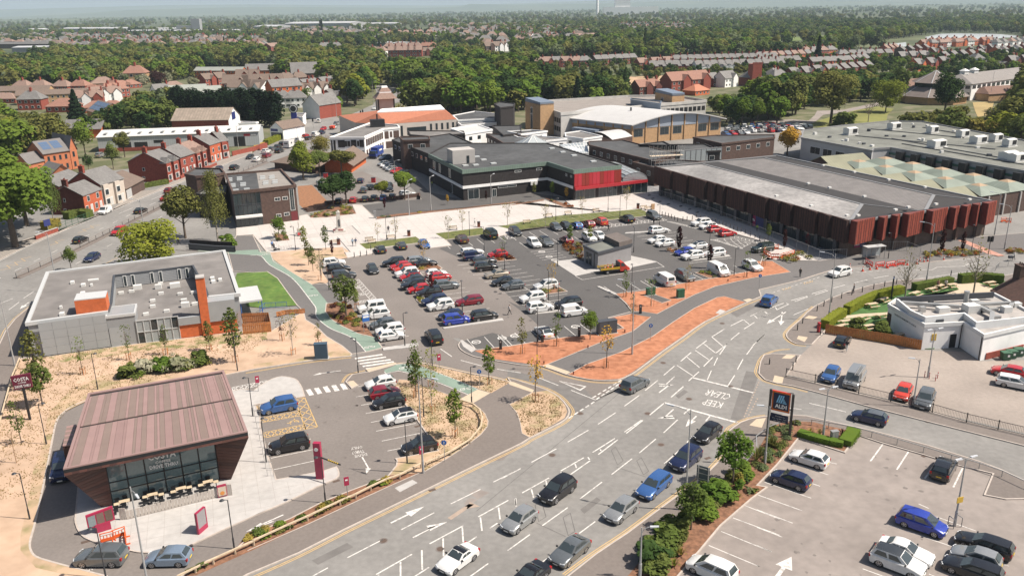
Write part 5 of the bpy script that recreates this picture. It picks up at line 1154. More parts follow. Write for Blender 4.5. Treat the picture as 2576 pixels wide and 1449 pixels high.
def dX(name,kind,col,gJ,fJ,rz,aH,cW,aN,h8=False,scale=1.):
 ms=CM[kind];t=thing(name,aH,cW,fJ,rz,aN)
 if scale!=1.:t.scale=(scale,)*3
 bo=a6('body',ms['body'],t);b7(bo,[aX[col],aX[gJ or col],dI])
 for nm,me in ms.items():
  if nm[0]=='_' or nm=='body':continue
  b4='side_window' if nm.startswith('side')else nm.rsplit('_',1)[0]if nm[-1]in'1fr' and nm not in('grille',)else nm
  o=a6({'rear':'rear_window'}.get(b4,b4),me,t)
 for x,s in ms['_wheels']:
  wv=a6('wheel',ms['_tyre'],t,(x,s*(ms['_w']/2-.12),ms['_r']),0 if s>0 else pi)
  a6('rim',ms['_rim'],wv)
 return t
dq={}
def a4(k,a,c):v=G(c)[0]-G(a)[0];v.z=0;dq[k]=v.normalized()
a4('A','12 368,170','12 480,154');dq['B']=VX((dq['A'].y,-dq['A'].x,0))
a4('C','13 236,146','13 312,131');a4('L','34 15,107','34 105,138');a4('E','33 219,204','33 243,171')
a4('M','23 116,167','23 174,133');a4('R','01 117,231','01 292,147');a4('S','33 101,92','33 172,109');a4('N','24 140,138','24 182,107')
a4('T','21 60,198','21 75,205');a4('Q','11 24,46','11 104,15');a4('U','32 -8,203','32 15,181');a4('V','32 188,82','32 254,68');a4('W','11 240,115','11 248,100');a4('X','11 264,80','11 244,84');a4('Y','33 288,60','33 274,88')
a4('K','31 0,198','31 60,226');a4('F','04 340,266','04 200,268');a4('G','04 128,40','04 112,96');a4('J','10 243,186','10 232,209')
ZN={'lb':('in kerbside bays beside cycle path','cars in cycle path bays'),'cl':('in near column of central double row','cars in central double row'),'cr':('in far column of central double row','cars in central double row'),'gr':('in bays along plaza grass strip','cars along plaza grass'),'rd':('in double row with rust-coloured planting','cars in second double row'),'ki':('in bays between kiosk and market hall','cars beside kiosk'),'ev':('beside kiosk shrub bed','cars beside kiosk'),'mk':('in hatched bays by market hall bollards','cars by market hall'),'om':('in bays along red mulch bed','cars along red mulch'),'dr':('driving through main car park','moving cars in car park'),'ro':('on multi-lane main road','traffic on main road'),'al':('in store car park','cars in store car park'),'co':('in coffee shop bays','cars at coffee shop'),'dt':('in drive-thru lane','cars at coffee shop'),'lr':('driving on dual road past brick houses','traffic on dual road'),'lp':('parked by brick houses','cars by brick houses'),'lq':('in queue by trade sheds','traffic by trade sheds'),'sh':('on car showroom forecourt','cars at showroom'),'li':('in library car park behind round trees','cars in library car park'),'sv':('in row along dark service block','cars in service yard'),'pu':('in pub car park','cars in pub car park'),'fj':('near far junction','traffic at far junction')}
h0='''lb 12 770,210 suv white +A|lb 12 815,270 suv black +A|lb 12 868,330 suv dark_grey +A|lb 12 1135,640 jeep white -A|lb 12 1180,705 mpv white -A|lb 12 1245,800 hatchback grey -A|lb 12 1310,860 suv white -A|lb 12 1325,912 hatchback white +A
dr 12 1145,275 hatchback dark_grey +B|dr 12 1735,922 jeep black -B
cl 12 1352,208 suv black -A|cl 12 1412,245 hatchback red -A|cl 12 1448,272 hatchback orange_red -A|cl 12 1476,310 suv white -A|cl 12 1508,346 hatchback red -A black|cl 12 1542,380 hatchback dark_grey -A|cl 12 1538,425 suv black -A|cl 12 1590,465 hatchback red -A|cl 12 1690,497 suv black -A|cl 12 1745,575 suv navy -A|cl 12 1800,620 suv white -A white|cl 12 1900,715 hatchback navy -A|cl 12 1948,757 mpv bright_blue +A
cr 12 1592,190 estate silver +A|cr 12 1655,218 saloon black +A|cr 12 1760,315 hatchback white +A|cr 12 1800,347 hatchback red +A|cr 12 1856,427 suv grey +A|cr 12 2077,580 estate dark_red -A|cr 12 2222,720 mpv black +A
gr 12 1220,82 coupe dark_grey -B|gr 12 1420,48 hatchback dark_grey -B|gr 11 1642,1118 hatchback blue +B|gr 11 2005,1065 suv brown -B|gr 11 2282,1015 van dark_green -B|gr 11 2520,995 mpv dark_grey +B|gr 21 70,992 hatchback dark_grey +B|gr 21 468,952 hatchback grey +B|gr 21 568,942 hatchback dark_grey +B|gr 21 665,937 hatchback blue -B|gr 21 780,920 hatchback dark_red -B|gr 21 897,895 suv orange_red -B|gr 21 1152,872 suv black -B|gr 21 1410,842 suv grey +B
rd 11 2105,1190 estate white +A|rd 11 2120,1230 small_van navy +A|rd 11 2350,1212 hatchback red -A|rd 12 2225,195 estate dark_grey +A|rd 12 2240,250 suv black +A|rd 12 2340,322 saloon gold -A|rd 12 2402,395 hatchback black -A|rd 12 2500,430 hatchback grey -A|rd 22 370,430 suv white -A|rd 22 240,547 suv white -A|rd 22 312,640 suv white +A|rd 22 585,602 suv black -A|rd 22 640,672 small_van white +A
ev 21 255,1105 suv white +B|ev 21 370,1095 suv grey +B black|ev 21 567,1075 hatchback dark_red -B|ev 21 787,1050 suv white +B|ev 21 890,1037 hatchback white +B
ki 21 1456,980 suv white +A|ki 21 1442,1075 hatchback white -A|ki 21 1517,1107 hatchback white -A|ki 21 1830,1132 hatchback white -A black|ki 21 1705,1190 hatchback bright_blue -A|ki 21 1782,1225 suv white -A|ki 21 1992,1202 suv white -A
mk 21 1865,908 suv white -A|mk 21 1932,942 hatchback white -A|mk 21 2012,972 hatchback red +A|mk 21 2120,1010 hatchback red +A|mk 21 2460,1152 jeep dark_green -A
om 21 2035,1362 van white +B|om 21 2360,1325 suv white +B|om 22 1512,372 van white -B|om 22 1710,337 suv grey +B|om 22 352,877 coupe white -B black
ro 23 1228,268 suv grey +M|ro 23 1930,742 hatchback black -N|ro 24 1718,302 suv navy -N|ro 24 1412,562 estate blue -N|ro 24 1093,797 hatchback silver -N|ro 24 600,1192 coupe grey -N|ro 24 480,602 suv black -N|ro 24 112,892 hatchback silver -N|ro 14 1965,1268 convertible white -N black|ro 24 208,1442 convertible black -N black|ro 32 120,572 suv blue +U|ro 32 800,303 suv white -V|ro 33 1085,590 hatchback navy -S grey
al 34 505,302 hatchback white -L|al 34 325,502 hatchback navy -L|al 34 1805,392 suv black +E|al 34 1590,917 mpv bright_blue +L|al 34 1440,1195 saloon white +L|al 34 1362,1292 suv white +L dark_grey|al 34 2192,1130 estate black -L|al 34 2115,1252 hatchback silver -L|al 34 2080,1372 estate black -L|al 24 1970,1362 mpv white -L
co 13 240,477 suv blue -C|co 13 342,847 suv black -C|co 13 1220,262 hatchback white -C|co 13 1262,352 hatchback dark_red +C|co 13 1303,437 hatchback black -C|co 13 1412,587 hatchback white -C black|co 13 1597,867 hatchback black -C
dt 04 975,1242 suv grey +F|dt 04 1622,1252 hatchback light_blue +F|dt 04 592,395 jeep navy +G
lr 01 775,1072 hatchback black +R|lr 01 1147,990 suv red -R|lr 01 885,1245 hatchback navy -R|lr 01 1355,792 coupe black +R|lr 01 1605,672 saloon red +R|lr 01 1635,597 hatchback dark_red +R|lr 01 2260,377 suv black +R|lr 01 2410,277 hatchback black -R|lr 01 2470,300 hatchback white -R|lr 01 2562,265 hatchback dark_red -R
lp 01 1010,792 small_van white -R|lp 01 2105,392 hatchback navy -R|lp 01 967,257 suv silver +R
lq 11 28,302 hatchback white +Q|lq 11 125,262 suv dark_red +Q|lq 11 120,221 suv white +Q|lq 11 178,197 hatchback grey +Q|lq 11 245,217 suv black +Q|lq 11 232,176 hatchback dark_grey +Q|lq 11 282,150 suv black +Q|lq 11 440,112 van white +Q|lq 11 525,97 hatchback black +Q|lq 11 500,72 hatchback red +Q|lq 11 595,57 van white +Q|lq 11 655,42 saloon navy +Q|lq 10 670,1242 hatchback red -Q|lq 10 802,1190 suv silver +Q
sh 10 345,1255 suv silver +A|sh 10 402,1245 hatchback white +A|sh 10 445,1240 hatchback white +A
fj 10 625,1165 small_van white -J|fj 10 722,1108 hatchback dark_grey +J|fj 10 735,1098 hatchback silver +J|fj 10 1160,1045 hatchback white +J|fj 10 1215,930 saloon navy -J|fj 10 1340,887 van dark_grey -J|fj 10 1402,889 suv white -J|fj 10 1438,922 hatchback dark_red -J|fj 10 1412,1030 hatchback white -J
li 11 635,537 hatchback silver +B|li 11 1062,592 mpv grey +W|li 11 1030,505 hatchback navy +W|li 11 1100,572 hatchback black -A|li 11 1192,566 suv black -A|li 11 1265,557 suv dark_grey -A|li 11 1302,582 suv black +B|li 11 1482,632 suv white +A|li 11 1075,680 hatchback black +W|li 11 1160,670 hatchback dark_grey +W|li 11 1250,666 hatchback blue +W|li 11 1335,656 hatchback black +W|li 11 960,690 hatchback red +W|li 11 820,700 hatchback black +W
sv 11 1265,282 suv light_blue +X|sv 11 1248,342 hatchback silver +X|sv 11 1275,358 hatchback white +X|sv 11 1300,375 hatchback silver +X|sv 11 1325,392 hatchback silver +X|sv 11 1372,410 hatchback red +X|sv 11 1432,430 suv black +X
pu 32 825,962 hatchback black -Y|pu 32 715,1287 hatchback blue +Y|pu 32 945,1322 van silver +Y|pu 33 1412,352 hatchback orange_red +Y|pu 33 1625,417 suv grey +Y|pu 33 2425,150 hatchback red -S|pu 33 2510,262 estate white +S'''
g6=[]
for ln in h0.replace('\n','|').split('|'):
 z,t,hr,kind,col,d,*rf=ln.split();x,y=map(float,hr.split(','))
 g6.append(dict(z=z,t=t,x=x,y=y,kind=kind,col=col.replace('_',' '),d=d,roof=(rf[0].replace('_',' ')if rf else None)))
gz={}
for r in g6:gz.setdefault((r['z'],r['col'],r['kind'],r['roof']),[]).append(r)
jn={'lq','sh','fj'}
eN={'hatchback':'hatchback','suv':'tall car','estate':'estate car','saloon':'saloon','coupe':'coupe','mpv':'people carrier','small_van':'small van','van':'van','jeep':'boxy off-roader','convertible':'soft-top sports car'}
rc=random.Random(21)
ec=[]
for r in g6:
 H_=ft[r['kind']][2];p=G1(r['t'],r['x'],r['y'],H_*.44);v=dq[r['d'][1]]*(1 if r['d'][0]=='+' else-1)
 rz=atan2(v.y,v.x)+rc.uniform(-.02,.02);z0=.015 if r['z']not in('lq','fj','sh')else .0
 iL=gz[(r['z'],r['col'],r['kind'],r['roof'])];ph,gr=ZN[r['z']]
 a8='%s %s'%(r['col'],eN[r['kind']])+(' with %s roof'%r['roof']if r['roof']and r['roof']!=r['col']else'')
 if len(iL)>1:
  jp=sorted(iL,key=lambda q:G1(q['t'],q['x'],q['y']).length);a8='%s %s from near end'%(bA(jp.index(r)),a8)
 a8+=' '+ph
 nm='van' if'van' in r['kind']else'car';e6=r['z']in('ro','dr','lr','lq','fj','dt')
 dX(('moving_' if e6 else'parked_')+nm,r['kind'],r['col'],r['roof'],(p.x,p.y,z0),rz,a8,nm,gr)
 ec.append((p.x,p.y))
def cM(kind):
 b=M();cG=CM[kind]
 me=cG['body'];b.v=[tuple(v.co)for v in me.vertices];b.f=[list(p.vertices)for p in me.polygons];b.m=[min(p.material_index,2)for p in me.polygons]
 for nm in cG:
  if nm in('windscreen','rear_window')or nm.startswith('side'):b.add([v.co for v in cG[nm].vertices],[list(p.vertices)for p in cG[nm].polygons],3)
 for x,s in cG['_wheels']:b.Tb((x,s*(cG['_w']/2-.22),cG['_r']),(x,s*(cG['_w']/2),cG['_r']),cG['_r'],n=8,m=2)
 return b.mesh('far_car',[aX['white'],aX['white'],dI,bE],ak=38)
FM={k:cM(k)for k in('hatchback','suv','estate','small_van')}
q0,q1,q2,q3=G1('20',2075,1315),G1('31',440,15),G1('30',640,1235),G1('20',2120,1200)
gH=0
for j in range(7):
 a,c=q0.lerp(q3,j/6.2),q1.lerp(q2,j/6.2);L=(c-a).length;k=int(L/2.7);gC=-1
 for i in range(k):
  if rc.random()<.22:continue
  gC+=1
  p=a.lerp(c,(i+.5)/k);kind=rc.choice(['hatchback','hatchback','suv','estate','small_van']if i%7 else['suv']);col=rc.choice(['white','white','silver','grey','dark grey','black','black','navy','red','blue','dark red','silver'])
  v=(c-a).normalized();rz=atan2(v.x,-v.y)+(pi if rc.random()<.5 else 0)+rc.uniform(-.05,.05)
  o=a6('parked_car',FM[kind],None,(p.x,p.y,.0),rz);b7(o,[aX[col],aX[col],dI])
  cC(o,'%s %s, %s along %s row of busy car park beyond precinct'%(col,eN[kind],bA(gC),bA(j)),'car','cars in busy car park beyond precinct');gH+=1
def cD(t,xs,w,r,cL=None):
 for x in xs:
  for s in(1,-1):
   b=M();b.Tb((0,-.13,0),(0,.13,0),r,n=14);o=a6('wheel',b.mesh('wheel',ey,ak=40),t,(x,s*(w/2-.12),r),0)
   b=M();b.Tb((0,s*.12,0),(0,s*.14,0),r*.6,n=10);a6('rim',b.mesh('rim',iF),o)
def aD(t,name,m,fn,ak=None):
 b=M();fn(b);return a6(name,b.mesh(name,m,ak=ak),t)
def g5(b,x0,x1,w,z0,zb,zt,dK):
 b.Hx([(x1,-w/2,z0),(x1,w/2,z0),(x1-.05,w/2,zb),(x1-.05,-w/2,zb)],[(x0,-w/2,z0),(x0,w/2,z0),(x0,w/2,zb),(x0,-w/2,zb)])
 b.Hx([(x1-.08,-w/2+.03,zb),(x1-.08,w/2-.03,zb),(x1-dK,w/2-.12,zt),(x1-dK,-w/2+.12,zt)],[(x0,-w/2+.03,zb),(x0,w/2-.03,zb),(x0+.02,w/2-.12,zt),(x0+.02,-w/2+.12,zt)])
def cE(t,x1,w,zb,zt,dK,x0):
 aD(t,'windscreen',bE,lambda b:b.Py([(x1-.08+.02,-w/2+.12,zb+.05),(x1-.06,w/2-.12,zb+.05),(x1-dK+.04,w/2-.2,zt-.08),(x1-dK+.04,-w/2+.2,zt-.08)]))
 for s in(1,-1):aD(t,'side_window',bE,lambda b:b.Py([(x1-.3,s*(w/2-.01),zb+.05),(x0+.15,s*(w/2-.01),zb+.05),(x0+.15,s*(w/2-.09),zt-.1),(x1-dK-.05,s*(w/2-.09),zt-.1)]))
p=G1('21',1025,1345,.9);v=G1('21',1185,1345)-G1('21',880,1375);rz=atan2(v.y,v.x)
t=thing('flatbed_truck','red and yellow flatbed works truck carrying cones beside kiosk','truck',(p.x,p.y,.02),rz)
aD(t,'cab',aX['orange red'],lambda b:(g5(b,.9,2.3,2.,.4,1.25,2.05,.75),b.Hx([(2.9,-.9,.45),(2.9,.9,.45),(2.75,.85,.95),(2.75,-.85,.95)],[(2.2,-1,.45),(2.2,1,.45),(2.2,.95,1.2),(2.2,-.95,1.2)])))
cE(t,2.3,2.,1.25,2.05,.75,.9)
aD(t,'flatbed',ah,lambda b:b.box((-1.1,0,.75),3.8,2.,.12));YB=ab('works_yellow',(.55,.36,.03),.5)
for s in(1,-1):aD(t,'side_board',YB,lambda b:(b.box((-1.1,s*1.,.87),3.8,.05,.18),b.box((-1.1,s*1.,1.12),3.8,.05,.14)))
aD(t,'headboard',ay,lambda b:b.box((.75,0,.85),.08,1.9,1.25));aD(t,'tail_frame',aL,lambda b:(b.box((-3.,0,.8),.06,1.9,.1),b.box((-3.,.9,.8),.06,.06,.8),b.box((-3.,-.9,.8),.06,.06,.8),b.box((-3.,0,1.55),.06,1.9,.08)))
cD(t,(1.9,-1.6),2.,.36)
dV=ab('cone_orange',(.60,.07,.03),.6);eO=ab('cone_white',(.7,.68,.66),.6)
for i,(x,y)in enumerate(((-.1,.4),(-.5,-.4),(-1.1,.3),(-1.9,-.3))):
 pw=Matrix.Translation((p.x,p.y,.02))@Matrix.Rotation(rz,4,'Z')@VX((x,y,.88))
 c=thing('traffic_cone','orange cone standing on flatbed truck','traffic cone',pw,rz,'cones on flatbed truck')
 aD(c,'cone',dV,lambda b:(b.box((0,0,0),.4,.4,.06),b.Tb((0,0,.05),(0,0,.75),.17,.04,8)));aD(c,'reflective_sleeve',eO,lambda b:b.Tb((0,0,.3),(0,0,.5),.13,.085,8))
p=G1('11',1180,240,1.5);v=G1('11',1150,265)-G1('11',1215,235);rz=atan2(v.y,v.x)
t=thing('box_lorry','blue box lorry parked beside white and dark office','lorry',(p.x,p.y,.02),rz);LB=ab('lorry_blue',(.03,.06,.25),.4)
aD(t,'cab',LB,lambda b:g5(b,1.9,3.6,2.4,.5,1.6,2.7,.35));cE(t,3.6,2.4,1.6,2.7,.35,1.9)
aD(t,'box_body',LB,lambda b:b.box((-1.1,0,.9),5.6,2.45,2.6));aD(t,'chassis',ah,lambda b:b.box((0,0,.5),7,1.4,.4));aD(t,'bumper',ah,lambda b:b.box((3.6,0,.35),.2,2.4,.5))
aD(t,'white_lettering_panel',aF,lambda b:(b.box((-1.1,-1.24,2.2),2.6,.04,.5),b.box((-1.1,1.24,2.2),2.6,.04,.5)));cD(t,(2.7,-2.4),2.4,.48)
p=G1('11',345,152,1.3);v=dq['Q'];rz=atan2(v.y,v.x)
t=thing('campervan','white coachbuilt campervan queueing beside trade sheds','campervan',(p.x,p.y,0),rz)
aD(t,'cab',aX['white'],lambda b:g5(b,1.3,2.6,2.,.4,1.3,2.,.7));cE(t,2.6,2.,1.3,2.,.7,1.3)
aD(t,'living_box',aX['white'],lambda b:(b.box((-.9,0,.45),4.6,2.2,2.35),b.Hx([(1.3,-1.05,2.),(1.3,1.05,2.),(1.3,1.05,2.8),(1.3,-1.05,2.8)],[(2.4,-1.,2.2),(2.4,1.,2.2),(2.1,1.,2.75),(2.1,-1.,2.75)])))
for s in(1,-1):aD(t,'side_window',bE,lambda b:b.box((-.8,s*1.1,1.5),1.2,.04,.6))
aD(t,'rear_window',bE,lambda b:b.box((-3.2,0,1.6),.04,1.3,.6));cD(t,(1.9,-1.9),2.1,.35)
p=G1('10',765,1228,.8);rz=atan2(dq['Q'].y,dq['Q'].x)
t=thing('works_pickup','orange and white works pickup at far junction','pickup',(p.x,p.y,0),rz)
aD(t,'cab',aX['white'],lambda b:g5(b,.2,1.7,1.8,.4,1.1,1.75,.6));cE(t,1.7,1.8,1.1,1.75,.6,.2);aD(t,'load_bed',dV,lambda b:b.box((-1.1,0,.55),2.4,1.8,.9));cD(t,(1.3,-1.3),1.8,.35)
def hE(t,x,y,fQ):
 return G1(t,x,y,fQ)
iE=thing('ladder','aluminium ladder strapped on silver van roof rack','ladder',G1('32',990,1255,2.12),atan2(dq['Y'].y,dq['Y'].x))
aD(iE,'stiles',aW,lambda b:(b.bar((-1.7,.22,0),(1.7,.22,0),.07,.07),b.bar((-1.7,-.22,0),(1.7,-.22,0),.07,.07)))
for i in range(11):aD(iE,'rung',aW,lambda b:b.bar((-1.6+i*.32,-.22,0),(-1.6+i*.32,.22,0),.05,.05))
rk=thing('roof_rack','black roof rack bars on dark green van','roof rack',G1('11',2282,985,2.08),atan2(-dq['B'].y,-dq['B'].x))
for i in range(5):aD(rk,'bar',ah,lambda b:b.bar((-1.3+i*.6,-.8,0),(-1.3+i*.6,.8,0),.06,.06))
aD(rk,'rail',ah,lambda b:(b.bar((-1.4,.8,.02),(1.3,.8,.02),.05,.06),b.bar((-1.4,-.8,.02),(1.3,-.8,.02),.05,.06)))
print('vehicles',len(g6),gH)
# vegetation
def aG(name,c,c2,gn=.3):
 if name in bv:return bv[name]
 m=bpy.data.materials.new(name);m.use_nodes=True;n=m.node_tree.nodes;L=m.node_tree.links
 n.remove(n['Principled BSDF']);bB=n['Material Output']
 oi=n.new('ShaderNodeObjectInfo');fE=n.new('ShaderNodeNewGeometry')
 nz=n.new('ShaderNodeTexNoise');nz.inputs['Scale'].default_value=.45;nz.inputs['Detail'].default_value=3;L.new(fE.outputs['Position'],nz.inputs['Vector'])
 ad=n.new('ShaderNodeMath');ad.operation='MULTIPLY_ADD';L.new(oi.outputs['Random'],ad.inputs[0]);ad.inputs[1].default_value=.7;L.new(nz.outputs['Fac'],ad.inputs[2])
 sb=n.new('ShaderNodeMath');sb.operation='SUBTRACT';L.new(ad.outputs[0],sb.inputs[0]);sb.inputs[1].default_value=.35
 mx=n.new('ShaderNodeMix');mx.data_type='RGBA';L.new(sb.outputs[0],mx.inputs['Factor']);mx.inputs[6].default_value=(*c,1);mx.inputs[7].default_value=(*c2,1)
 d=n.new('ShaderNodeBsdfDiffuse');t=n.new('ShaderNodeBsdfTranslucent');ms=n.new('ShaderNodeMixShader');ms.inputs[0].default_value=gn
 L.new(mx.outputs[2],d.inputs[0]);L.new(mx.outputs[2],t.inputs[0]);L.new(d.outputs[0],ms.inputs[1]);L.new(t.outputs[0],ms.inputs[2]);L.new(ms.outputs[0],bB.inputs[0])
 bv[name]=m;return m
cK={'fresh':aG('leaf_fresh',(.15,.20,.034),(.095,.17,.03)),'mid':aG('leaf_mid',(.095,.14,.034),(.14,.165,.048)),'dark':aG('leaf_dark',(.036,.07,.024),(.06,.10,.03)),'olive':aG('leaf_olive',(.18,.175,.05),(.12,.14,.045)),'grey':aG('leaf_grey_green',(.16,.19,.10),(.12,.155,.07)),'conifer':aG('leaf_conifer',(.014,.028,.015),(.022,.04,.018)),'copper':aG('leaf_copper',(.05,.02,.02),(.07,.03,.027)),'red':aG('leaf_dark_red',(.12,.025,.03),(.07,.02,.024)),'blossom':aG('leaf_blossom',(.42,.40,.30),(.16,.18,.08)),'yellow':aG('leaf_yellow',(.62,.36,.04),(.46,.30,.06)),'lime':aG('leaf_lime',(.23,.245,.035),(.16,.20,.035)),'rust':aG('leaf_rust',(.32,.10,.03),(.19,.09,.03)),'gold':aG('leaf_gold',(.36,.28,.065),(.19,.18,.05)),'straw':aG('leaf_straw',(.34,.25,.12),(.20,.17,.075))}
e9=ao('bark',(.11,.085,.065),.9,.25,3);eQ=ao('pale_bark',(.34,.30,.25),.9,.2,4)
def aY(b,p,gT,s,iQ,m=0):
 a=gT.orthogonal().normalized();a.rotate(Matrix.Rotation(iQ.uniform(0,6.28),3,gT));c=gT.cross(a)
 k=iQ.uniform(.55,1.);u=a*s*.5;v=c*s*.5*k
 b.add([p-u,p-v*.9,p+u,p+v],[[0,1,2,3]],m)
def b5(r):
 while True:
  v=VX((r.uniform(-1,1),r.uniform(-1,1),r.uniform(-1,1)))
  if .05<v.length<1:return v.normalized()
def am(seed,n,bu,R=4.5,H=11,z0=2.2,f_=18,fa=1.,eZ=.0):
 r=random.Random(seed);b=M();cz=(H+z0)/2;hz=(H-z0)/2;bl=[]
 for i in range(f_):
  d=b5(r);k=r.uniform(.35,.72);c7=r.uniform(.28,.46)
  bl.append((VX((d.x*R*k,d.y*R*k,cz+d.z*hz*k*fa)),c7*R))
 bl.append((VX((0,0,cz)),R*.55))
 for i in range(n):
  c,c7=bl[i%len(bl)];d=b5(r)
  if d.z<-.3 and r.random()<.5:d.z=-d.z
  p=c+VX((d.x,d.y,d.z*hz/R*.9))*c7*(r.uniform(.75,1.06)if r.random()>eZ else r.uniform(.2,1))
  nn=(d+b5(r)*.7+VX((.25,0,.65))).normalized();aY(b,p,nn,bu*r.uniform(.7,1.3),r)
 return b
def bT(seed,n,bu,R=2.6,H=12,z0=.6):
 r=random.Random(seed);b=M()
 for i in range(n):
  f=r.random()**.7;z=H-(H-z0)*f;a=r.uniform(0,6.28);gL=.82+.18*sin(z*5+r.uniform(-.5,.5));c7=R*(.06+f)/1.06*r.uniform(.72,1.05)*gL
  d=VX((cos(a),sin(a),.35));nn=(d+b5(r)*.6).normalized();aY(b,VX((cos(a)*c7,sin(a)*c7,z)),nn,bu*r.uniform(.7,1.3),r)
 return b
def aC(seed,n,bu,R=1.1,H=6.,z0=1.6,pw=.8):
 r=random.Random(seed);b=M();f4=[(r.uniform(0,6.28),r.uniform(z0,H-.5),r.uniform(.5,1))for _ in range(16)]
 for i in range(n):
  a,z,k=f4[i%16];z+=r.uniform(-.4,.5)*(H-z0)*.2;z=min(max(z,z0),H)
  f=(z-z0)/(H-z0);dE=sin(pi*min(1,(f*.85+.12)))**pw
  a+=r.gauss(0,.7);c7=R*dE*k*(r.random()**.5)
  aY(b,VX((cos(a)*c7,sin(a)*c7,z)),(b5(r)+VX((0,0,.4))).normalized(),bu*r.uniform(.6,1.3),r)
 return b
def c6(seed,n,bu,R=3.2,H=13,z0=2.):
 r=random.Random(seed);b=M()
 for i in range(n//10):
  a=r.uniform(0,6.28);k=r.random()**.5;zt=z0+(H-z0)*(r.uniform(.35,1.));f=(zt-z0)/(H-z0);c7=R*k*sqrt(max(.05,1-f*f*.9));p=VX((cos(a)*c7,sin(a)*c7,zt))
  for j in range(10):
   q=p+VX((r.uniform(-.2,.2),r.uniform(-.2,.2),-j*r.uniform(.2,.34)));
   if q.z>z0*.6:aY(b,q,(VX((cos(a),sin(a),.2))+b5(r)*.6).normalized(),bu*r.uniform(.7,1.2),r)
 return b
def ai(seed,H,r0,z0,R,fP=6,m=e9,hM=0):
 r=random.Random(seed);b=M();b.Tb((0,0,0),(0,0,z0*1.1),r0,r0*.75,7);b.Tb((0,0,z0*1.1),(r.uniform(-.2,.2),r.uniform(-.2,.2),H*.82),r0*.75,r0*.15,6)
 for i in range(fP):
  a=r.uniform(0,6.28);z=z0*.8+(H-z0)*r.uniform(.05,.5);e=VX((cos(a)*R*r.uniform(.45,.8),sin(a)*R*r.uniform(.45,.8),z+(H-z0)*r.uniform(.18,.4)))
  b.Tb((0,0,z),e,r0*.4,r0*.08,5)
  for k in range(hM):
   f=r.uniform(.3,.95);q=VX((0,0,z)).lerp(e,f);e2=q+(b5(r)+VX((cos(a)*.5,sin(a)*.5,.8))).normalized()*R*r.uniform(.15,.4);b.Tb(q,e2,r0*.14,r0*.04,3)
 return b.mesh('trunk',m,ak=60)
i1=cK['mid']
eP={}
def cB(k,cb,tm):eP[k]=(cb.mesh('crown',i1),tm)
for i in range(3):cB('oak%d'%i,am(10+i,5200,.52,4.6+.3*i,11,2.,20+3*i),ai(i,11,.34,2.4,4.5,8))
for i in range(4):cB('wood%d'%i,am(30+i,1250,.95,4.5+.4*(i%2),10+i%3,1.,14+2*i),ai(5+i,10,.3,2.,4.2,5))
cB('tall0',am(41,1300,.85,3.4,13,1.5,16),ai(11,13,.3,2.5,3,6));cB('poplar',aC(43,1000,.8,1.7,15,.8,.5),ai(12,15,.25,1.5,1,2))
cB('conifer',bT(44,2300,.75,3.2,13),ai(13,12,.28,1,1,0));cB('belt_conifer',am(45,2200,.9,3.2,13,.2,26),ai(14,12,.28,1,1,0))
cB('birch',c6(46,4200,.30,3.,13,1.8),ai(15,13,.2,3,2.4,9,eQ));cB('lime_round',am(47,4200,.42,3.3,8.5,2.4,18),ai(16,8,.2,2.4,3,8))
cB('park_tree',am(48,4200,.42,3.2,8.,2.6,16,.8),ai(17,8,.18,2.6,3,7))
for i in range(4):cB('sapling%d'%i,aC(50+i,(170,220,140,300)[i],.22,(1.,1.15,1.25,.95)[i],(5.4,6.2,5.8,5.4)[i],(1.9,1.7,2.,1.5)[i]),ai(20+i,5.6,.055,1.8,.9,9,e9))
cB('thin_sapling',aC(56,120,.20,1.3,6.,2.),ai(26,6,.055,1.8,1.3,14,eQ,4));cB('bare_tree',aC(57,160,.22,2.2,8,2.2),ai(27,8,.12,2,2.4,18,ao('grey_bark',(.22,.19,.15),.9,.2,3),6))
cB('bare_small',aC(58,30,.15,.8,4.5,2.),ai(28,4.6,.045,1.6,.9,12,ao('tan_bark',(.36,.24,.15),.9,.2,3),5))
cB('red_column',aC(59,700,.26,.62,4.6,.8),ai(29,4.4,.06,1,.4,4));cB('maple',aC(60,560,.30,1.35,6.2,1.5,.75),ai(30,6,.07,1.6,1,8));cB('plane',am(61,1700,.34,2.2,7.5,1.6,15),ai(31,7.4,.12,1.8,2,8))
cB('round_bush',am(62,1800,.26,1.25,2.3,.0,14),ai(32,1.6,.08,.5,.6,3));cB('shrub',am(63,700,.34,1.3,1.7,-.2,10),ai(33,1,.05,.3,.6,3))
cB('bush_tree',am(64,4600,.40,4.6,8,.3,24),ai(34,7,.18,1,3.5,8))
def eY(o,s):
 o.scale=s if hasattr(s,'__len__')else(s,s,s)
fp=[]
def tree(key,p,h,bu,aH,aN,name='tree',cW='tree',bN=1.,rz=None,d9=False):
 cm,tm=eP[key];bZ=max(v.co.z for v in cm.vertices)if key not in ff else ff[key];ff[key]=bZ;s=h/bZ
 o=thing(name,aH,cW,p,random.uniform(0,6.28)if rz is None else rz,aN);eY(o,(s*bN,s*bN,s))
 c=a6('crown',cm,o);c.material_slots[0].link='OBJECT';c.material_slots[0].material=cK[bu];a6('trunk',tm,o);fp.append(o)
 if d9:
  for dx,dy in((.38/s,.1/s),(-.38/s,.1/s),(0,-.4/s)):a6('stake',iT,o,(dx,dy,0),0,(1/s/bN,1/s/bN,1/s))
  a6('cross_rail',hG,o,(0,.1/s,0),0,(1/s/bN,1/s/bN,1/s))
 return o
ff={}
b=M();b.box((0,0,0),.06,.06,1.1);iT=b.mesh('stake',bq);b=M();b.box((0,0,.8),.8,.05,.08);hG=b.mesh('cross_rail',bq)
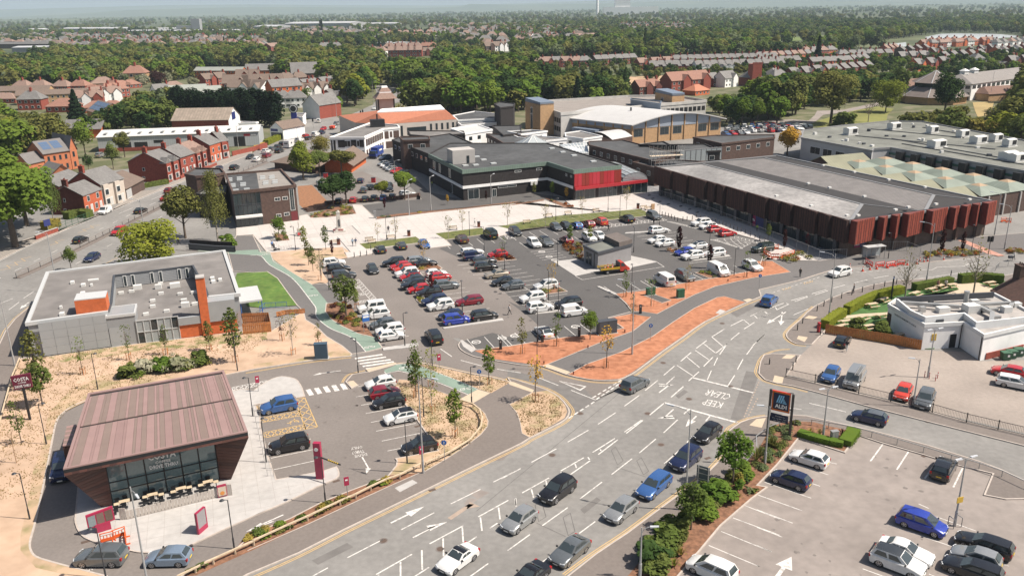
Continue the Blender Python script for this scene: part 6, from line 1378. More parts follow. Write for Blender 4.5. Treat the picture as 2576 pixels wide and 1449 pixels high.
ja='''11 245 1062 plane fresh 5.2 slim fresh green tree in memorial planting bed|11 290 1085 maple fresh 4.2 leafy sapling at near tip of memorial planting bed|11 490 1165 maple lime 5 lime green plaza sapling beside tall lamp and bicycles|11 695 1172 maple mid 5.2 mid green sapling on plaza edge near litter bin|11 757 1224 red_column red 3.2 small dark red sapling in dry plaza grass|11 530 1322 maple olive 5.2 olive sapling in dry soil beside green cycle path|11 572 1380 maple mid 5 green sapling in dry soil nearest parked white off-roader|11 655 1440 thin_sapling olive 5 thin twiggy sapling beside kerbside bays|11 1197 1092 thin_sapling gold 4.2 bare pale sapling on first plaza grass strip|11 1372 1082 thin_sapling gold 5 tall bare sapling on first plaza grass strip, beside lamp|11 1877 1062 thin_sapling olive 5.2 sparse sapling on second plaza grass strip, nearer parked brown car|11 2012 985 thin_sapling gold 5 sparse sapling on second plaza grass strip, beside timber seat|11 2447 945 thin_sapling gold 6 tall bare sapling at start of long plaza grass strip|11 1262 782 red_column red 3 small dark red sapling by service road|11 2240 695 red_column copper 2.6 tiny dark sapling by shopping block wall|11 1868 735 maple yellow 2.6 small yellow sapling in service road bend|21 365 952 thin_sapling gold 5.6 bare sapling halfway along long plaza grass strip|21 718 855 thin_sapling gold 5 bare sapling on long grass strip near red wall|21 1147 782 thin_sapling gold 6 tall bare sapling in front of arcade entrance|21 255 662 maple olive 3.8 olive sapling in dark recess of shopping block|21 432 665 maple fresh 4.2 fresh green sapling beside shopping block recess|21 567 690 maple yellow 3.4 round yellow sapling in pointed plaza bed|21 602 1112 maple fresh 4.2 fresh sapling above dark red hatchback|21 792 1102 maple lime 3.8 lime sapling above white kiosk-side cars|21 1650 1185 red_column copper 5.2 dark purple columnar tree in bay planting by blue hatchback|21 1945 1345 red_column copper 4.6 dark columnar tree in yellow-flowered bay planting|21 2510 1085 maple mid 3.8 green sapling beside market hall railings|12 645 385 thin_sapling olive 5 thin sapling in red soil strip by kerbside bays|12 893 740 plane mid 7.4 leafy tree standing in shrub bed by cycle path|12 992 655 maple lime 3.4 young tree beside white parked off-roader|12 380 1102 thin_sapling gold 7 tall pale twiggy sapling in dry soil by blue cabinet|12 272 965 sapling2 copper 4.4 bronze twiggy sapling in front of timber fence|12 628 1010 sapling3 olive 3.6 bushy dark pine-like sapling beside blue cabinet|12 1568 1390 sapling1 mid 6.4 tall sapling on cycle path verge by zebra crossing|12 1712 1410 thin_sapling lime 5.6 lime sapling on cycle path verge|12 2268 1385 maple fresh 5.6 dense bright green columnar tree on dry verge|11 1642 1330 thin_sapling yellow 5.6 yellow sapling in central row planting bed|11 2402 1252 sapling2 fresh 4.4 green sapling in rust-coloured bay planting|12 1712 515 red_column red 3.6 dark red columnar tree in central double row|22 142 1092 sapling3 olive 5.6 first staked sapling in red mulch from car park mouth|22 472 1018 sapling3 mid 5.4 staked sapling in red mulch behind white black-roofed car|22 795 955 plane fresh 4.8 full green staked tree in red mulch beside meter cabinet|22 955 1225 sapling0 yellow 6.4 yellow staked sapling in outer red mulch bed|22 1140 545 sapling3 fresh 4.8 staked sapling at far red mulch corner|22 1386 635 thin_sapling fresh 5.2 sparse staked sapling between green cabinets|22 1727 475 thin_sapling gold 4.8 bare golden staked sapling behind white vans|22 430 470 thin_sapling yellow 5.2 yellow sapling in flower bed of second double row|22 1205 772 sapling1 olive 4.4 olive sapling in small red mulch triangle|22 2302 355 sapling2 fresh 5 green staked sapling in front of white parked car|22 2467 245 sapling2 mid 3.8 staked sapling by orange barriers|23 268 442 sapling0 yellow 6.4 yellow twin-stemmed sapling on sandy traffic island|02 380 1425 maple olive 8.4 dense green tree at cladded corner of medical centre|02 800 1292 sapling2 fresh 5.6 spreading green sapling in dry soil before grey wall|02 1250 1150 sapling2 mid 5.4 sapling in dry soil before stair block|02 1602 1102 sapling3 mid 4.8 sapling in dry soil before glass entrance|02 2025 1065 maple olive 4.8 bushy olive tree before orange brick wall|02 2272 1172 maple mid 8.2 tall green tree at corner of timber fence|03 412 482 plane mid 6 green tree behind coffee sign|03 210 852 sapling3 mid 5.6 sapling in dry soil below coffee sign|03 160 1035 bare_small olive 4.6 leafless tan sapling by drive-thru lane|13 1566 402 maple mid 6.6 tall sapling behind parked white cars at coffee bays|13 1718 552 thin_sapling lime 6.2 sparse lime sapling on dry coffee verge|13 1945 785 maple fresh 6.2 bright green columnar tree on dry verge by timber rail|23 2170 1235 plane fresh 6.4 bushy bright green tree on store verge by sign board|24 1768 992 plane mid 5.2 green tree on store verge above clipped shrubs|31 262 1165 red_column copper 4.2 dark columnar tree by hall corner barriers|31 485 1185 sapling3 red 3.8 dark red sapling before hall shop fronts|31 1778 1202 red_column copper 4.8 dark columnar tree in corner bed, nearer bus shelter|31 1978 1195 red_column copper 4.2 dark columnar tree in corner bed, nearer traffic signal|32 1425 560 bare_tree olive 9 bare branched tree by pub hedge and blue totem|32 2085 525 bare_tree olive 10.5 bare branched tree standing in pub garden'''
for r_ in ja.split('|'):
 t,x,y,k,lf,h,a8=r_.split(' ',6);h=float(h);tree(k,G1(t,int(x),int(y),R),h,lf,a8,'young trees round car parks','young_tree',d9=k not in('plane','bare_tree','red_column')and t in('22','23','02','13','12'))
ji='''01 150 1150 oak0 fresh 21 1.25 huge bright green street tree overhanging dual road pavement|01 -60 1080 oak1 fresh 22 1.2 huge green tree at picture edge behind pavement|01 260 940 oak2 fresh 15 1.1 bright green tree between big street tree and weeping birch|01 525 930 birch mid 12.5 0.95 weeping dark birch at gable of end terrace|01 1790 1062 lime_round olive 12 0.95 loose olive street tree beside library side wall|01 2105 1105 birch olive 16 0.9 tall white-stemmed birch in front of library|01 1460 1335 bush_tree lime 9.5 1.15 broad lime-green tree leaning over medical centre roof|02 690 290 plane mid 5 0.9 small dark tree behind medical centre parapet|01 2200 1140 shrub fresh 2.6 1.2 bushy green shrub under library birch|11 770 772 lime_round dark 8.6 1.15 dark green round tree at library car park corner, nearer plaza|11 895 742 lime_round dark 9 1.1 dark green round tree beside library car park wall|11 480 500 oak1 lime 11.5 0.85 large yellow-green tree in front of brown pavilion|11 640 470 park_tree mid 8 1 mid green tree between yellow-green tree and pavilion|11 850 450 park_tree olive 7.8 1.35 spreading olive tree before orange pavilion wall|11 645 255 bush_tree gold 6.5 1 golden round tree behind pavilion roof|11 1240 702 park_tree lime 5.4 0.9 small yellow-green tree in library car park|11 1457 692 park_tree fresh 7.6 1 fresh green open tree at library car park end|31 290 262 oak0 yellow 9.5 1.05 blazing yellow tree beside supermarket wall|30 1240 1085 bush_tree lime 15 0.85 yellow-green rounded tree on park lawn|30 1072 1180 bare_tree olive 12 1 leafless tree standing alone on park lawn|30 712 1192 oak2 olive 22 0.95 tall olive park tree beside access road|30 340 1112 wood1 fresh 11 1 small fresh tree by park roundabout|30 840 1212 shrub mid 6 1.3 dense low bush at park lawn edge|30 1810 1092 oak1 dark 18 0.9 dark tree in front of octagonal hall|30 580 640 conifer conifer 24 0.8 dark conifer towering over slate terraces|00 760 1240 conifer conifer 17 1.4 broad dark conifer by solar-roofed house|01 830 290 plane fresh 14 0.9 fresh green tree beside care flats|01 1095 395 plane mid 9 0.9 young green tree behind tall brick semi|01 1205 280 lime_round olive 9 0.9 olive round tree before white trade shed|01 860 430 plane dark 6 0.9 small dark tree behind brick outbuilding|20 2255 1220 lime_round fresh 12 0.9 fresh round tree by busy car park entrance|20 2405 1210 lime_round fresh 10 0.9 second fresh round tree by busy car park entrance|20 1135 960 conifer dark 17 1.2 dark conical tree beyond deck car park|20 1320 560 poplar dark 28 0.8 dark columnar poplar in front of far woods|20 550 540 poplar dark 22 0.8 dark columnar poplar left of terraces|20 625 545 poplar dark 20 0.7 second dark columnar poplar left of terraces|10 655 350 poplar conifer 34 1.3 dark poplar standing up before far warehouses|00 1530 840 oak1 copper 11 1.2 purple copper beech among red-roofed bungalows|00 1860 880 lime_round blossom 9 1.3 white blossoming tree by grey gabled houses'''
for r_ in ji.split('|'):t,x,y,k,lf,h,wd,a8=r_.split(' ',7);tree(k,G1(t,int(x),int(y)),float(h),lf,a8,'mature trees','tree',bN=float(wd))
ca,js=G1('00',1690,1150),G1('10',170,1230)
for i in range(24):
 p=ca.lerp(js,i/23)+VX((random.uniform(-2,2),random.uniform(-3,3),0));tree('belt_conifer',p,random.uniform(13,16.5),'conifer','dark evergreen in dense belt, %s from its shed end'%bA(i),'evergreens of dense belt','conifer_tree',bN=1.25)
from mathutils.geometry import tessellate_polygon
def aP(x,y,q):
 c=False;n=len(q);j=n-1
 for i in range(n):
  if((q[i].y>y)!=(q[j].y>y))and(x<(q[j].x-q[i].x)*(y-q[i].y)/(q[j].y-q[i].y)+q[i].x):c=not c
  j=i
 return c
rt=random.Random(77);iO=[]
def ap(aU,sp,hs,iX,bS,zc=5.):
 q=[P(*map(float,s.split(',')),zc)for s in aU.split()];x0,x1,y0,y1=min(p.x for p in q),max(p.x for p in q),min(p.y for p in q),max(p.y for p in q)
 y=y0;k=0
 while y<y1:
  x=x0+(k%2)*sp/2
  while x<x1:
   px,py=x+rt.uniform(-.42,.42)*sp,y+rt.uniform(-.42,.42)*sp
   if aP(px,py,q):iO.append((px,py,rt.uniform(*hs),rt.choice(iX),bS))
   x+=sp
  y+=sp*.9;k+=1
MX=['fresh','fresh','lime','mid','olive','olive','dark','grey'];hk=['olive','olive','fresh','lime','fresh','grey','mid','dark','lime','olive']
ap('-60,150 140,130 330,126 560,122 760,118 850,150 760,185 690,178 560,168 430,190 330,180 240,200 150,225 60,232 -60,240',9.5,(10,17),hk,'in big wood behind red-roofed estate')
ap('260,172 330,165 460,185 410,200 300,195',8,(5,9),['blossom','blossom','grey','olive'],'in blossom scrub at wood edge')
ap('690,178 850,150 930,140 960,160 935,215 925,265 890,265 870,250 870,215 800,190 760,190',9,(11,17),hk,'beside road leading into woods')
ap('975,200 1000,165 1090,150 1210,150 1290,160 1300,190 1340,210 1350,245 1270,262 1180,270 1050,268 1020,255 1100,235 1060,215',9,(11,18),['fresh','fresh','dark','mid','olive','fresh'],'in green belt behind shopping precinct')
ap('945,215 975,200 985,228 950,232',8,(10,14),hk,'in green belt behind shopping precinct')
ap('830,125 960,128 1090,120 1250,126 1290,160 1090,150 960,158 850,148',13,(10,15),MX,'in middle belt of woods before far town')
ap('1290,122 1500,105 1700,92 1900,90 1905,128 1750,142 1600,142 1450,145 1300,165',12,(11,19),['fresh','mid','mid','olive','dark','grey','fresh'],'in woods beyond slate terraces')
ap('1285,175 1330,178 1350,185 1450,190 1570,205 1580,245 1430,248 1330,240 1310,215',8.5,(10,17),['dark','dark','fresh','mid','olive','conifer'],'in dark wood beside deck car park')
ap('1510,160 1560,158 1600,170 1590,178 1510,180',9,(9,13),['fresh','olive','grey'],'in gardens before slate terraces')
ap('1785,222 1850,220 1990,212 2090,210 2010,262 1960,280 1900,285 1840,285 1790,262',9,(10,18),['olive','mid','fresh','dark','fresh'],'in park trees behind busy car park')
ap('1925,210 2050,190 2110,180 2230,185 2290,215 2280,262 2180,260 2130,250 2090,240 2000,250 1960,270',9,(11,20),['dark','dark','mid','fresh','olive'],'in tall park wood behind supermarket')
ap('2250,280 2340,272 2430,280 2480,262 2640,230 2640,350 2500,345 2400,320 2300,310',8.5,(6,13),['olive','olive','mid','lime','gold'],'in scrub behind supermarket roof')
ap('2500,250 2640,215 2640,320 2540,325',9,(15,20),['olive','mid','olive'],'in tall trees at supermarket corner')
ap('2270,158 2370,150 2460,175 2570,170 2640,175 2640,195 2480,195 2300,192',9,(7,12),['dark','mid','fresh'],'in gardens behind long timbered range')
ap('1905,92 2100,85 2330,80 2600,75 2640,92 2340,108 2300,112 2240,118 2120,122 2000,130 1905,128',13,(11,18),['fresh','mid','grey','dark','mid','olive'],'in woods this side of lake')
ap('-60,265 60,262 170,290 200,330 120,355 60,380 -60,390',9,(9,15),['olive','fresh','olive','mid','lime'],'in leafy gardens beside care flats')
ap('170,290 330,275 430,270 440,300 350,315 260,312 230,320',9,(8,14),['dark','mid','fresh','dark'],'in gardens behind white trade shed')
ap('295,262 400,240 450,245 440,272 350,280',8.5,(7,12),['olive','mid','dark','grey'],'round red-roofed bungalows')
ap('10,262 120,245 250,235 300,232 290,222 150,240 -20,248',16,(5,9),['olive','mid','dark','fresh'],'round red-roofed bungalows')
ap('700,218 760,212 860,240 880,262 850,268 790,250',15,(6,9),['olive','fresh','mid'],'between brick houses by far junction')
ap('940,262 1010,262 1040,272 1180,272 1100,285 960,272',12,(6,10),['olive','mid','gold'],'behind orange-roofed hall')
ap('-60,80 500,72 900,74 1250,80 1500,84 1700,90 1500,104 1250,112 900,108 560,112 300,118 -60,122',30,(8,13),['dark','dark','mid','conifer','grey'],'far')
ap('1290,60 1900,55 2640,45 2640,80 2330,80 1900,88 1500,84 1290,78',19,(9,15),['mid','dark','fresh','grey','dark'],'far')
ap('1900,200 2300,180 2576,175 2576,125 2300,130 1900,140',12,(5,8.5),['mid','dark','fresh'],'among slate terraces')
ap('1345,185 1900,185 1900,140 1700,145 1345,155',13,(5,8),['mid','dark','olive'],'among slate terraces')
ap('1290,78 1290,112 900,112 500,116 -60,130 -60,120 500,110 900,105',26,(7,12),['dark','mid','olive'],'far')
def i6(p):
 v=p-VX((0,0,cJ));c=v.dot(CF);return VX((IW/2+fg*v.dot(CR)/c,IH/2-fg*v.dot(CU)/c,0))
ii=[[VX(tuple(map(float,s.split(',')))+(0,))for s in sp.split()]for sp in('1560,188 1720,180 1800,184 1880,190 1900,232 1770,238 1560,225','1920,93 2090,90 2080,104 1925,106','2060,112 2200,104 2330,88 2400,84 2576,85 2576,106 2400,118 2250,122','2080,262 2290,245 2340,275 2200,300 2080,300','2410,258 2520,250 2520,285 2420,290','925,232 960,215 1035,240 1040,255 960,262 905,300 880,285 900,262','1040,150 1075,150 1085,175 1050,178','2270,212 2576,190 2576,245 2500,262 2330,270 2270,258','1345,158 1700,148 2000,146 2300,118 2576,110 2576,185 2300,176 2080,186 1900,190 1800,186 1600,184 1345,182','-20,228 310,226 300,262 160,300 -20,262','500,176 680,172 700,205 760,200 860,232 850,262 800,285 690,280 640,235 500,235','960,116 1085,112 1090,142 960,142','0,112 120,122 130,132 0,132','640,112 700,112 700,128 640,128','1215,110 1290,108 1290,128 1215,128')]
def gg(x,y,h):
 for f in(.05,.5,.9):
  d=i6(VX((x,y,h*f)))
  if any(aP(d.x,d.y,q)for q in ii):return True
 return False
 # houses further out
HV={}
def hv(key,L,W,aI,aZ,bP=.0,c9=False,ch=((.0,.8),),wz=((.9,2.1),(3.3,4.6)),nw=2,iB=False,gB=False):
 wl=M();A,B,C,E=VX((-L/2,-W/2,0)),VX((L/2,-W/2,0)),VX((L/2,W/2,0)),VX((-L/2,W/2,0))
 wl.Pm([A,B,C,E],0,aI,0,bZ=False);r0,r1=VX((-L/2+bP,0,aZ)),VX((L/2-bP,0,aZ));q=[xy(p,aI)for p in(A,B,C,E)]
 if not bP:wl.Py([q[3],q[0],r0]);wl.Py([q[1],q[2],r1])
 rf=M();k=.35;sl=(aZ-aI)/(W/2);dz=Z3*(-sl*k);s=VX((k if not bP else 0,0,0));th=Z3*.18;n=VX((0,k,0));u=VX((k,0,0))
 fr=[q[0]-n-u+dz,q[1]-n+u+dz,r1+s,r0-s];bk=[q[2]+n+u+dz,q[3]+n-u+dz,r0-s,r1+s]
 rf.Hx(fr,[p+th for p in fr]);rf.Hx(bk,[p+th for p in bk])
 if bP:
  for e in([fr[1],bk[0],r1],[bk[1],fr[0],r0]):rf.add(list(e)+[p+th for p in e],[[0,1,2],[3,4,5],[0,1,4,3]])
 if c9:
  g=W*.32;x=L*.22
  for y0 in(-W/2-.9,):
   wl.box((x,y0+.5,0),g*1.6,1.4,aI);wl.add([(x-g*.8,y0-.2,aI),(x+g*.8,y0-.2,aI),(x,y0-.2,aI+g*.85)],[[0,1,2]])
   rf.add([(x-g,y0-.4,aI-.2),(x,y0-.4,aI+g*.95),(x,W*.1,aI+g*.95),(x-g,W*.1,aI-.2),(x+g,y0-.4,aI-.2),(x+g,W*.1,aI-.2)],[[0,1,2,3],[1,4,5,2]])
 if gB:
  wl.box((L*.25,-W/2-1.6,0),L*.42,3.2,aI*.8);rf.add([(L*.03,-W/2-3.4,aI*.78),(L*.48,-W/2-3.4,aI*.78),(L*.48,-W/2+.5,aI*1.05),(L*.03,-W/2+.5,aI*1.05)],[[0,1,2,3]])
 c=M()
 for fx,wd in ch:
  x=(fx-.5)*(L-2*bP)if bP else(fx-.5)*(L-1.2);c.box((x,0,aZ-.8),.8,1.3,2.2);c.box((x,0,aZ+1.4),.95,1.45,.15)
  for t in(-.35,.05,.4):c.Tb((x,t,aZ+1.5),(x,t,aZ+1.95),.13,n=5)
 wf,wp=M(),M()
 for ht in(-1,1):
  for i in range(nw):
   x=-L/2+L*(i+.5)/nw
   for(z0,z1)in wz:
    y=ht*(W/2);wf.box((x,y+ht*.03,z0),1.3,.08,z1-z0);wp.box((x,y+ht*.06,z0+.1),1.08,.06,z1-z0-.2)
 HV[key]=dict(wall=wl.mesh('wall',aV),roof=rf.mesh('roof',a7),chimney=c.mesh('chimney',aV)if ch else None,frames=wf.mesh('window_frames',aO),panes=wp.mesh('window_panes',bi),L=L,W=W)
hv('terrace',6.2,9,5.2,8.2,nw=2,ch=((.0,1),));hv('terrace_rear',6.2,8,5.2,8.,nw=2,ch=((.0,1),),gB=True)
hv('semi',11,8.5,5.2,8.6,bP=3.2,nw=4,ch=((.5,1),));hv('gabled',9,8,5.2,8.6,c9=True,nw=3,ch=((1.,1),));hv('bungalow',12,9,2.6,5.4,bP=4.2,nw=4,ch=(),wz=((.8,2.),))
hv('long',40,9,5.2,7.6,nw=14,ch=());hv('flats',17,11,8.2,11.8,nw=5,ch=(),wz=((.9,2.2),(3.6,4.9),(6.2,7.5)));hv('halftimber',13,9,5.4,9.2,c9=True,nw=4,ch=());hv('chapel',24,13,6.5,13.5,nw=6,ch=(),wz=((1.5,4.5),));hv('hut',9,7,2.4,4.4,nw=2,ch=(),wz=((.8,1.8),));hv('school',26,16,3.6,8.2,nw=6,ch=(),wz=((.9,2.4),))
HN={'r':(aV,'red brick'),'w':(aq,'white rendered'),'o':(fF,'orange brick'),'b':(aS,'brown brick'),'f':(bH,'buff brick'),'d':(hK,'dark red brick')}
RN={'s':(a7,'slate'),'b':(bF,'brown tiled'),'r':(h5,'red tiled'),'p':(ds,'weathered tiled'),'g':(ao('green_grey_roof',(.26,.275,.25),.8,.06,.5),'pale grey-green'),'o':(OT,'orange tiled')}
hQ=[]
def fi(eD,p,rz,wk,rk,aH,aN,s=1.,hf=0):
 v=HV[eD];o=thing('house' if eD!='flats' else'flats',aH,'house' if eD not in('flats','chapel')else{'flats':'flats','chapel':'church'}[eD],(p[0],p[1],-.14),rz,aN)
 if s!=1:o.scale=(s,)*3
 for nm in('wall','roof','chimney','frames','panes'):
  if v[nm]is None or(hf and nm=='frames'):continue
  c=a6({'frames':'window_frames','panes':'window_panes'}.get(nm,nm),v[nm],o)
  if nm in('frames','panes'):c['kind']='stuff'
  m={'wall':HN[wk][0],'roof':RN[rk][0],'chimney':aV}.get(nm)
  if m:c.material_slots[0].link='OBJECT';c.material_slots[0].material=m
 hQ.append((p[0],p[1],max(v['L'],v['W'])*s*.55+1.5))
rh=random.Random(9);im={}
def au(aU,n,eD,gd,gs,bS,gD=.0,ic=.0,s=1.,hf=0):
 a,c=G(aU);d=c-a;rz=atan2(d.y,d.x)+ic
 for i in range(n):
  p=a.lerp(c,(i+.5)/n)+VX((rh.uniform(-gD,gD),rh.uniform(-gD,gD),0));vv=rh.choice(eD.split());wk,rk=rh.choice(gd),rh.choice(gs)
  k=bS;im[k]=im.get(k,-1)+1
  fi(vv,p,rz+(rh.uniform(-.05,.05)if gD else 0),wk,rk,'%s house with %s roof, %s %s'%(HN[wk][1],RN[rk][1],bA(i)if n<40 else'one',bS),bS.replace('along ','houses along ').replace('in ','houses in '),s,hf)
au('20 50,131 158,128',6,'gabled semi','rrd','psp','along villa row left of slate terraces',1)
au('20 245,134 320,130',3,'gabled','ro','psp','along large villa row before slate terraces',1)
au('20 164,126 245,122',6,'terrace','br','s','along darkest back terrace');au('20 318,126 515,121',15,'terrace','brb','s','along long back slate terrace')
au('20 272,138 360,136',6,'terrace_rear','bdr','s','along front slate terrace with rear wings');au('20 360,138 458,135',7,'terrace_rear','wrdb','s','along middle slate terrace with a white end');au('20 460,136 528,134',5,'terrace','bb','s','along short dark terrace')
au('20 300,112 408,111',8,'terrace','b','s','along furthest slate ridge left')
au('30 0,131 78,128',6,'terrace','bro','s','along slate terrace by dark conifer');au('30 98,132 176,128',6,'terrace','rbo','s','along terrace right of dark conifer');au('30 176,127 209,124',3,'terrace','rro','s','along orange-gabled terrace end')
au('30 55,158 146,148',4,'gabled','rrd','s','along front brick villa row',0);au('30 138,148 216,140',5,'terrace','rr','s','along slate row above villas')
au('30 20,162 56,160',1,'semi','r','s','in corner before brick tower');au('30 155,116 258,113',6,'semi terrace','bro','s','along slate semis above conifer');au('30 -4,120 112,113',9,'terrace','orr','ps','along back terrace left of conifer');au('30 84,109 148,106',4,'semi','ro','ps','along red-roofed semis beyond conifer')
au('30 268,121 328,118',3,'gabled','br','s','along gabled pair by yellow-green tree');au('30 268,108 328,101',4,'terrace','rb','s','along short terrace on rise');au('30 328,112 360,107',2,'gabled','ro','sp','along orange gable pair');au('30 294,138 366,131',3,'gabled','ro','s','along brick pair before gardens')
au('30 348,120 434,113',5,'terrace','rob','s','along light slate terrace');au('30 400,111 454,101',3,'gabled','dro','s','along tall dark gables');au('30 452,109 528,100',6,'terrace','row','s','along pale slate terrace at edge');au('30 408,124 488,132',3,'hut semi','bw','s','along garden bungalow line',2);au('30 476,131 528,128',2,'gabled','d','s','along dark gabled edge')
au('30 316,93 452,86',10,'semi gabled','wro','psr','along lakeside estate',2);au('30 240,104 268,101',3,'terrace','ro','pr','along small lakeside row');au('30 456,92 528,85',6,'semi','row','sp','along lakeside estate edge',2);au('30 324,89 420,84',6,'semi','wo','pr','along pale lakeshore row',2)
au('20 248,185 284,182',2,'gabled','d','r','along red-roofed white-gabled pair');au('20 304,176 380,170',2,'halftimber','wr','r','along large red-roofed villas',0,0,1.15);au('20 340,185 386,180',1,'bungalow','o','o','in walled plot under red villas');au('20 402,169 436,165',1,'halftimber','w','s','in plot beside crenellated tower');au('20 450,166 484,163',1,'semi','d','s','in crenellated tower plot');au('20 496,160 528,156',1,'semi','r','s','in plot right of crenellated tower');au('20 380,168 404,166',1,'terrace','d','s','in plot left of white gables')
p=G1('20',2375,830);iN=thing('brick_tower','red brick tower with crenellated top among slate roofs','tower',p);M().box(p,6,6,13,.2).Bd('wall',aV,iN)
for i in range(7):M().box(xy(p+VX((cos(.2),sin(.2),0))*(i-3)*.95+VX((.6,-2.7,0)),13),.55,.6,1,.2).Bd('merlon',aV,iN)
au('00 43,181 236,181',8,'bungalow semi','wrf','rpp','along upper bungalow row of red-roofed estate',2);au('00 -6,192 76,190',1,'long','f','b','along long brown-roofed flats, first block');au('00 -6,198 50,197',3,'bungalow','r','p','along low pink-roofed row left',1);au('00 76,200 148,197',1,'long','f','b','along long brown-roofed flats, second block')
au('00 46,211 86,210',1,'semi','r','s','in dark hipped corner plot',0,0,1.1);au('00 104,215 148,214',1,'bungalow','r','r','along red hipped bungalow plot',0,0,1.2);au('00 152,206 196,204',2,'gabled','rw','p','along weathered gables of estate');au('00 184,198 230,195',2,'gabled','w','pr','along white gables of estate');au('00 172,216 236,214',2,'bungalow','o','r','along red bungalows by solar roof');au('00 204,190 236,187',2,'semi','rw','r','along upper red-roofed corner')
au('00 180,170 220,168',1,'bungalow','f','p','along wood-edge bungalows, pale one',0,0,1.3);au('00 226,172 260,169',2,'bungalow','r','r','along wood-edge red bungalows');au('00 246,160 284,159',1,'semi','f','r','in tall wood-edge plot',0,0,1.4);au('00 128,170 164,169',2,'bungalow','r','p','along blossom-side bungalows')
gV=thing('solar_house','orange brick gabled house with large solar roof','house',G1('00',970,1180));hs=aM(gV,xy(G1('00',850,1150),0),xy(G1('00',980,1190),0),12,4.2,8.4,ao('yellow_brick',(.5,.25,.1),.85,.08,1),ds,ax=True)
for i in range(4):
 for j in range(2):
  q=[xy(hs['A'].lerp(hs['B'],.06+.22*(i+di))+hs['n']*6*(.15+(j+dj)*.38),4.2+4.2*(.15+(j+dj)*.38)+.25)for di,dj in((0,0),(.92,0),(.92,.92),(0,.92))];M().Py(q).Bd('solar_panel',ab('solar_cell',(.10,.15,.24),.2,0,.8),gV)
au('00 386,149 468,149',1,'long','o','g','along pale solar-roofed care home',0);au('00 388,168 436,163',2,'gabled','r','b','along plain brick gables below care home');au('00 440,180 515,178',2,'halftimber','r','b','along half-timbered brick row',0,0,1.2);au('00 452,185 504,184',2,'halftimber','w','b','along white half-timbered cottages');au('00 460,158 500,157',2,'gabled','r','b','along brown-roofed gables below care home')
au('00 344,185 376,192',1,'school','w','g','along grey-gabled school hall, first roof',0,1.35,.9);au('00 376,186 408,191',1,'school','w','g','along grey-gabled school hall, second roof',0,1.35,.8);au('00 320,178 352,176',1,'bungalow','o','p','in plot left of grey gables',0,0,1.2);au('00 300,192 324,190',1,'gabled','w','s','in plot above conifer belt');au('00 488,144 528,143',1,'school','o','s','in solar-roofed hall plot')
au('10 33,196 86,192',1,'flats','o','s','in tall block with white centre gable');au('10 81,159 133,157',1,'chapel','b','s','in steep grey-roofed church');au('10 -4,172 52,170',2,'halftimber','r','b','along gabled brown-roofed row');au('10 52,166 100,163',2,'semi','r','b','along brown-roofed semis before church');au('10 -2,184 28,186',1,'halftimber','w','b','in white-gabled cottage plot')
au('10 92,182 172,170',5,'semi gabled','rr','s','along slate brick street by junction',1);au('10 84,190 140,186',3,'gabled','rw','b','along low brown roofs by junction');au('10 40,208 96,206',2,'semi','w','s','along white slate-roofed row',0);au('10 136,208 156,200',1,'gabled','r','s','in red gabled street corner')
wh=thing('white_gable_house','large white gabled house with red brick side and grey roof','house',G1('10',590,1110));gw=aM(wh,G1('10',480,1140),G1('10',640,1150),15,6.2,10.5,aq,a7,ax=False);chimney(gw,.6,0,(1,.7),aV)
b=M();e=gw['u']*.06;b.Py([gw['B']+e,gw['C']+e,xy(gw['C'],6.1)+e,xy(gw['B'],6.1)+e]);b.Bd('brick_side',aV,wh)
cj('low white flat annexe at junction corner','shop building',GZ('10 74,226 94,228 100,220 80,219',4),4,aq,cg,name='annexe')
au('10 262,110 324,109',5,'terrace','rrw','p','along bright red terrace above woods',0,0,1.35);au('10 206,109 254,109',3,'semi','rw','ps','along mixed row above woods',0,0,1.2);au('10 258,100 348,99',7,'semi','r','rp','along red roofs behind bright terrace',2,0,1.2);au('10 128,99 166,98',3,'semi','rw','rs','along roofs behind central wood',1,0,1.2);au('10 26,104 56,101',2,'flats','r','p','along tall brick pair at wood edge');au('10 324,108 348,107',2,'gabled','d','b','along dark shops ending terrace')
au('10 446,101 488,99',3,'gabled','wb','b','along white half-timbered far group',2,0,1.3);au('10 298,81 344,79',4,'gabled','b','b','along gabled row in far town',2,0,1.4);au('10 258,72 344,70',6,'semi','or','rp','along sunlit far-town row',4,0,1.4);au('10 346,76 384,74',3,'hut semi','wf','p','along pale far-town bungalows',4,0,1.4)
au('10 350,58 500,60',12,'semi gabled','bdb','sb','along shaded far-town street',8,0,1.3,1);au('10 360,68 512,69',10,'semi gabled','bdw','sb','along second shaded far-town street',8,0,1.3,1);au('20 16,64 152,66',11,'semi gabled','bdw','sb','along shaded town rows beyond wood',10,0,1.3,1);au('20 20,78 120,80',9,'semi gabled','bwr','sp','along brick town rows beyond wood',8,0,1.3,1);au('20 218,56 346,57',13,'terrace','b','s','along long grey terraces in far trees',3,0,1.5,1);au('20 230,62 338,62',9,'terrace','b','s','along lower grey terraces in far trees',3,0,1.4,1);au('20 128,79 170,77',1,'long','b','p','in long block at far wood edge',0,0,1.3)
au('00 0,94 112,94',3,'long','b','s','along far dark-roofed long blocks',2,0,1.3,1);au('00 176,85 360,88',14,'semi gabled','bdd','sb','along far shaded estate',12,0,1.3,1);au('00 140,96 320,97',11,'semi','fw','pb','along far pale-roofed estate',8,0,1.4,1);au('00 380,80 515,84',10,'semi gabled','wbf','ps','along far mixed estate',10,0,1.4,1);au('00 80,76 300,76',12,'semi','bd','s','along furthest shaded estate',25,0,1.3,1);au('00 340,94 512,96',8,'semi','fr','p','along pale far roofs above wood',8,0,1.3,1)
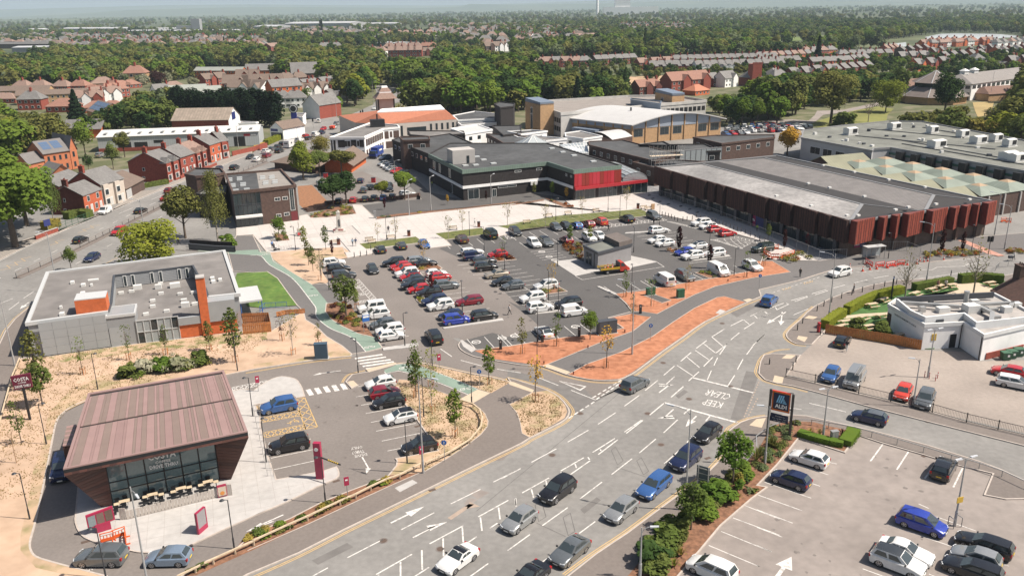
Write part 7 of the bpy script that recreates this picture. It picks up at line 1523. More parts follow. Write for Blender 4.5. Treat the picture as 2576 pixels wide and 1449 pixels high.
WH=[('00 114,64 242,64',60,14,'long pale far warehouse with curved roof'),('00 4,72 104,71',45,9,'low white far warehouse left'),('00 66,66 96,65',50,14,'white gabled far warehouse'),('00 246,67 320,66',50,10,'pale far factory row'),('00 286,64 372,63',60,12,'long far factory roof'),('00 320,67 460,66',40,10,'low far factory strip'),('00 24,102 100,101',30,8,'red-ended white far store'),('10 0,62 42,62',70,16,'grey far warehouse block'),('10 60,58 186,57',90,20,'largest grey-roofed far warehouse'),('10 186,55 272,54',60,14,'low light far warehouse'),('10 230,89 280,90',40,5,'low grey far shop roof'),('20 395,64 421,64',25,7,'dark flat pavilion on far hill field')]
for(s,d,h,a8)in WH:
 a,c=G(s);n=VX((-(c-a).y,(c-a).x,0)).normalized();n=n if n.y>0 else-n;o=thing('warehouse',a8+' beyond town','warehouse',(a+c)/2);
 aM(o,a,c,d,h*.8,h,ao('far_panel',(.32,.33,.34),.7,.06,.05)if'dark' not in a8 else aS,ao('far_roof',(.42,.43,.44),.6,.06,.05),ax=True)
p=G1('00',1905,318);o=thing('factory_tower','pale square factory tower beyond far factory roof','tower',p);M().box(p,22,18,34,0).Bd('wall',bv['far_panel'],o);M().box(p+VX((-30,0,0)),40,18,18,0).Bd('low_wing',bv['far_panel'],o)
p=G1('20',865,150);o=thing('power_station','tiny white works with tall chimney on far plain','power station',p);M().Tb(p,p+Z3*150,9,6,8).Bd('chimney',aq,o);M().box(p+VX((200,0,0)),330,60,45,0).box(p+VX((150,0,45)),90,50,40,0).Bd('boiler_house',aq,o)
af('lake',G('30 324,72 352,66 380,65 460,66 500,69 504,73 476,73 450,78 426,81 398,82 366,82 350,80 330,80'),-.05,ab('lake_water',(.70,.74,.76),.15,0,.9));af('lake',G('30 248,86 288,82 288,90 266,93 248,89'),-.05,bv['lake_water'])  # pale water colour paints in the bright sky reflection
g4=ao('hay_field',(.32,.24,.12),.95,.12,.05,bh=.1,aj=.02);hO=ao('green_field',(.11,.15,.035),.95,.12,.05,bh=.1,aj=.02)
af('field',G('20 166,148 218,149 320,145 398,147 452,149 380,158 380,168 240,172 220,160 166,158'),-.04,ao('sandy_waste',(.44,.30,.19),.95,0,.12,c2=(.27,.21,.10),bc=(.5,.62)))
af('field',G('30 16,72 132,72 128,77 60,80 16,78'),-.04,hO);af('field',G('30 -12,85 16,86 16,100 -12,100'),-.04,g4);af('field',G('20 484,86 498,85 500,100 484,100'),-.04,g4);af('field',G('10 312,114 348,112 344,124 328,128 316,120'),-.04,g4);af('field',G('10 360,76 448,74 450,79 364,80'),-.04,hO);af('field',G('30 124,47 142,47 140,50 124,50'),-.04,hO)
ij=ao('park_lawn',(.20,.19,.05),.95,.15,.3,c2=(.15,.165,.045),bh=.15,aj=.05)
af('park_lawn',G('30 100,240 170,216 234,206 264,210 252,222 250,234 180,242 120,246'),-.03,ij);af('park_lawn',G('30 416,198 458,196 450,222 426,226 420,212'),-.03,ao('hay_lawn',(.33,.25,.11),.95,.12,.1));af('park_lawn',G('10 360,176 380,174 418,163 416,168 376,178'),-.03,g4)
af('park_road',G('30 10,233 66,230 100,233 112,222 116,214 168,212 236,197 234,204 172,217 128,222 112,236 96,243 0,250'),-.02,ee)
HM=ao('hill',(.05,.075,.035),.95,.3,.0012,c2=(.10,.12,.05))
def eW(name,dE,et,bI):
 b=M();n=len(dE);bZ=[P(x,y,0)for x,y in()];F,K,Bk=[],[],[]
 for x,y in dE:
  d=CF*fg+CR*(x-IW/2)+CU*(IH/2-y);t=et/hypot(d.x,d.y);z=cJ+d.z*t
  a=VX((d.x,d.y,0)).normalized();F.append(a*(et-bI));K.append(a*et+Z3*max(z,5));Bk.append(a*(et+bI))
 aA=F+K+Bk;b.add([p-Z3*(.3 if i<n or i>=2*n else 0)for i,p in enumerate(aA)],[[i,i+1,n+i+1,n+i]for i in range(n-1)]+[[n+i,n+i+1,2*n+i+1,2*n+i]for i in range(n-1)])
 cC(b.Bd(name,HM,ak=180),kind='structure')
def eb(wm,rm,L=11,W=8.5,e=5,r=8.6):
 v=HV['semi' if L<14 else'terrace'];m=M()
 for k,nm in enumerate(('wall','roof','panes')):me=v[nm];m.add([c.co for c in me.vertices],[list(p.vertices)for p in me.polygons],k)
 return m.mesh('far_house',[wm,rm,bi])
FT=[('00 0,70 180,74 360,77 512,80 512,90 300,94 0,93',24),('10 0,56 180,60 260,66 260,84 180,76 0,80',26),('10 340,51 512,54 20 0,52 152,58 160,82 60,90 20,86 10 480,100 440,94 340,70',23),('20 212,50 350,51 350,66 220,66',22),('00 60,94 340,91 512,92 512,100 320,101 120,101',23)]
ik=[]
eW('hills',[(-700,60),(-300,48),(0,44),(150,38),(330,26),(560,20),(760,19),(900,20),(1040,22),(1120,19),(1160,17),(1180,11),(1240,12),(1300,13),(1400,11),(1550,9),(1700,3),(1900,-2),(2100,-4),(2300,-2),(2600,-6),(3000,-10),(3400,-14)],15500,2500)
eW('far_hills',[(-900,38),(-200,30),(200,20),(420,14),(640,12),(850,14),(1100,15),(1300,10),(1700,-4),(2200,-10),(2700,-14),(3400,-18)],21000,2500)
eW('plain_ridge',[(-600,62),(0,50),(400,43),(800,38),(1200,33),(1700,24),(2100,17),(2600,10),(3200,2)],9000,2500)
for i0,st in FT:
 q=G(i0);x0,x1,y0,y1=min(p.x for p in q),max(p.x for p in q),min(p.y for p in q),max(p.y for p in q);y=y0
 while y<y1:
  x=x0;yy=y+14*sin(y)
  while x<x1:
   px,py=x+rh.uniform(-5,5),yy+rh.uniform(-6,6)+.12*x
   if aP(px,py,q)and rh.random()<.8 and all((px-h[0])**2+(py-h[1])**2>330 for h in hQ):ik.append((px,py))
   x+=st
  y+=st*1.9
  # place the woods
iJ=[(x,y,2.5)for x,y in ec]
eS={}
for(x,y,r)in hQ:eS.setdefault((int(x//40),int(y//40)),[]).append((x,y,r))
def dh(x,y,h=9):
 cx,cy=int(x//40),int(y//40)
 for i in(-1,0,1):
  for j in(-1,0,1):
   for(hx,hy,r)in eS.get((cx+i,cy+j),()):
    if(x-hx)**2+(y-hy)**2<r*r:return True
 return h>0 and gg(x,y,h)
ha=[]
for x,y,h,lf,ph in iO:
 free=ph[:5]in('among','round','betwe')
 for k in range(4):
  if not dh(x,y,0 if free else h):ha.append((x,y,h,lf,ph));break
  h*=.74
  if free or h<4.5:break
ha.sort(key=lambda q:hypot(q[0],q[1])/q[2]);hF=max(0,296-len(fp))
ho={'conifer':['conifer'],'blossom':['wood0','wood1']}
WK=['wood0','wood1','wood2','wood3','tall0'];eM={'fresh':'bright green','mid':'mid green','olive':'olive green','dark':'dark green','grey':'grey-green','lime':'lime green','conifer':'dark conifer','blossom':'white blossoming','gold':'golden green'}
iv=[q for q in ha if q[4]!='far'][:hF];h_=[q for q in ha if q not in set(iv)]
for(x,y,h,lf,ph)in iv:
 tree(rt.choice(ho.get(lf,WK)),(x,y,-.15),h,lf,'%s leafy tree standing %s'%(eM[lf],ph),'trees '+ph,bN=rt.uniform(.95,1.2))
def du(name,cG,aA,kind='stuff'):
 me=bpy.data.meshes.new(name);me.from_pydata([(q[0],q[1],q[2])for q in aA],[],[])
 a=me.attributes.new('sc','FLOAT','POINT');a.data.foreach_set('value',[q[3]for q in aA]);a=me.attributes.new('rt','FLOAT','POINT');a.data.foreach_set('value',[q[4]for q in aA])
 o=bpy.data.objects.new(name,me);cI.objects.link(o);o['kind']='stuff'
 ng=bpy.data.node_groups.new(name,'GeometryNodeTree');ng.interface.new_socket('Geometry',in_out='INPUT',socket_type='NodeSocketGeometry');ng.interface.new_socket('Geometry',in_out='OUTPUT',socket_type='NodeSocketGeometry')
 N=ng.nodes;L=ng.links;gi=N.new('NodeGroupInput');go=N.new('NodeGroupOutput');ip=N.new('GeometryNodeInstanceOnPoints');oi=N.new('GeometryNodeObjectInfo');oi.inputs['Object'].default_value=cG;oi.inputs['As Instance'].default_value=True
 s=N.new('GeometryNodeInputNamedAttribute');s.data_type='FLOAT';s.inputs['Name'].default_value='sc';r=N.new('GeometryNodeInputNamedAttribute');r.data_type='FLOAT';r.inputs['Name'].default_value='rt'
 cx=N.new('ShaderNodeCombineXYZ');er=N.new('FunctionNodeEulerToRotation');L.new(r.outputs['Attribute'],cx.inputs['Z']);L.new(cx.outputs[0],er.inputs[0])
 L.new(gi.outputs[0],ip.inputs['Points']);L.new(oi.outputs['Geometry'],ip.inputs['Instance']);L.new(s.outputs['Attribute'],ip.inputs['Scale']);L.new(er.outputs[0],ip.inputs['Rotation']);L.new(ip.outputs[0],go.inputs[0])
 md=o.modifiers.new('scatter','NODES');md.node_group=ng
 return o
def ek(seed,key,lf,n=420,bu=1.5):
 b=am(seed,n,bu,4.8,10.5,.6,12)if lf!='conifer' else bT(seed,n,1.4,3.4,12,.5)
 b.add(*(lambda t:([v for v in t.v],[f for f in t.f]))((lambda t:(t.Tb((0,0,0),(0,0,4),.3,.2,5),t)[1])(M())),1)
 return b.mesh('wood_tree',[cK[lf],e9])
eB={}
for q in h_:eB.setdefault(q[3],[]).append(q)
fL=random.Random(5);h8=[]
def gP(x,y):
 return sin(x*.011+1.7*sin(y*.004))+sin(y*.009+1.3*sin(x*.005+2))
for k in range(15000):
 dd=1150*exp(fL.random()*2.25);a=fL.uniform(-.68,.68);x,y=dd*sin(a),dd*cos(a)
 if dd<1900 and dh(x,y):continue
 if gP(x,y)<.1 and fL.random()<.9:continue
 h8.append((x,y,fL.uniform(8,15)*(1+dd/9000),fL.choice(['mid','mid','dark','fresh','fresh','grey','olive','olive']),'far'))
hg=[[P(x,y,0)for x,y in()]]
LK=[G('30 320,69 380,63 508,66 508,74 450,80 366,84 320,82'),G('30 244,85 292,80 292,91 266,94 244,90')]
for q in h8:
 if any(aP(q[0],q[1],l)for l in LK):continue
 eB.setdefault(q[3],[]).append(q)
i4={}
nw=0
for lf,qs in eB.items():
 if lf=='lime':lf='olive2'
 key='olive' if lf=='olive2' else lf
 for v in range(2):
  fz=[q for i,q in enumerate(qs)if i%2==v and not any(aP(q[0],q[1],l)for l in LK)]
  if len(fz)<2:continue
  f0=min(fz,key=lambda q:hypot(q[0],q[1]))
  me=ek(100+nw,'',key);cG=a6('tree',me,None,(f0[0],f0[1],-.2),1.,f0[2]/10.5)
  cC(cG,'%s round tree among distant wood, %s'%(eM[key],['fuller one','slimmer one'][v]),'tree','trees of distant woods')
  fz.remove(f0);du('woodland',cG,[(q[0],q[1],-.2,q[2]/10.5,fL.uniform(0,6.28))for q in fz]);nw+=1
for k,(wk,rk)in enumerate((('b','s'),('r','b'),('w','s'),('d','s'),('f','p'))):
 fz=ik[k::5];x,y=min(fz,key=lambda q:q[0]**2+q[1]**2);cG=a6('house',eb(HN[wk][0],RN[rk][0]),None,(x,y,-.2),.1,1.25)
 cC(cG,'%s hipped house with %s roof nearest of its kind in far town'%(HN[wk][1],RN[rk][1]),'house','houses of far town')
 du('far_town',cG,[(a,c,-.2,rh.uniform(1.1,1.5),rh.choice([0,0,.12,1.57,-.1]))for a,c in fz if(a,c)!=(x,y)])
print('far houses',len(ik))
print('trees',len(fp),'mass',sum(len(v)for v in eB.values()))
# bay lines and flat marks
dA,dB=dq['A'],dq['B']
def bM(mb,a,c,v0,v1,eJ=2.4,w=.1,z=.016):
 a,c=G(a)[0],G(c)[0];L=(c-a).length;n=int(L/eJ)
 for i in range(n+1):
  p=a.lerp(c,min(1,i*eJ/L));mb.line(p+v0,p+v1,w,z)
 return a,c
mk=M()
a,c=bM(mk,'12 300,43','12 421,157',dA*-4.8,dA*4.8);mk.line(a,c,.1,.016)
a,c=bM(mk,'12 438,43','22 94,126',dA*-4.8,dA*4.8);mk.line(a,c,.1,.016)
bM(mk,'12 132,60','12 158,100',dA*0,dA*4.8);bM(mk,'12 187,128','12 242,197',dA*0,dA*4.8)
a,c=bM(mk,'21 277,200','21 392,256',dA*-4.8,dA*4.8);mk.line(a,c,.1,.016)
bM(mk,'11 367,222','21 266,172',dB*0,dB*4.8,2.5)
bM(mk,'22 209,104','22 288,92',dB*-4.8,dB*0,2.5);bM(mk,'22 290,92','22 480,59',dB*-4.8,dB*0,2.5)
bM(mk,'22 2,204','22 174,180',dB*-4.8,dB*0,2.7);bM(mk,'12 430,212','12 500,203',dB*-4.8,dB*0,2.7)
bM(mk,'21 38,231','21 192,216',dB*-4.8,dB*0,2.5);bM(mk,'22 62,20','22 88,38',dA*-2,dA*3.2,1.6)
dJ(mk,'22 131,69 144,76 144,76 302,51 288,42 302,51 238,30 288,41',.12,.02)
dJ(mk,'13 201,60 222,57 197,80 266,68 207,96 276,84 216,112 286,99 226,129 296,116 236,146 312,131 247,165 320,150 258,184 330,170 33,198 116,181 39,220 122,202 27,178 110,161',.1,.012)
dJ(mk,'34 52,65 138,93 15,107 105,138 0,131 87,162 0,160 69,186 0,194 49,213 0,229 28,241 0,267 5,270 253,189 376,231 347,174 422,201 312,149 332,158 204,274 248,290 376,232 486,269 332,284 344,289 140,69 154,72 107,110 122,115',.1,.012)
dJ(mk,'24 457,152 524,178 435,176 524,209 412,202 508,241 388,229 486,270',.1,.012)
dJ(mk,'33 219,204 243,171 270,220 292,186 324,237 347,204 379,254 397,217',.16,.012)
cC(mk.Bd('bay_lines',aT,bQ),kind='stuff')
def aJ(mb,q,n,m,w=.1,z=.017):
 q=[xy(p,0)for p in q]
 for i in range(n):
  for j in range(m):
   a,b_,c,d=[al(q,*x)for x in((i/n,j/m),((i+1)/n,j/m),((i+1)/n,(j+1)/m),(i/n,(j+1)/m))]
   mb.line(a,c,w,z);mb.line(b_,d,w,z)
 for i in range(4):mb.line(q[i],q[(i+1)%4],w,z)
mk=M()
aJ(mk,G('12 202,75 236,112 225,115 190,77'),9,1);
for k in range(4):aJ(mk,[G1('12',x+k*u,y+k*v)for x,y,u,v in((868,388,45,66),(960,378,55,64),(975,396,55,64),(885,408,45,66))],4,1)
aJ(mk,G('21 318,181 488,219 480,222 306,180'),26,1);aJ(mk,G('21 390,215 430,212 470,222 452,231'),3,3);aJ(mk,G('21 400,215 454,232 451,233 397,216'),12,1)
aJ(mk,G('21 144,192 298,174 308,178 148,197'),22,1);aJ(mk,G('11 340,223 370,217 382,227 341,232'),4,1);aJ(mk,G('21 -6,207 8,204 16,211 0,214'),2,1)
aJ(mk,G('03 447,62 515,48 515,55 450,69'),6,1,.12,.012)
mk.Bd('hatched_bays',aT,bQ)
mk=M();aJ(mk,G('13 79,85 98,81 123,138 100,142'),1,5,.13,.012);aJ(mk,G('13 9,122 88,107 92,116 11,130'),6,1,.13,.012);aJ(mk,G('13 18,149 98,133 100,142 21,159'),6,1,.13,.012);aJ(mk,G('13 2,98 14,96 15,102 3,105'),1,1,.13,.012)
q=G('13 78,122 79,128 86,127');mk.Pl(q,.13,.012);q=[G1('13',390,645)+VX((cos(t*.7),sin(t*.7),0))*.55 for t in range(7)];mk.Pl(q,.12,.012);dJ(mk,'13 64,131 74,129',.13,.012)
mk.Bd('disabled_bay_marking',dT,a3)
mk=M()
for s in('195,228 248,220','200,233 255,225','204,238 264,230','210,243 270,234','216,248 271,240'):q=G('12 '+s);mk.line(q[0],q[1],.5,.02)
for x,y in((540,356),(620,342),(705,328),(787,315),(868,302)):q=G1('13',x-18,y-28),G1('13',x+18,y+28);mk.line(q[0],q[1],.62,.012)
mk.Bd('zebra_stripes',aT,a3)
def dr(cL,aA,w=.2,f6=.95,hl=2.,z=.016,m=aT):
 q=[xy(p,0)for p in aA];d=(q[-1]-q[-2]).normalized();n=VX((-d.y,d.x,0));io=q[-1];b4=io-d*hl;M().Pl(q[:-1]+[b4],w,z).Py([xy(b4+n*f6/2,z),xy(b4-n*f6/2,z),xy(io,z)]).Bd('arrow_marking',m,cL)
for s in('14 264,186 329,154','14 307,214 352,191 373,184','23 292,72 312,57 321,57','23 320,104 302,120 289,121','23 364,117 343,138','32 56,138 19,161','32 49,138 46,164','02 56,119 38,133'):dr(ba,G(s))
for s in('13 209,196 221,217 217,228','12 168,251 132,256 114,260','04 528,182 474,203','14 57,170 -4,197'):dr(a3,G(s),.16,.6,1.1)
dr(gq,G('34 34,296 67,251'),.35,1.5,1.9)
dr(ba,G('14 377,178 416,152 436,154'),.5,1.3,1.2,.013,gM)
def bK(s,t,bl,br,tl,cL,z=.016,m=aT,bD=.0):return aE(s,G1(t,*bl,z),G1(t,*br,z),G1(t,*tl,z),'lettering',m,cL,bD=bD)
bK('KEEP','23',(2085,455),(1900,418),(2052,508),ba);bK('CLEAR','23',(2172,378),(1935,325),(2120,430),ba)
bK('DRIVE','13',(1088,940),(968,962),(1096,962),a3,.012)
bK('THRU','13',(1062,905),(948,925),(1070,935),a3,.012);bK('ONLY','13',(1045,868),(935,886),(1050,892),a3,.012)
bK('ORDER','04',(815,1362),(960,1312),(850,1395),a3,.012);mk=M();dJ(mk,'04 150,274 166,267',.3,.012);mk.Bd('stop_line',aT,a3)
bK('TAXI','32',(245,485),(330,460),(240,470),ba,m=dT);bK('TAXI','32',(450,425),(540,400),(445,410),ba,m=dT)
mk=M()
for s in('31 306,274 338,273 348,268 400,266 408,262 432,260 446,262','31 328,258 380,255 428,251 452,261','32 312,74 370,66 398,62 440,58'):mk.Pl(G(s),.12,.016)
mk.Ds(G('32 30,101')[0],G('32 124,70')[0],.12,.016,.7,.6);mk.Ds(G('32 128,66')[0],G('32 250,58')[0],.12,.016,.7,.6);mk.Bd('bus_stop_marking',aT,ba)
mk=M()
for(t,x,y)in(('22',70,920),('22',470,862),('22',655,832),('22',935,790),('12',2145,980),('12',2395,942),('22',330,110),('22',400,158),('22',455,190)):
 c=G1(t,x,y);mk.Pl([c+VX((cos(k*.524),sin(k*.524),0))*.62 for k in range(12)],.2,.018,True);mk.line(c-dA*.35,c+dA*.35,.22,.0185)
mk.Bd('charging_bay_roundel',aT,bQ)
mk=M()
for(t,x,y)in(('12',115,142),('12',575,537),('12',1118,1035),('13',1455,128),('13',2045,330)):
 c=G1(t,x,y);
 for s in(-.45,.45):mk.Pl([c+dA*s+VX((cos(k*.785),sin(k*.785),0))*.32 for k in range(8)],.09,R+.014,True)
 mk.line(c-dA*.45,c+dB*-.45,.09,R+.015);mk.line(c+dA*.45,c+dB*-.45,.09,R+.015)
mk.Bd('cycle_symbol',aT,cp)
mk=M()
for s in('23 200,183 208,176 223,203 212,211','23 249,203 258,197 272,223 262,230','24 53,151 66,145 74,174 60,183','24 107,175 121,167 130,202 117,210'):mk.Pl(G(s),.05,.010,True)
dJ(mk,'23 210,215 266,234 24 56,186 112,212 23 -60,300 220,69',.05,.010);mk.Bd('loop_cuts',cR,ba)
for s in('14 415,128 430,120 455,127 432,140','14 406,148 415,138 432,140 412,156'):af('road_patch',G(s),.005,ee,ba)
iD=ab('iron_grate',(.10,.07,.055),.7)
for i,(t,x,y,z)in enumerate((('14',1720,612,.02),('14',795,525,.02),('24',945,1185,.02),('24',1930,305,.02),('33',1650,637,.02),('33',1085,490,.02),('33',1617,968,.02),('04',825,1110,.02),('13',1580,683,.02),('32',2,1,.02))[:9]):
 b=M();p=G1(t,x,y);b.box(p,.75,.4,z,.5);cC(b.Bd('drain_grate',iD,gS=p),'%s iron drain grate set at kerb edge counting from coffee shop road'%bA(i),'drain','kerb drain grates')
 # helpers for furniture
def iI(o):return o
def ag(cL,name,m,fn,ak=None):return aD(cL,name,m,fn,ak)
jd={}
def bY(name,cW,aN,a8,aA,hV,z=.0,rz=.0):
 """individuals of one kind: first built, rest copied with their parts; lab has {} for ordinal"""
 cO=None;bB=[]
 for i,p in enumerate(aA):
  if cO is None:
   cO=thing(name,a8.format(bA(i)),cW,(p[0],p[1],z),rz,aN);hV(cO);o=cO
  else:
   o=b9(cO);o.location=(p[0],p[1],z);o['label']=a8.format(bA(i))
  bB.append(o)
 return bB
def aA(t,s,z=.0):return G(t+' '+s,z)
eL=ab('lamp_column_dark',(.035,.037,.042),.5);eT=ab('lamp_column_grey',(.40,.40,.40),.45,.3);fZ=ab('lamp_lens',(.5,.52,.55),.3)
def dG(o,h=5.2):
 ag(o,'column',eL,lambda b:(b.Tb((0,0,0),(0,0,1.2),.085,n=8),b.Tb((0,0,1.2),(0,0,h),.05,.045,7)))
 ag(o,'lamp_head',eL,lambda b:(b.Tb((0,0,h),(.35,0,h+.06),.03,n=5),b.Tb((.5,0,h),(.5,0,h+.1),.24,.16,10)))
 ag(o,'lens',fZ,lambda b:b.Tb((.5,0,h-.03),(.5,0,h+.001),.18,n=10))
LP='''04 290,900 in dry soil beside drive-thru lane|04 2260,1180 behind timber rail by coffee paving|13 1480,1042 on dry verge behind black coffee-bay hatchback|13 692,1420 in shrub strip by height barrier tower|13 122,1040 on coffee paving by black tall car|03 450,862 in dry soil under coffee sign|03 2440,590 on coffee paving by blue car|12 1008,1282 at zebra crossing kerb|12 1176,985 on green path by white hatchbacks|12 1722,1222 behind black off-roader on verge|13 2102,480 at pale tactile path end|13 1640,600 among coffee verge saplings|12 726,482 in path edge by hatched bays|12 1458,1022 at kerb end of white hatchback bay|12 2012,692 in central double row by dark red estate|22 490,690 in second double row by black tall car|22 291,985 behind white coupe charging bay|22 285,1250 in red mulch by side road|22 1195,520 at red mulch corner by works truck|22 395,575 in flower bed of second double row|21 1215,1200 on concrete foot right of kiosk|21 1462,960 by white tall car at hall bays|21 1940,1252 between white cars near hall|21 2183,1425 by white cargo van bay|11 405,1185 on plaza by bicycles|11 1282,1080 on first plaza grass strip|11 1370,1082 near bare sapling of first grass strip|11 2082,1042 on second plaza grass strip|11 2222,1192 in lot beside brown car|11 650,1430 in dry soil by kerbside bays|21 465,890 on long plaza grass strip|21 968,815 on plaza before red wall|21 1082,862 at plaza edge by black tall car|31 1265,1262 behind bus shelter by hall wall|31 2068,1187 in corner planting by hall|11 2420,1370 in second double row by gold saloon|02 2292,1262 in dry soil by tall green tree|02 945,1443 in dry soil behind coffee roof|22 482,250 on kiosk apron corner|04 1025,1470 beside grey car in drive-thru lane'''
f0=None
for r_ in LP.split('|'):
 k,hr,a8=r_.split(' ',2);p=G1(k,*map(float,hr.split(',')))
 if f0 is None:f0=thing('street_lamp','dark lamp post '+a8,'street lamp',p,0,'dark lamp posts');dG(f0);o=f0
 else:o=b9(f0);o['label']='dark lamp post '+a8
 o.location=p;o.rotation_euler.z=random.choice([0,.3,3.3,1.6])
def b8(o,h,b3,je=False):
 ag(o,'column',eT,lambda b:(b.Tb((0,0,0),(0,0,1.6),.14,n=8),b.Tb((0,0,1.6),(0,0,h),.095,.05,8)))
 for s in((1,-1)if je else(1,)):
  ag(o,'arm',eT,lambda b:b.path([(0,0,h-.6),(s*b3*.3,0,h-.15),(s*b3*.7,0,h),(s*b3,0,h+.05)],.035,5))
  ag(o,'lamp_head',fZ,lambda b:b.Hx([(s*b3,-.12,h),(s*(b3+.75),-.09,h+.06),(s*(b3+.75),.09,h+.06),(s*b3,.12,h)],[(s*b3,-.1,h+.12),(s*(b3+.75),-.06,h+.14),(s*(b3+.75),.06,h+.14),(s*b3,.1,h+.12)]))
def ew(t,x,y,h):return xy(G1(t,x,y,h),0)
i_=[(G1('02',145,1213),11.3,1.6,3.,'tall pale lamp column on pavement beside medical centre'),(ew('04',1255,580,11.2),11.2,1.6,-.9,'tall pale lamp column rising before coffee terrace'),(G1('13',1635,1140),11.4,1.7,-.5,'tall pale lamp column at coffee verge rail'),(G1('22',1200,1105),11.,1.6,2.8,'tall pale lamp column in outer red mulch bed'),(G1('32',690,770),10.8,1.6,2.7,'tall pale lamp column by pub hedge end'),(G1('32',1630,425),11,1.6,2.7,'tall pale lamp column by pub hedge and bare tree'),(ew('23',1768,520,11),11,1.6,2.7,'tall pale lamp column at queueing cars, behind sign board'),(ew('01',1345,690,11),11,1.6,2.9,'tall lamp column on central reservation by black coupe'),(ew('01',450,1010,11),11,1.6,2.9,'tall lamp column on central reservation behind medical centre'),(G1('11',1710,800),8.5,1.,1,'grey lamp column at service road bend'),(G1('11',2290,735),7.5,1.,1,'grey lamp column before shopping block wall'),(G1('11',1500,842),8.5,1,1,'grey lamp column by service road pay point'),(G1('11',1365,530),6.5,1,0,'grey lamp column by silver service-yard cars'),(G1('11',435,235),9,1.2,0,'grey lamp column by queue near campervan'),(G1('31',2290,1032),9,1.4,2.6,'grey lamp column at far hall corner road'),(G1('31',2385,1172),9,1.4,2.6,'grey lamp column by orange planting at hall corner road'),(G1('33',1505,500),6.4,.6,3,'grey lamp column behind railings by grey car'),(G1('33',75,1060),7.,.6,3,'grey lamp column beside tall store sign'),(G1('24',1275,1470),5.2,.7,0,'short grey lamp at bottom of store verge'),(G1('01',2300,190),8,1.2,0,'grey lamp column before white trade shed'),(G1('10',1305,850),11,2,3.,'street lamp on curving far road, first of its row'),(G1('10',1385,860),11,2,3.,'street lamp on curving far road, second of its row'),(G1('10',1470,870),11,2,3,'street lamp on curving far road, third of its row'),(G1('10',800,1130),12,1.5,0,'tall lamp by white gabled house'),(G1('10',1155,1010),12,1.5,0,'tall lamp by median grass'),(G1('30',2245,975),14,.5,0,'pale mast before brown roofed wing'),(G1('00',2480,1215),14,.5,0,'tall mast beside dense conifer belt')]
for p,h,b3,rz,a8 in i_:o=thing('street_lamp',a8,'street lamp',(p.x,p.y,0),rz,'pale lamp columns');b8(o,h,b3)
for p,h,a8 in((G1('33',635,805),6.3,'twin-headed lamp column in store flower bed'),(G1('34',1905,958),7.2,'twin-headed lamp column with yellow notice in store car park'),(G1('32',1648,1322),6.8,'twin-headed lamp column ringed by red posts in pub car park')):
 o=thing('street_lamp',a8,'street lamp',p,.3,'twin lamp columns');b8(o,h,.5,True)
 if'yellow' in a8:ag(o,'notice',ab('yellow_sign',(.55,.36,.05),.5),lambda b:b.box((0,-.12,2.6),.7,.05,.6));ag(o,'hoop',aL,lambda b:[b.path([(x,-.35,0),(x,-.35,1),(x,.35,1),(x,.35,0)],.04,5)for x in(-.45,.45)])
bY('marker_post','post','red posts round pub lamp','{} red and white marker post round pub car park lamp',aA('32','323,264 332,267 344,271 348,266'),lambda o:(ag(o,'post',cZ[0],lambda b:b.Tb((0,0,0),(0,0,.9),.05,n=6)),ag(o,'band',aF,lambda b:b.Tb((0,0,.6),(0,0,.7),.055,n=6))))
def gQ(o,m=ah,h=1.,r=.08):ag(o,'post',m,lambda b:b.Tb((0,0,0),(0,0,h),r,n=8));ag(o,'cap',aF if m is ah else m,lambda b:b.Tb((0,0,h*.86),(0,0,h*.90),r*1.06,n=8))
bY('bollard','bollard','bollards across plaza entrance','{} dark bollard across plaza entrance by parked coupe',aA('12','194,32 206,30 218,28 230,26 226,18',R),gQ,R)
bY('bollard','bollard','bollards at plaza corner','{} dark bollard at plaza corner beside grey tall car',aA('21','298,169 304,170 310,172 316,174 322,177 328,180 338,179 346,178 356,177',R),gQ,R)
bY('bollard','bollard','bollards before market hall','{} dark bollard in line before market hall front',aA('21','364,172 372,174 381,176 388,178 394,180 401,182 408,185 415,187 421,190 429,193 436,196 443,198 450,201 458,204 468,209 477,212 486,216 496,219',R),gQ,R)
bY('bollard','bollard','bollards on pub pavement','{} black bollard along pub pavement kerb, counted uphill',aA('32','78,173 88,160 116,136 129,127 144,119 163,112 183,105 203,100 225,94 246,89 269,84 292,79 374,68 404,69',R),gQ,R)
bY('bollard','bollard','wooden posts at pub entrance','{} short dark post beside pub car park entrance',aA('32','122,184 75,236 69,249 24,240',0),gQ,0)
bY('charging_post','charger','car charging posts','{} black charging post facing roundel bays',aA('22','67,196 138,185 206,174 256,141',R)+aA('12','476,210',R),lambda o:(ag(o,'case',ah,lambda b:b.box((0,0,0),.35,.3,1.5,.3)),ag(o,'screen',aL,lambda b:b.box((0,-.16,1.1),.2,.03,.25,.3))),R)
bY('cable_marker','marker post','small marker posts in red mulch','{} small rust-brown marker post in red mulch',aA('22','70,238 155,207 226,177 127,258 309,125 425,79',R),lambda o:(ag(o,'post',ab('rust_brown',(.16,.03,.02),.6),lambda b:b.box((0,0,0),.14,.14,.35,.3)),ag(o,'top',ah,lambda b:b.box((0,0,.35),.16,.16,.05,.3))),R)
dH=ab('cabinet_green',(.03,.10,.055),.5)
def em(o,m,sx,sy,sz):ag(o,'case',m,lambda b:(b.box((0,0,.06),sx,sy,sz),b.box((0,0,sz+.06),sx+.08,sy+.08,.05)));ag(o,'plinth',ck,lambda b:b.box((0,0,0),sx+.3,sy+.25,.06));ag(o,'door',m,lambda b:[b.box((x,-sy/2-.015,.14),sx*.44,.03,sz-.16)for x in(-sx*.24,sx*.24)])
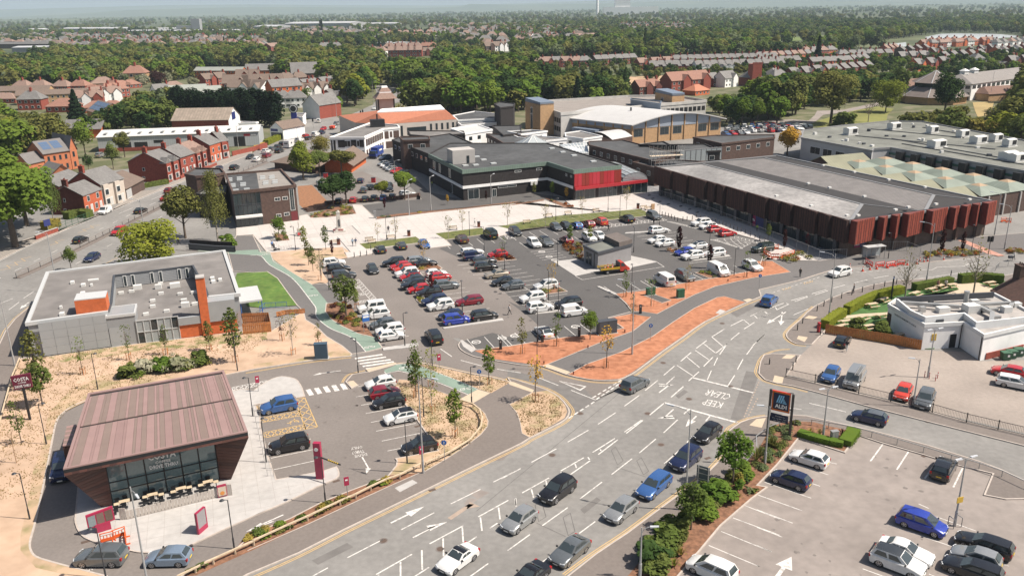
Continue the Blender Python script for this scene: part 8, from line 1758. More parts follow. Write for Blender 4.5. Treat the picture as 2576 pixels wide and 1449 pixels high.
for(t,x,y,m,s,rz,a8)in(('22',1378,525,dH,(1.6,.5,1.2),.3,'long green street cabinet in red mulch beside a sapling'),('22',1665,552,dH,(1.3,.6,1.4),.3,'upright green street cabinet with white label in red mulch'),('22',955,893,ay,(3.,1.,2.),.3,'large dark meter cabinet at charging bays'),('12',655,1135,ab('slate_blue',(.05,.085,.12),.5),(1.8,.9,2.2),.12,'slate blue utility cabinet on a slab in dry soil'),('33',740,825,aL,(.8,.45,1.2),.2,'grey metal cabinet in store flower bed'),('11',1170,868,aL,(.5,.5,1.6),.2,'grey pay machine at service road mouth'),('21',1400,785,bH,(.9,.2,1.3),.3,'pale notice panel beside arcade benches')):
 o=thing('utility_cabinet',a8,'cabinet',G1(t,x,y,R),rz);em(o,m,*s)
def ax(q,fo):
 bB=[];
 for i in range(len(q)-1):
  d=q[i+1]-q[i];n=max(1,round(d.length/fo))
  bB+=[(q[i].lerp(q[i+1],k/n),q[i].lerp(q[i+1],(k+1)/n))for k in range(n)]
 return bB
def aw(name,aH,cW,q,fo,eG,dW,pm,rm,pw=.12,rw=.1,rh=.12,cN=None,db=False,z=R):
 t=thing(name,aH,cW,(q[0].x,q[0].y,0));sg=ax(q,fo)
 for i,(a,c)in enumerate(sg+[(sg[-1][1],None)]):
  b=M();(b.Tb(xy(a,z),xy(a,z+eG),pw/2,n=6)if db else b.box(xy(a,z),pw,pw,eG,0));b.Bd('post',pm,t)
  if c is None:break
  for h in dW:M().bar(xy(a,z+h),xy(c,z+h),rw,rh).Bd('rail',rm,t)
  if cN:
   b=M();n=max(2,int((c-a).length/cN))
   for k in range(1,n):p=a.lerp(c,k/n);b.Tb(xy(p,z+dW[0]),xy(p,z+dW[-1]),.014,n=3,gN=False)
   cC(b.Bd('bars',rm,t),kind='stuff')
 return t
aw('knee_rail','pale timber knee rail along coffee shop planting','rail fence',G('04 344,298 378,282 412,265 454,246 490,230 14 0,229 70,197 104,182 167,152 197,139 226,124 256,110 282,101 309,87 322,80',R),2.6,.6,(.55,),a_,a_,.14,.16,.14)
aw('knee_rail','pale timber knee rail curving round dry coffee verge','rail fence',G('13 332,215 356,204 380,193 400,181 417,170 430,155 439,143 441,127 436,112 423,101 402,94',R),2.4,.6,(.55,),a_,a_,.14,.16,.14)
aw('knee_rail','pale timber knee rail along pavement left of coffee sign','rail fence',G('03 39,12 25,46 12,94 1,136 -12,180',R),3.,.6,(.55,),a_,a_,.14,.16,.14)
aw('guard_rail','long thin guard rail on central reservation of dual road','guard rail',G('01 32,289 100,258 172,222 212,202 260,177 330,142 460,87 515,65 11 12,61 60,38 148,16',.1),3.4,1.,(.12,.55,.98),ay,ab('rusty_rail',(.20,.15,.12),.7),.09,.05,.05,z=.1)
aw('railings','black iron railings between store road footway and pub car park','railings',G('33 56,41 112,53 196,74 258,89 338,110 404,129 528,158',R),2.7,1.25,(.15,1.1),ah,ah,.09,.05,.05,cN=.16)
aw('knee_rail','galvanised tubular knee rail along store road footway','rail fence',G('33 188,149 221,158 270,172 321,187 374,203 428,219 472,234 528,260',R),3.2,.75,(.72,),aW,aW,.09,.08,.08,db=True)
aw('knee_rail','galvanised tubular knee rail round store corner flower bed','rail fence',G('24 458,79 480,54 33 -2,166 22,148 43,140 72,134 105,134 138,140 188,149',R),2.6,.75,(.72,),aW,aW,.09,.08,.08,db=True)
aw('garden_fence','green mesh fence beside weeping birch','fence',G('01 116,197 140,188 174,176'),2.2,1.8,(.2,1.,1.7),dH,dH,.08,.05,.05,cN=.3,z=0)
aw('guard_rail','blue railings at entrance canopy by lawn','railings',G('12 12,138 22,131 64,129',R),1.6,1.,(.15,.95),fk,fk,.06,.05,.05,cN=.2)
aw('guard_rail','curved steel guard rail at far junction island','guard rail',G('32 460,58 466,52 484,50 506,51',R),2,1.,(.1,.95),aW,aW,.06,.05,.05,cN=.25)
gW=ab('site_fence_mesh',(.33,.34,.35),.5,.4)
sf=aw('site_fence','temporary mesh site fence around market hall front','site fence',G('21 272,128 320,143 374,162 438,188 500,214 31 30,217 76,235 120,254 172,252',R),3.4,2.,(.15,1.95),gW,gW,.06,.04,.04,cN=.4)
jx=aw('site_fence','temporary mesh site fence behind bus shelter','site fence',G('31 202,243 234,237 288,237 314,248',R),3.,2.,(.15,1.95),gW,gW,.06,.04,.04,cN=.4)
bY('fence_foot','fence foot','site fence feet on grey apron','{} black fence foot block on grey apron',aA('21','273,130 280,136 294,142 310,147 334,151 351,157 366,163',R),lambda o:ag(o,'block',ah,lambda b:b.box((0,0,0),.8,.35,.14,.6)),R)
h9={}
def a5(aH,q,h,m,z=.0,pw=.3):
 t=thing('plank_fence',aH,'fence',(q[0].x,q[0].y,0));rl=M()
 for a,c in ax(q,pw):
  k=round((c-a).length,2);rz=atan2((c-a).y,(c-a).x)
  if(k,h)not in h9:b=M();b.box((0,0,0),k-.025,.03,h);h9[(k,h)]=b.mesh('plank',m)
  hh=random.uniform(-.02,.02);p=(a+c)/2-VX((q[0].x,q[0].y,0));o=a6('plank',h9[(k,h)],t,(p.x,p.y,z+hh),rz)
 for i in range(len(q)-1):rl.bar(xy(q[i],z+h*.8),xy(q[i+1],z+h*.8),.08,.1);rl.bar(xy(q[i],z+h*.2),xy(q[i+1],z+h*.2),.08,.1)
 rl.Bd('fence_rails',m,t)
a5('orange timber plank fence along pub garden',G('32 131,179 180,187 248,198 316,211'),1.5,bq)
a5('tall orange timber plank fence enclosing medical centre bins',G('02 469,181 12 34,176 30,158 02 468,160',R),1.7,bq,R)
a5('low brown timber fence by house backs',G('20 346,144 448,142',0),2.2,aS,0,2.)
a5('short red-brown timber fence by path planters',G('12 44,147 60,143 88,141 99,140',R),.8,bq,R)
dS=thing('boundary_wall','red brick boundary wall in front of big street tree','wall',G1('01',390,1070));M().Pl(G('01 69,216 86,209 112,200'),.3,0,z1=1.).Bd('brickwork',aV,dS);M().Pl(G('01 69,216 86,209 112,200'),.4,1.,z1=1.08).Bd('coping',ck,dS)
dS=thing('boundary_wall','low red brick garden wall before terrace houses','wall',G1('01',1900,470));M().Pl(G('01 348,98 380,85 402,79 418,72'),.3,0,z1=.9).Bd('brickwork',aV,dS)
dS=thing('boundary_wall','brick wall with poster boards before trade shed','wall',G1('01',2420,240));M().Pl(G('01 448,54 488,45 512,36 11 12,43 26,37'),.3,0,z1=1.6).Bd('brickwork',aV,dS)
for i,(x,y)in enumerate(((2470,205),(2530,180))):q=G1('01',x,y);M().box(xy(q,.5)+VX((.3,-.3,0)),2.2,.1,1.1,.9).Bd('poster_board',ab('yellow_sign',(.55,.36,.05),.5),dS)
dS=thing('retaining_wall','dark retaining wall and steps by library bushes','wall',G1('01',2050,1180));M().Pl(G('01 366,234 412,238 454,240'),.4,0,z1=1.3).Bd('wall_run',ay,dS);M().Pl(G('01 368,229 412,232 448,234'),.4,0,z1=1.6).Bd('upper_run',dR,dS)
dS=thing('low_wall','dark low wall edging library car park','wall',G1('11',700,760));M().Pl(G('11 103,162 140,157 138,148 278,138 320,132 320,138',0),.35,0,z1=1.).Bd('wall_run',aS,dS)
# signs
iW=ab('maroon_sign',(.13,.012,.035),.45);dQ=ab('crimson_frame',(.34,.025,.07),.45)
p=G1('03',292,625);o=thing('pole_sign','maroon pole sign reading COSTA COFFEE DRIVE THRU in dry soil','sign',p)
M().Tb(p,xy(p,4.5),.16,n=8).Bd('pole',ah,o)
pa,pb=p+VX((-1,-.30,0)),p+VX((1,.30,0))
q=[PV(D('03',*c),pa,pb)for c in((140,330),(317,302),(290,170),(100,205))];nn=VX((.29,-.957,0))
M().Hx([x-nn*.18 for x in q],[x+nn*.12 for x in q]).Bd('panel',iW,o)
q=[x+nn*.15 for x in q]
for s,x0,x1,y0,y1 in(('COSTA',.10,.90,.56,.84),('COFFEE',.28,.72,.40,.50),('DRIVE THRU',.08,.93,.10,.30)):aE(s,al(q,x0,y0),al(q,x1,y0),al(q,x0,y1),'lettering',aF,o,bD=.025)
s1,s2=G1('33',97,778),G1('33',312,798);o=thing('store_sign','tall twin-post store sign with orange-rimmed blue logo panel reading ALDI','sign',(s1+s2)/2)
for p,tp in((s1,(130,325)),(s2,(350,378))):b=M();h=PV(D('33',*tp),s1,s2).z;b.box(p,.22,.22,h,.1);b.Bd('post',ah,o)
nn=bn(s1,s2,(s1+s2)/2+VX((0,50,0)))
def gX(ib,m,cU,th,nm):q=[PV(D('33',*c),s1,s2)+nn*cU for c in ib];M().Hx(q,[x+nn*th for x in q]).Bd(nm,m,o);return q
gX(((138,518),(312,556),(330,368),(152,330)),ab('sign_red_rim',(.50,.03,.015),.45),-.08,.2,'red_panel');gX(((144,512),(307,548),(324,374),(157,338)),ab('sign_orange',(.62,.16,.01),.45),.13,.02,'orange_rim')
q=gX(((152,502),(300,537),(317,381),(165,347)),ab('sign_deep_blue',(.004,.010,.045),.45),.16,.02,'blue_panel');q=[x+nn*.05 for x in q]
aE('ALDI',al(q,.12,.10),al(q,.88,.10),al(q,.12,.34),'lettering',aF,o,bD=.04)
it=ab('logo_light_blue',(.22,.50,.72),.45)
for k in range(3):x=.18+k*.13;M().Py([al(q,*c)for c in((x,.42),(x+.09,.42),(x+.25,.90),(x+.16,.90))]).Bd('logo_bar',it,o)
for k in range(4):y=.42+k*.11;x0=.58+k*.015;x1=.86-k*.075;M().Py([al(q,*c)for c in((x0,y),(x1,y),(x1-.04,y+.07),(x0+.02,y+.07))]).Bd('logo_bar',it,o)
q=gX(((122,622),(298,660),(303,590),(135,548)),ab('sign_deep_blue',(.004,.010,.045),.45),-.05,.12,'hours_panel');q=[x+nn*.15 for x in q]
aE('Opening hours',al(q,.25,.66),al(q,.8,.66),al(q,.25,.84),'lettering',aF,o);aE('Mon - Sat 8am - 10pm',al(q,.12,.36),al(q,.9,.36),al(q,.12,.52),'lettering',aF,o);aE('Sun 10am - 4pm',al(q,.2,.1),al(q,.85,.1),al(q,.2,.25),'lettering',aF,o)
for z in(.4,.75):
 M().bar(xy(s1,0)+Z3*(PV(D('33',152,330),s1,s2).z*z+1.2),xy(s2,0)+Z3*(PV(D('33',152,330),s1,s2).z*z+1.2),.06,.08).Bd('cross_bar',ah,o)
e0,e1=G1('04',930,1030),G1('04',1075,985);o=thing('menu_board','crimson framed three-panel drive-thru menu board','menu board',(e0+e1)/2);nn=bn(e0,e1,(e0+e1)/2+VX((0,50,0)))
q=[PV(D('04',*c),e0,e1)for c in((850,990),(1110,890),(1082,765),(822,860))];M().Hx([x-nn*.12 for x in q],[x+nn*.12 for x in q]).Bd('frame',dQ,o)
for k in range(3):M().Py([al(q,*c)+nn*.14 for c in((.05+k*.31,.12),(.32+k*.31,.12),(.32+k*.31,.88),(.05+k*.31,.88))]).Bd('menu_panel',ab(('menu_grey','menu_brown','menu_dark')[k],((.22,.26,.27),(.18,.13,.11),(.13,.10,.08))[k],.2),o)
M().Pm([e0-nn*.2,e1-nn*.2,e1+nn*.2,e0+nn*.2],0,1.).Bd('plinth',dQ,o)
p=G1('04',1955,1002,R);o=thing('advert_totem','slim crimson advert totem standing on coffee paving','totem',p,1.25);ag(o,'panel',ab('totem_grey',(.25,.24,.25),.3),lambda b:b.box((0,0,.5),1.2,.16,1.7));ag(o,'frame',dQ,lambda b:(b.box((-.64,0,0),.1,.22,2.25),b.box((.64,0,0),.1,.22,2.25),b.box((0,0,2.2),1.3,.22,.08),b.box((0,0,0),1.2,.24,.5)))
p=G1('13',640,1182,R);hb=HT('13',640,1182,605,840);o=thing('height_barrier','maroon height barrier tower with striped swing arm at drive-thru entry','height barrier',p,-.1)
ag(o,'tower',dQ,lambda b:b.box((0,0,0),.75,.5,hb));ag(o,'white_emblem',aF,lambda b:b.Tb((-.05,-.26,hb-.7),(-.05,-.28,hb-.7),.22,n=10))
ae=G1('13',840,1095,2.)-p;
M().bar(p+Z3*2.6,p+xy(ae,2.5-R)*1.,.1,.12).Bd('arm',ah,None)
b3=cI.objects[-1];b3.parent=o;b3.matrix_parent_inverse=(Matrix.Translation(p)@Matrix.Rotation(-.1,4,'Z')).inverted();c4.setdefault(o.name,[]).append(b3)
b=M()
for k in range(6):f=.45+k*.08;b.bar(p+(xy(ae,2.5-R)).lerp(VX((0,0,2.6)),1-f),p+(xy(ae,2.5-R)).lerp(VX((0,0,2.6)),1-f-.04),.13,.15)
b.Bd('yellow_stripes',ab('works_yellow',(.55,.36,.03),.5),None);b3=cI.objects[-1];b3.parent=o;b3.matrix_parent_inverse=(Matrix.Translation(p)@Matrix.Rotation(-.1,4,'Z')).inverted();b3['kind']='stuff'
b1,b2=G1('23',1825,1352),G1('23',1922,1362);o=thing('direction_board','grey-backed road direction board on two posts at store verge','road sign',(b1+b2)/2)
for p,tp in((b1,(1830,1060)),(b2,(1950,1090))):M().Tb(p,xy(p,PV(D('23',*tp),b1,b2).z),.06,n=7).Bd('post',aW,o)
q=[PV(D('23',*c),b1,b2)for c in((1818,1195),(1945,1225),(1953,1090),(1828,1055))];nn=bn(b1,b2,(b1+b2)/2+VX((0,50,0)));M().Hx([x-nn*.05 for x in q],[x-nn*.1 for x in q]).Bd('panel',ab('sign_back_grey',(.10,.12,.135),.5,.3),o)
for y in(.12,.5,.85):M().bar(al(q,.01,y),al(q,.99,y),.05,.07).Bd('rail',aW,o)
p=G1('32',1292,590);hb=HT('32',1292,590,1300,345);o=thing('totem_sign','dark blue double-sided pub totem rising behind hedge','sign',p,1.1);ag(o,'post',ah,lambda b:b.box((0,0,0),.22,.2,hb));ag(o,'panel',ab('totem_blue',(.035,.06,.14),.45),lambda b:b.box((-.75,0,hb*.45),1.3,.16,hb*.52));ag(o,'side_rail',ah,lambda b:b.box((-1.45,0,hb*.4),.12,.2,hb*.6))
bY('parking_sign','road sign','blue shared path signs','{} small round blue path sign on a grey pole',[G1('13',1842,1032),G1('22',1375,970),G1('22',2425,470),G1('12',2178,1430)],lambda o:(ag(o,'pole',aW,lambda b:b.Tb((0,0,0),(0,0,2.6),.04,n=6)),ag(o,'disc',ab('sign_blue',(.03,.13,.42),.45),lambda b:b.Tb((0,-.04,2.35),(0,-.07,2.35),.3,n=14)),ag(o,'symbol',aF,lambda b:b.box((0,-.08,2.2),.08,.01,.3))),R)
o=thing('parking_sign','blue car park tariff board on two posts by shrub bed','sign',G1('12',1090,880,R),.5);ag(o,'board',ab('sign_blue',(.03,.13,.42),.45),lambda b:b.box((0,0,1.7),1.1,.06,1.));
for x in(-.45,.45):ag(o,'post',aW,lambda b:b.Tb((x,.05,0),(x,.05,2.7),.04,n=6))
ag(o,'white_notice',aF,lambda b:b.box((0,-.04,2.3),.9,.02,.3))
o=thing('blue_board','small dark blue notice board in golden bush by street tree','sign',G1('01',470,1000),1.1);ag(o,'board',de,lambda b:b.box((0,0,1.4),1.6,.08,1.5));ag(o,'posts',aL,lambda b:b.box((0,.06,0),.1,.1,1.5))
for(t,x,y,a8)in(('13',45,345,'crimson flag sign at white coffee island tip'),('12',1790,1235,'crimson banner flag on dry verge'),('13',1622,1045,'maroon exit sign at coffee verge rail'),('14',905,665,'short maroon marker sign in shrub strip')):
 o=thing('flag_sign',a8,'sign',G1(t,x,y,R),.4);ag(o,'pole',aL,lambda b:b.Tb((0,0,0),(0,0,2.2),.04,n=6));ag(o,'panel',dQ,lambda b:b.box((.0,0,1.2),.5,.08,.95));ag(o,'mark',aF,lambda b:b.box((0,-.05,1.75),.25,.02,.15))
p=G1('32',592,885,R);o=thing('post_box','red pillar post box at pub hedge corner','post box',p);ag(o,'body',cZ[0],lambda b:(b.Tb((0,0,.12),(0,0,1.45),.24,n=14),b.Tb((0,0,1.45),(0,0,1.6),.29,.2,14)));ag(o,'base',ah,lambda b:b.Tb((0,0,0),(0,0,.12),.26,n=14));ag(o,'slot',ah,lambda b:b.box((0,-.24,1.2),.26,.04,.06))
p=G1('31',2230,1222,R);o=thing('traffic_signal','black twin-head traffic signal at hall corner crossing','traffic light',p);hb=HT('31',2230,1222,2235,1050);ag(o,'pole',ah,lambda b:b.Tb((0,0,0),(0,0,hb),.07,n=7));
for x in(-.35,.35):ag(o,'signal_head',ah,lambda b:(b.box((x,0,hb-.9),.32,.3,.95),b.box((x,.05,hb-1),.5,.03,1.15)))
for i,(x,y)in enumerate(((1035,1120),(1055,1110),(875,1210),(905,1190),(575,1200))):
 q=G1('10',x,y+35);o=thing('traffic_signal','%s slim traffic signal pole at far junction'%bA(i),'traffic light',q,0,'signals at far junction');ag(o,'pole',aL,lambda b:b.Tb((0,0,0),(0,0,3.6),.08,n=6));ag(o,'signal_head',ah,lambda b:b.box((0,-.1,2.6),.6,.4,1.4))
 # works: barriers, cones, shelter, scaffold
fA=ab('barrier_red',(.58,.035,.02),.5);fm=ab('barrier_orange',(.62,.10,.015),.5)
def es(o,m=None):ag(o,'panel',m or fA,lambda b:(b.box((0,0,.10),2.,.06,.30),b.box((0,0,.72),2.,.06,.28),[b.box((x,0,.4),.12,.06,.33)for x in(-.94,-.47,0,.47,.94)]));ag(o,'foot',m or fA,lambda b:[b.box((x,0,0),.12,.7,.10)for x in(-.7,.7)]);ag(o,'reflective_strip',aF,lambda b:b.box((0,-.035,.78),1.7,.012,.14))
def cF(a8,aN,aU,m):
 q=G(aU,R);o0=None
 for i in range(0,len(q)-1,2):
  a,c=q[i],q[i+1];p=(a+c)/2;rz=atan2((c-a).y,(c-a).x);o=thing('plastic_barrier',a8.format(bA(i//2)),'barrier',p,rz,aN);es(o,m);o.scale=(max(.6,(c-a).length/2.05),1,1)
cF('{} red plastic works barrier beside bus shelter road','red barriers by bus shelter','32 209,44 223,52 228,52 246,50 248,52 266,49 269,48 285,47',fA)
cF('{} orange plastic barrier round works by hall corner bed','orange barriers by hall bed','31 13,240 27,236 28,235 42,233 12,243 26,250 27,251 43,251 45,252 58,248 59,248 72,244',fm)
cF('{} orange barrier fencing paving hole by menu board','orange barriers by menu board','04 198,224 218,219 218,218 243,209 243,210 244,231',fm)
cF('{} orange barrier at far hall corner road','orange barriers at far hall corner','31 470,181 480,180 480,182 490,182',fm)
bY('traffic_cone','traffic cone','cones along works kerb','{} red and white traffic cone along bus shelter kerb',aA('31','179,270 204,276 218,273 231,272 252,270 267,266 290,264 308,262 314,258 322,259 329,258 360,255',0),lambda o:(ag(o,'cone',dV,lambda b:(b.box((0,0,0),.45,.45,.06),b.Tb((0,0,.05),(0,0,.95),.19,.04,8))),ag(o,'reflective_sleeve',eO,lambda b:b.Tb((0,0,.45),(0,0,.7),.125,.085,8))),.01)
o=thing('bus_shelter','glazed bus shelter with pale flat roof beside red-clad hall','bus shelter',G1('31',1120,1260,R),.25);ag(o,'roof',ab('shelter_roof',(.45,.46,.46),.4),lambda b:b.box((0,0,2.5),4.2,1.5,.12));ag(o,'frame',aL,lambda b:[b.box((x,y,0),.08,.08,2.5)for x in(-2,0,2)for y in(-.6,.65)])
for k in range(2):ag(o,'glass_panel',df,lambda b:b.box((-1+2*k,.65,.3),1.8,.03,2.))
ag(o,'bench',aL,lambda b:b.box((0,.4,.5),3,.35,.06))
sc=thing('scaffold','steel scaffold standing on roofs behind timber-clad hall','scaffold',xy(G1('21',1550,330,5),0));fD,fK=xy(G1('21',1385,360,5.2),0),xy(G1('21',1700,345,5.2),0);sn=bn(fD,fK,(fD+fK)/2+VX((0,50,0)))*-1.8
for i in range(9):
 for k in(0,1):p=fD.lerp(fK,i/8)+sn*k;M().Tb(xy(p,4.9),xy(p,10.2),.06,n=5).Bd('standard',aW,sc)
for z in(6.5,7.6,8.8):
 for k in(0,1):M().Tb(xy(fD+sn*k,z),xy(fK+sn*k,z),.05,n=5).Bd('ledger',aW,sc)
M().Pm([fD,fK,fK+sn,fD+sn],7.5,7.58).Bd('deck',a_,sc)
hm=thing('roof_screen','grey framed glazed walkway screen behind scaffold','screen',xy(G1('21',1850,280,5),0));a,c=xy(G1('21',1660,335,4),0),xy(G1('21',2060,300,4),0)
for i in range(9):M().bar(xy(a.lerp(c,i/8),0),xy(a.lerp(c,i/8),7.5),.15,.15).Bd('post',aL,hm)
for z in(4,7.5):M().bar(xy(a,z),xy(c,z),.15,.2).Bd('rail',aL,hm)
for i in range(8):M().bar(xy(a.lerp(c,i/8+.01),5.7),xy(a.lerp(c,(i+1)/8-.01),5.7),.04,3.2).Bd('pane',df,hm)
o=thing('scaffold_tower','small scaffold tower before purple hall banner','scaffold',G1('21',2530,990,R),.9)
for x in(-1.2,1.2):
 for y in(-.5,.5):ag(o,'standard',aW,lambda b:b.Tb((x,y,0),(x,y,4.2),.04,n=5))
ag(o,'deck',a_,lambda b:b.box((0,0,2.2),2.4,1,.06));ag(o,'braces',aW,lambda b:[b.Tb((-1.2,y,z),(1.2,y,z),.03,n=4)for y in(-.5,.5)for z in(1,2.9,4.1)])
# plaza and terrace furniture
hw=ab('bin_rust',(.20,.06,.035),.55)
bY('litter_bin','bin','rust-coloured plaza litter bins','{} rust-coloured litter bin along plaza, counted towards hall',[G1('11',820,1128),G1('11',1497,1045),G1('11',2170,958),G1('21',1257,780)],lambda o:(ag(o,'case',hw,lambda b:b.box((0,0,0),.65,.55,1.2)),ag(o,'lid',ay,lambda b:b.box((0,0,1.2),.7,.6,.08)),ag(o,'opening',ah,lambda b:b.box((0,-.28,.85),.4,.02,.18))),R)
def gc(o,m=a_):ag(o,'seat',m,lambda b:[b.box((0,y,.42),1.8,.13,.05)for y in(-.16,0,.16)]);ag(o,'backrest',m,lambda b:[b.box((0,.26,z),1.8,.05,.12)for z in(.6,.78)]);[ag(o,'leg',ay,lambda b:(b.box((x,0,0),.06,.45,.42),b.box((x,.24,.4),.06,.06,.5)))for x in(-.8,.8)]
bY('bench','bench','plaza benches','{} slatted bench along plaza, counted towards hall',[G1('11',1115,1095),G1('11',1140,1115),G1('11',770,1125),G1('11',725,850),G1('11',1325,1075),G1('11',1925,985),G1('21',185,925),G1('21',400,865),G1('21',585,840),G1('21',855,815),G1('21',1315,785),G1('21',1355,795)],gc,R,.35)
fU=ay
def bV(o,w=.9,d=.7):ag(o,'tabletop',a_,lambda b:b.box((0,0,.72),w,d,.05));ag(o,'leg',fU,lambda b:b.Tb((0,0,.04),(0,0,.72),.05,n=6));ag(o,'base',fU,lambda b:b.box((0,0,0),.5,.5,.04))
ep=atan2((GR-GL).y,(GR-GL).x)
bY('cafe_table','table','coffee terrace tables','{} pale-topped terrace table counted from menu board end',aA('04','242,156 296,143 351,131 403,118',R),lambda o:bV(o,1.,.6),R,ep);bY('small_cafe_table','table','small coffee terrace tables','{} small square terrace table counted from menu board end',aA('04','227,162 282,148 313,143 336,138 367,129 389,125 418,118',R),lambda o:bV(o,.5,.5),R,ep)
def gt(o):ag(o,'seat',ah,lambda b:b.box((0,0,.44),.45,.45,.04));ag(o,'backrest',ah,lambda b:b.box((0,.22,.5),.45,.04,.38));[ag(o,'leg',ah,lambda b:b.Tb((x,y,0),(x,y,.44),.02,n=5))for x in(-.2,.2)for y in(-.2,.2)]
ir=[]
for(x,y)in((1210,780),(1480,715),(1755,655),(2015,590),(1135,810),(1410,740),(1565,715),(1680,690),(1835,645),(1945,625)):
 c=G1('04',x,y,R);ir+=[c+IN*.75,c-IN*.7]
bY('cafe_chair','chair','black terrace chairs','{} black chair drawn up on coffee terrace',ir,gt,R,ep)
iP=thing('terrace_screen','low pale slatted screen bounding coffee terrace','screen',G1('04',1700,780,R));q=G('04 232,180 245,179 421,136 438,133 449,132',R)
for a,c in ax(q[1:3],.32):M().bar(a+Z3*.5,c-(c-a)*.12+Z3*.5,.06,.95).Bd('slat',ab('pale_slat',(.42,.38,.34),.7),iP)
for i,j in((0,1),(3,4)):
 for a,c in ax(q[i:j+1],.2):M().bar(a+Z3*.65,c-(c-a)*.15+Z3*.65,.06,1.3).Bd('slat',bv['pale_slat'],iP)
o=thing('poster_stand','crimson-topped poster stand at end of terrace screen','poster stand',G1('04',2150,680,R),ep);ag(o,'frame',dQ,lambda b:b.box((0,.03,.1),.9,.08,1.35));ag(o,'poster',ab('poster_cream',(.5,.42,.33),.5),lambda b:b.box((0,-.02,.2),.78,.03,1.));ag(o,'cup_print',ab('poster_orange',(.55,.22,.05),.5),lambda b:b.Tb((0,-.04,.5),(0,-.05,.5),.22,n=12))
bY('cycle_stand','cycle stand','hooped stands along coffee bays','{} steel hoop stand along coffee bays, counted from white island',[G1('13',25,540).lerp(G1('13',165,1170),i/10)for i in range(11)],lambda o:ag(o,'hoop',aW,lambda b:b.path([(-.35,0,0),(-.35,0,.75),(.35,0,.75),(.35,0,0)],.03,6)),R,0)
bY('cycle_stand','cycle stand','plaza cycle stands','{} steel hoop stand on plaza edge near scooter',[G1('11',255,1185).lerp(G1('11',360,1175),i/4)for i in range(5)],lambda o:ag(o,'hoop',aW,lambda b:b.path([(-.3,0,0),(-.3,0,.8),(.3,0,.8),(.3,0,0)],.03,6)),R,1.2)
gx=ao('memorial_white_stone',(.50,.47,.43),.8,.06,1);hb=HT('11',825,995,812,800)
o=thing('war_memorial','pale stone clock-topped memorial column with red wreaths at its foot','memorial',G1('11',825,995,R),.3);ag(o,'shaft',gx,lambda b:b.Hx([(-.5,-.4,.7),(.5,-.4,.7),(.5,.4,.7),(-.5,.4,.7)],[(-.36,-.3,hb-.4),(.36,-.3,hb-.4),(.36,.3,hb-.4),(-.36,.3,hb-.4)]));ag(o,'cap',gx,lambda b:(b.box((0,0,hb-.4),.85,.75,.25),b.Tb((0,0,hb-.15),(0,0,hb+.15),.3,.2,10)));ag(o,'steps',gx,lambda b:(b.box((0,0,0),2.6,2.2,.3),b.box((0,0,.3),1.8,1.5,.4)));ag(o,'plaque',ay,lambda b:b.box((.05,-.42,1.2),.35,.05,1.6))
bY('wreath','wreath','red wreaths on memorial steps','{} red poppy wreath on memorial steps',[G1('11',825,995)+VX((x,-1.15,0))for x in(-.9,-.45,0,.45,.9)],lambda o:ag(o,'ring',cZ[0],lambda b:b.path([(cos(k*.785)*.2,-.05,.22+sin(k*.785)*.2)for k in range(9)],.06,5)),R+.3)
o=thing('statue','dark stone figure statue on pale plinth with red wreaths','statue',G1('11',440,1032,R),.2);ag(o,'plinth',gx,lambda b:(b.box((0,0,0),1.6,1.4,.4),b.box((0,0,.4),.9,.8,1.2)))
ag(o,'wreath_ring',cZ[0],lambda b:b.Tb((0,-.72,.45),(0,-.78,.5),.35,n=10))
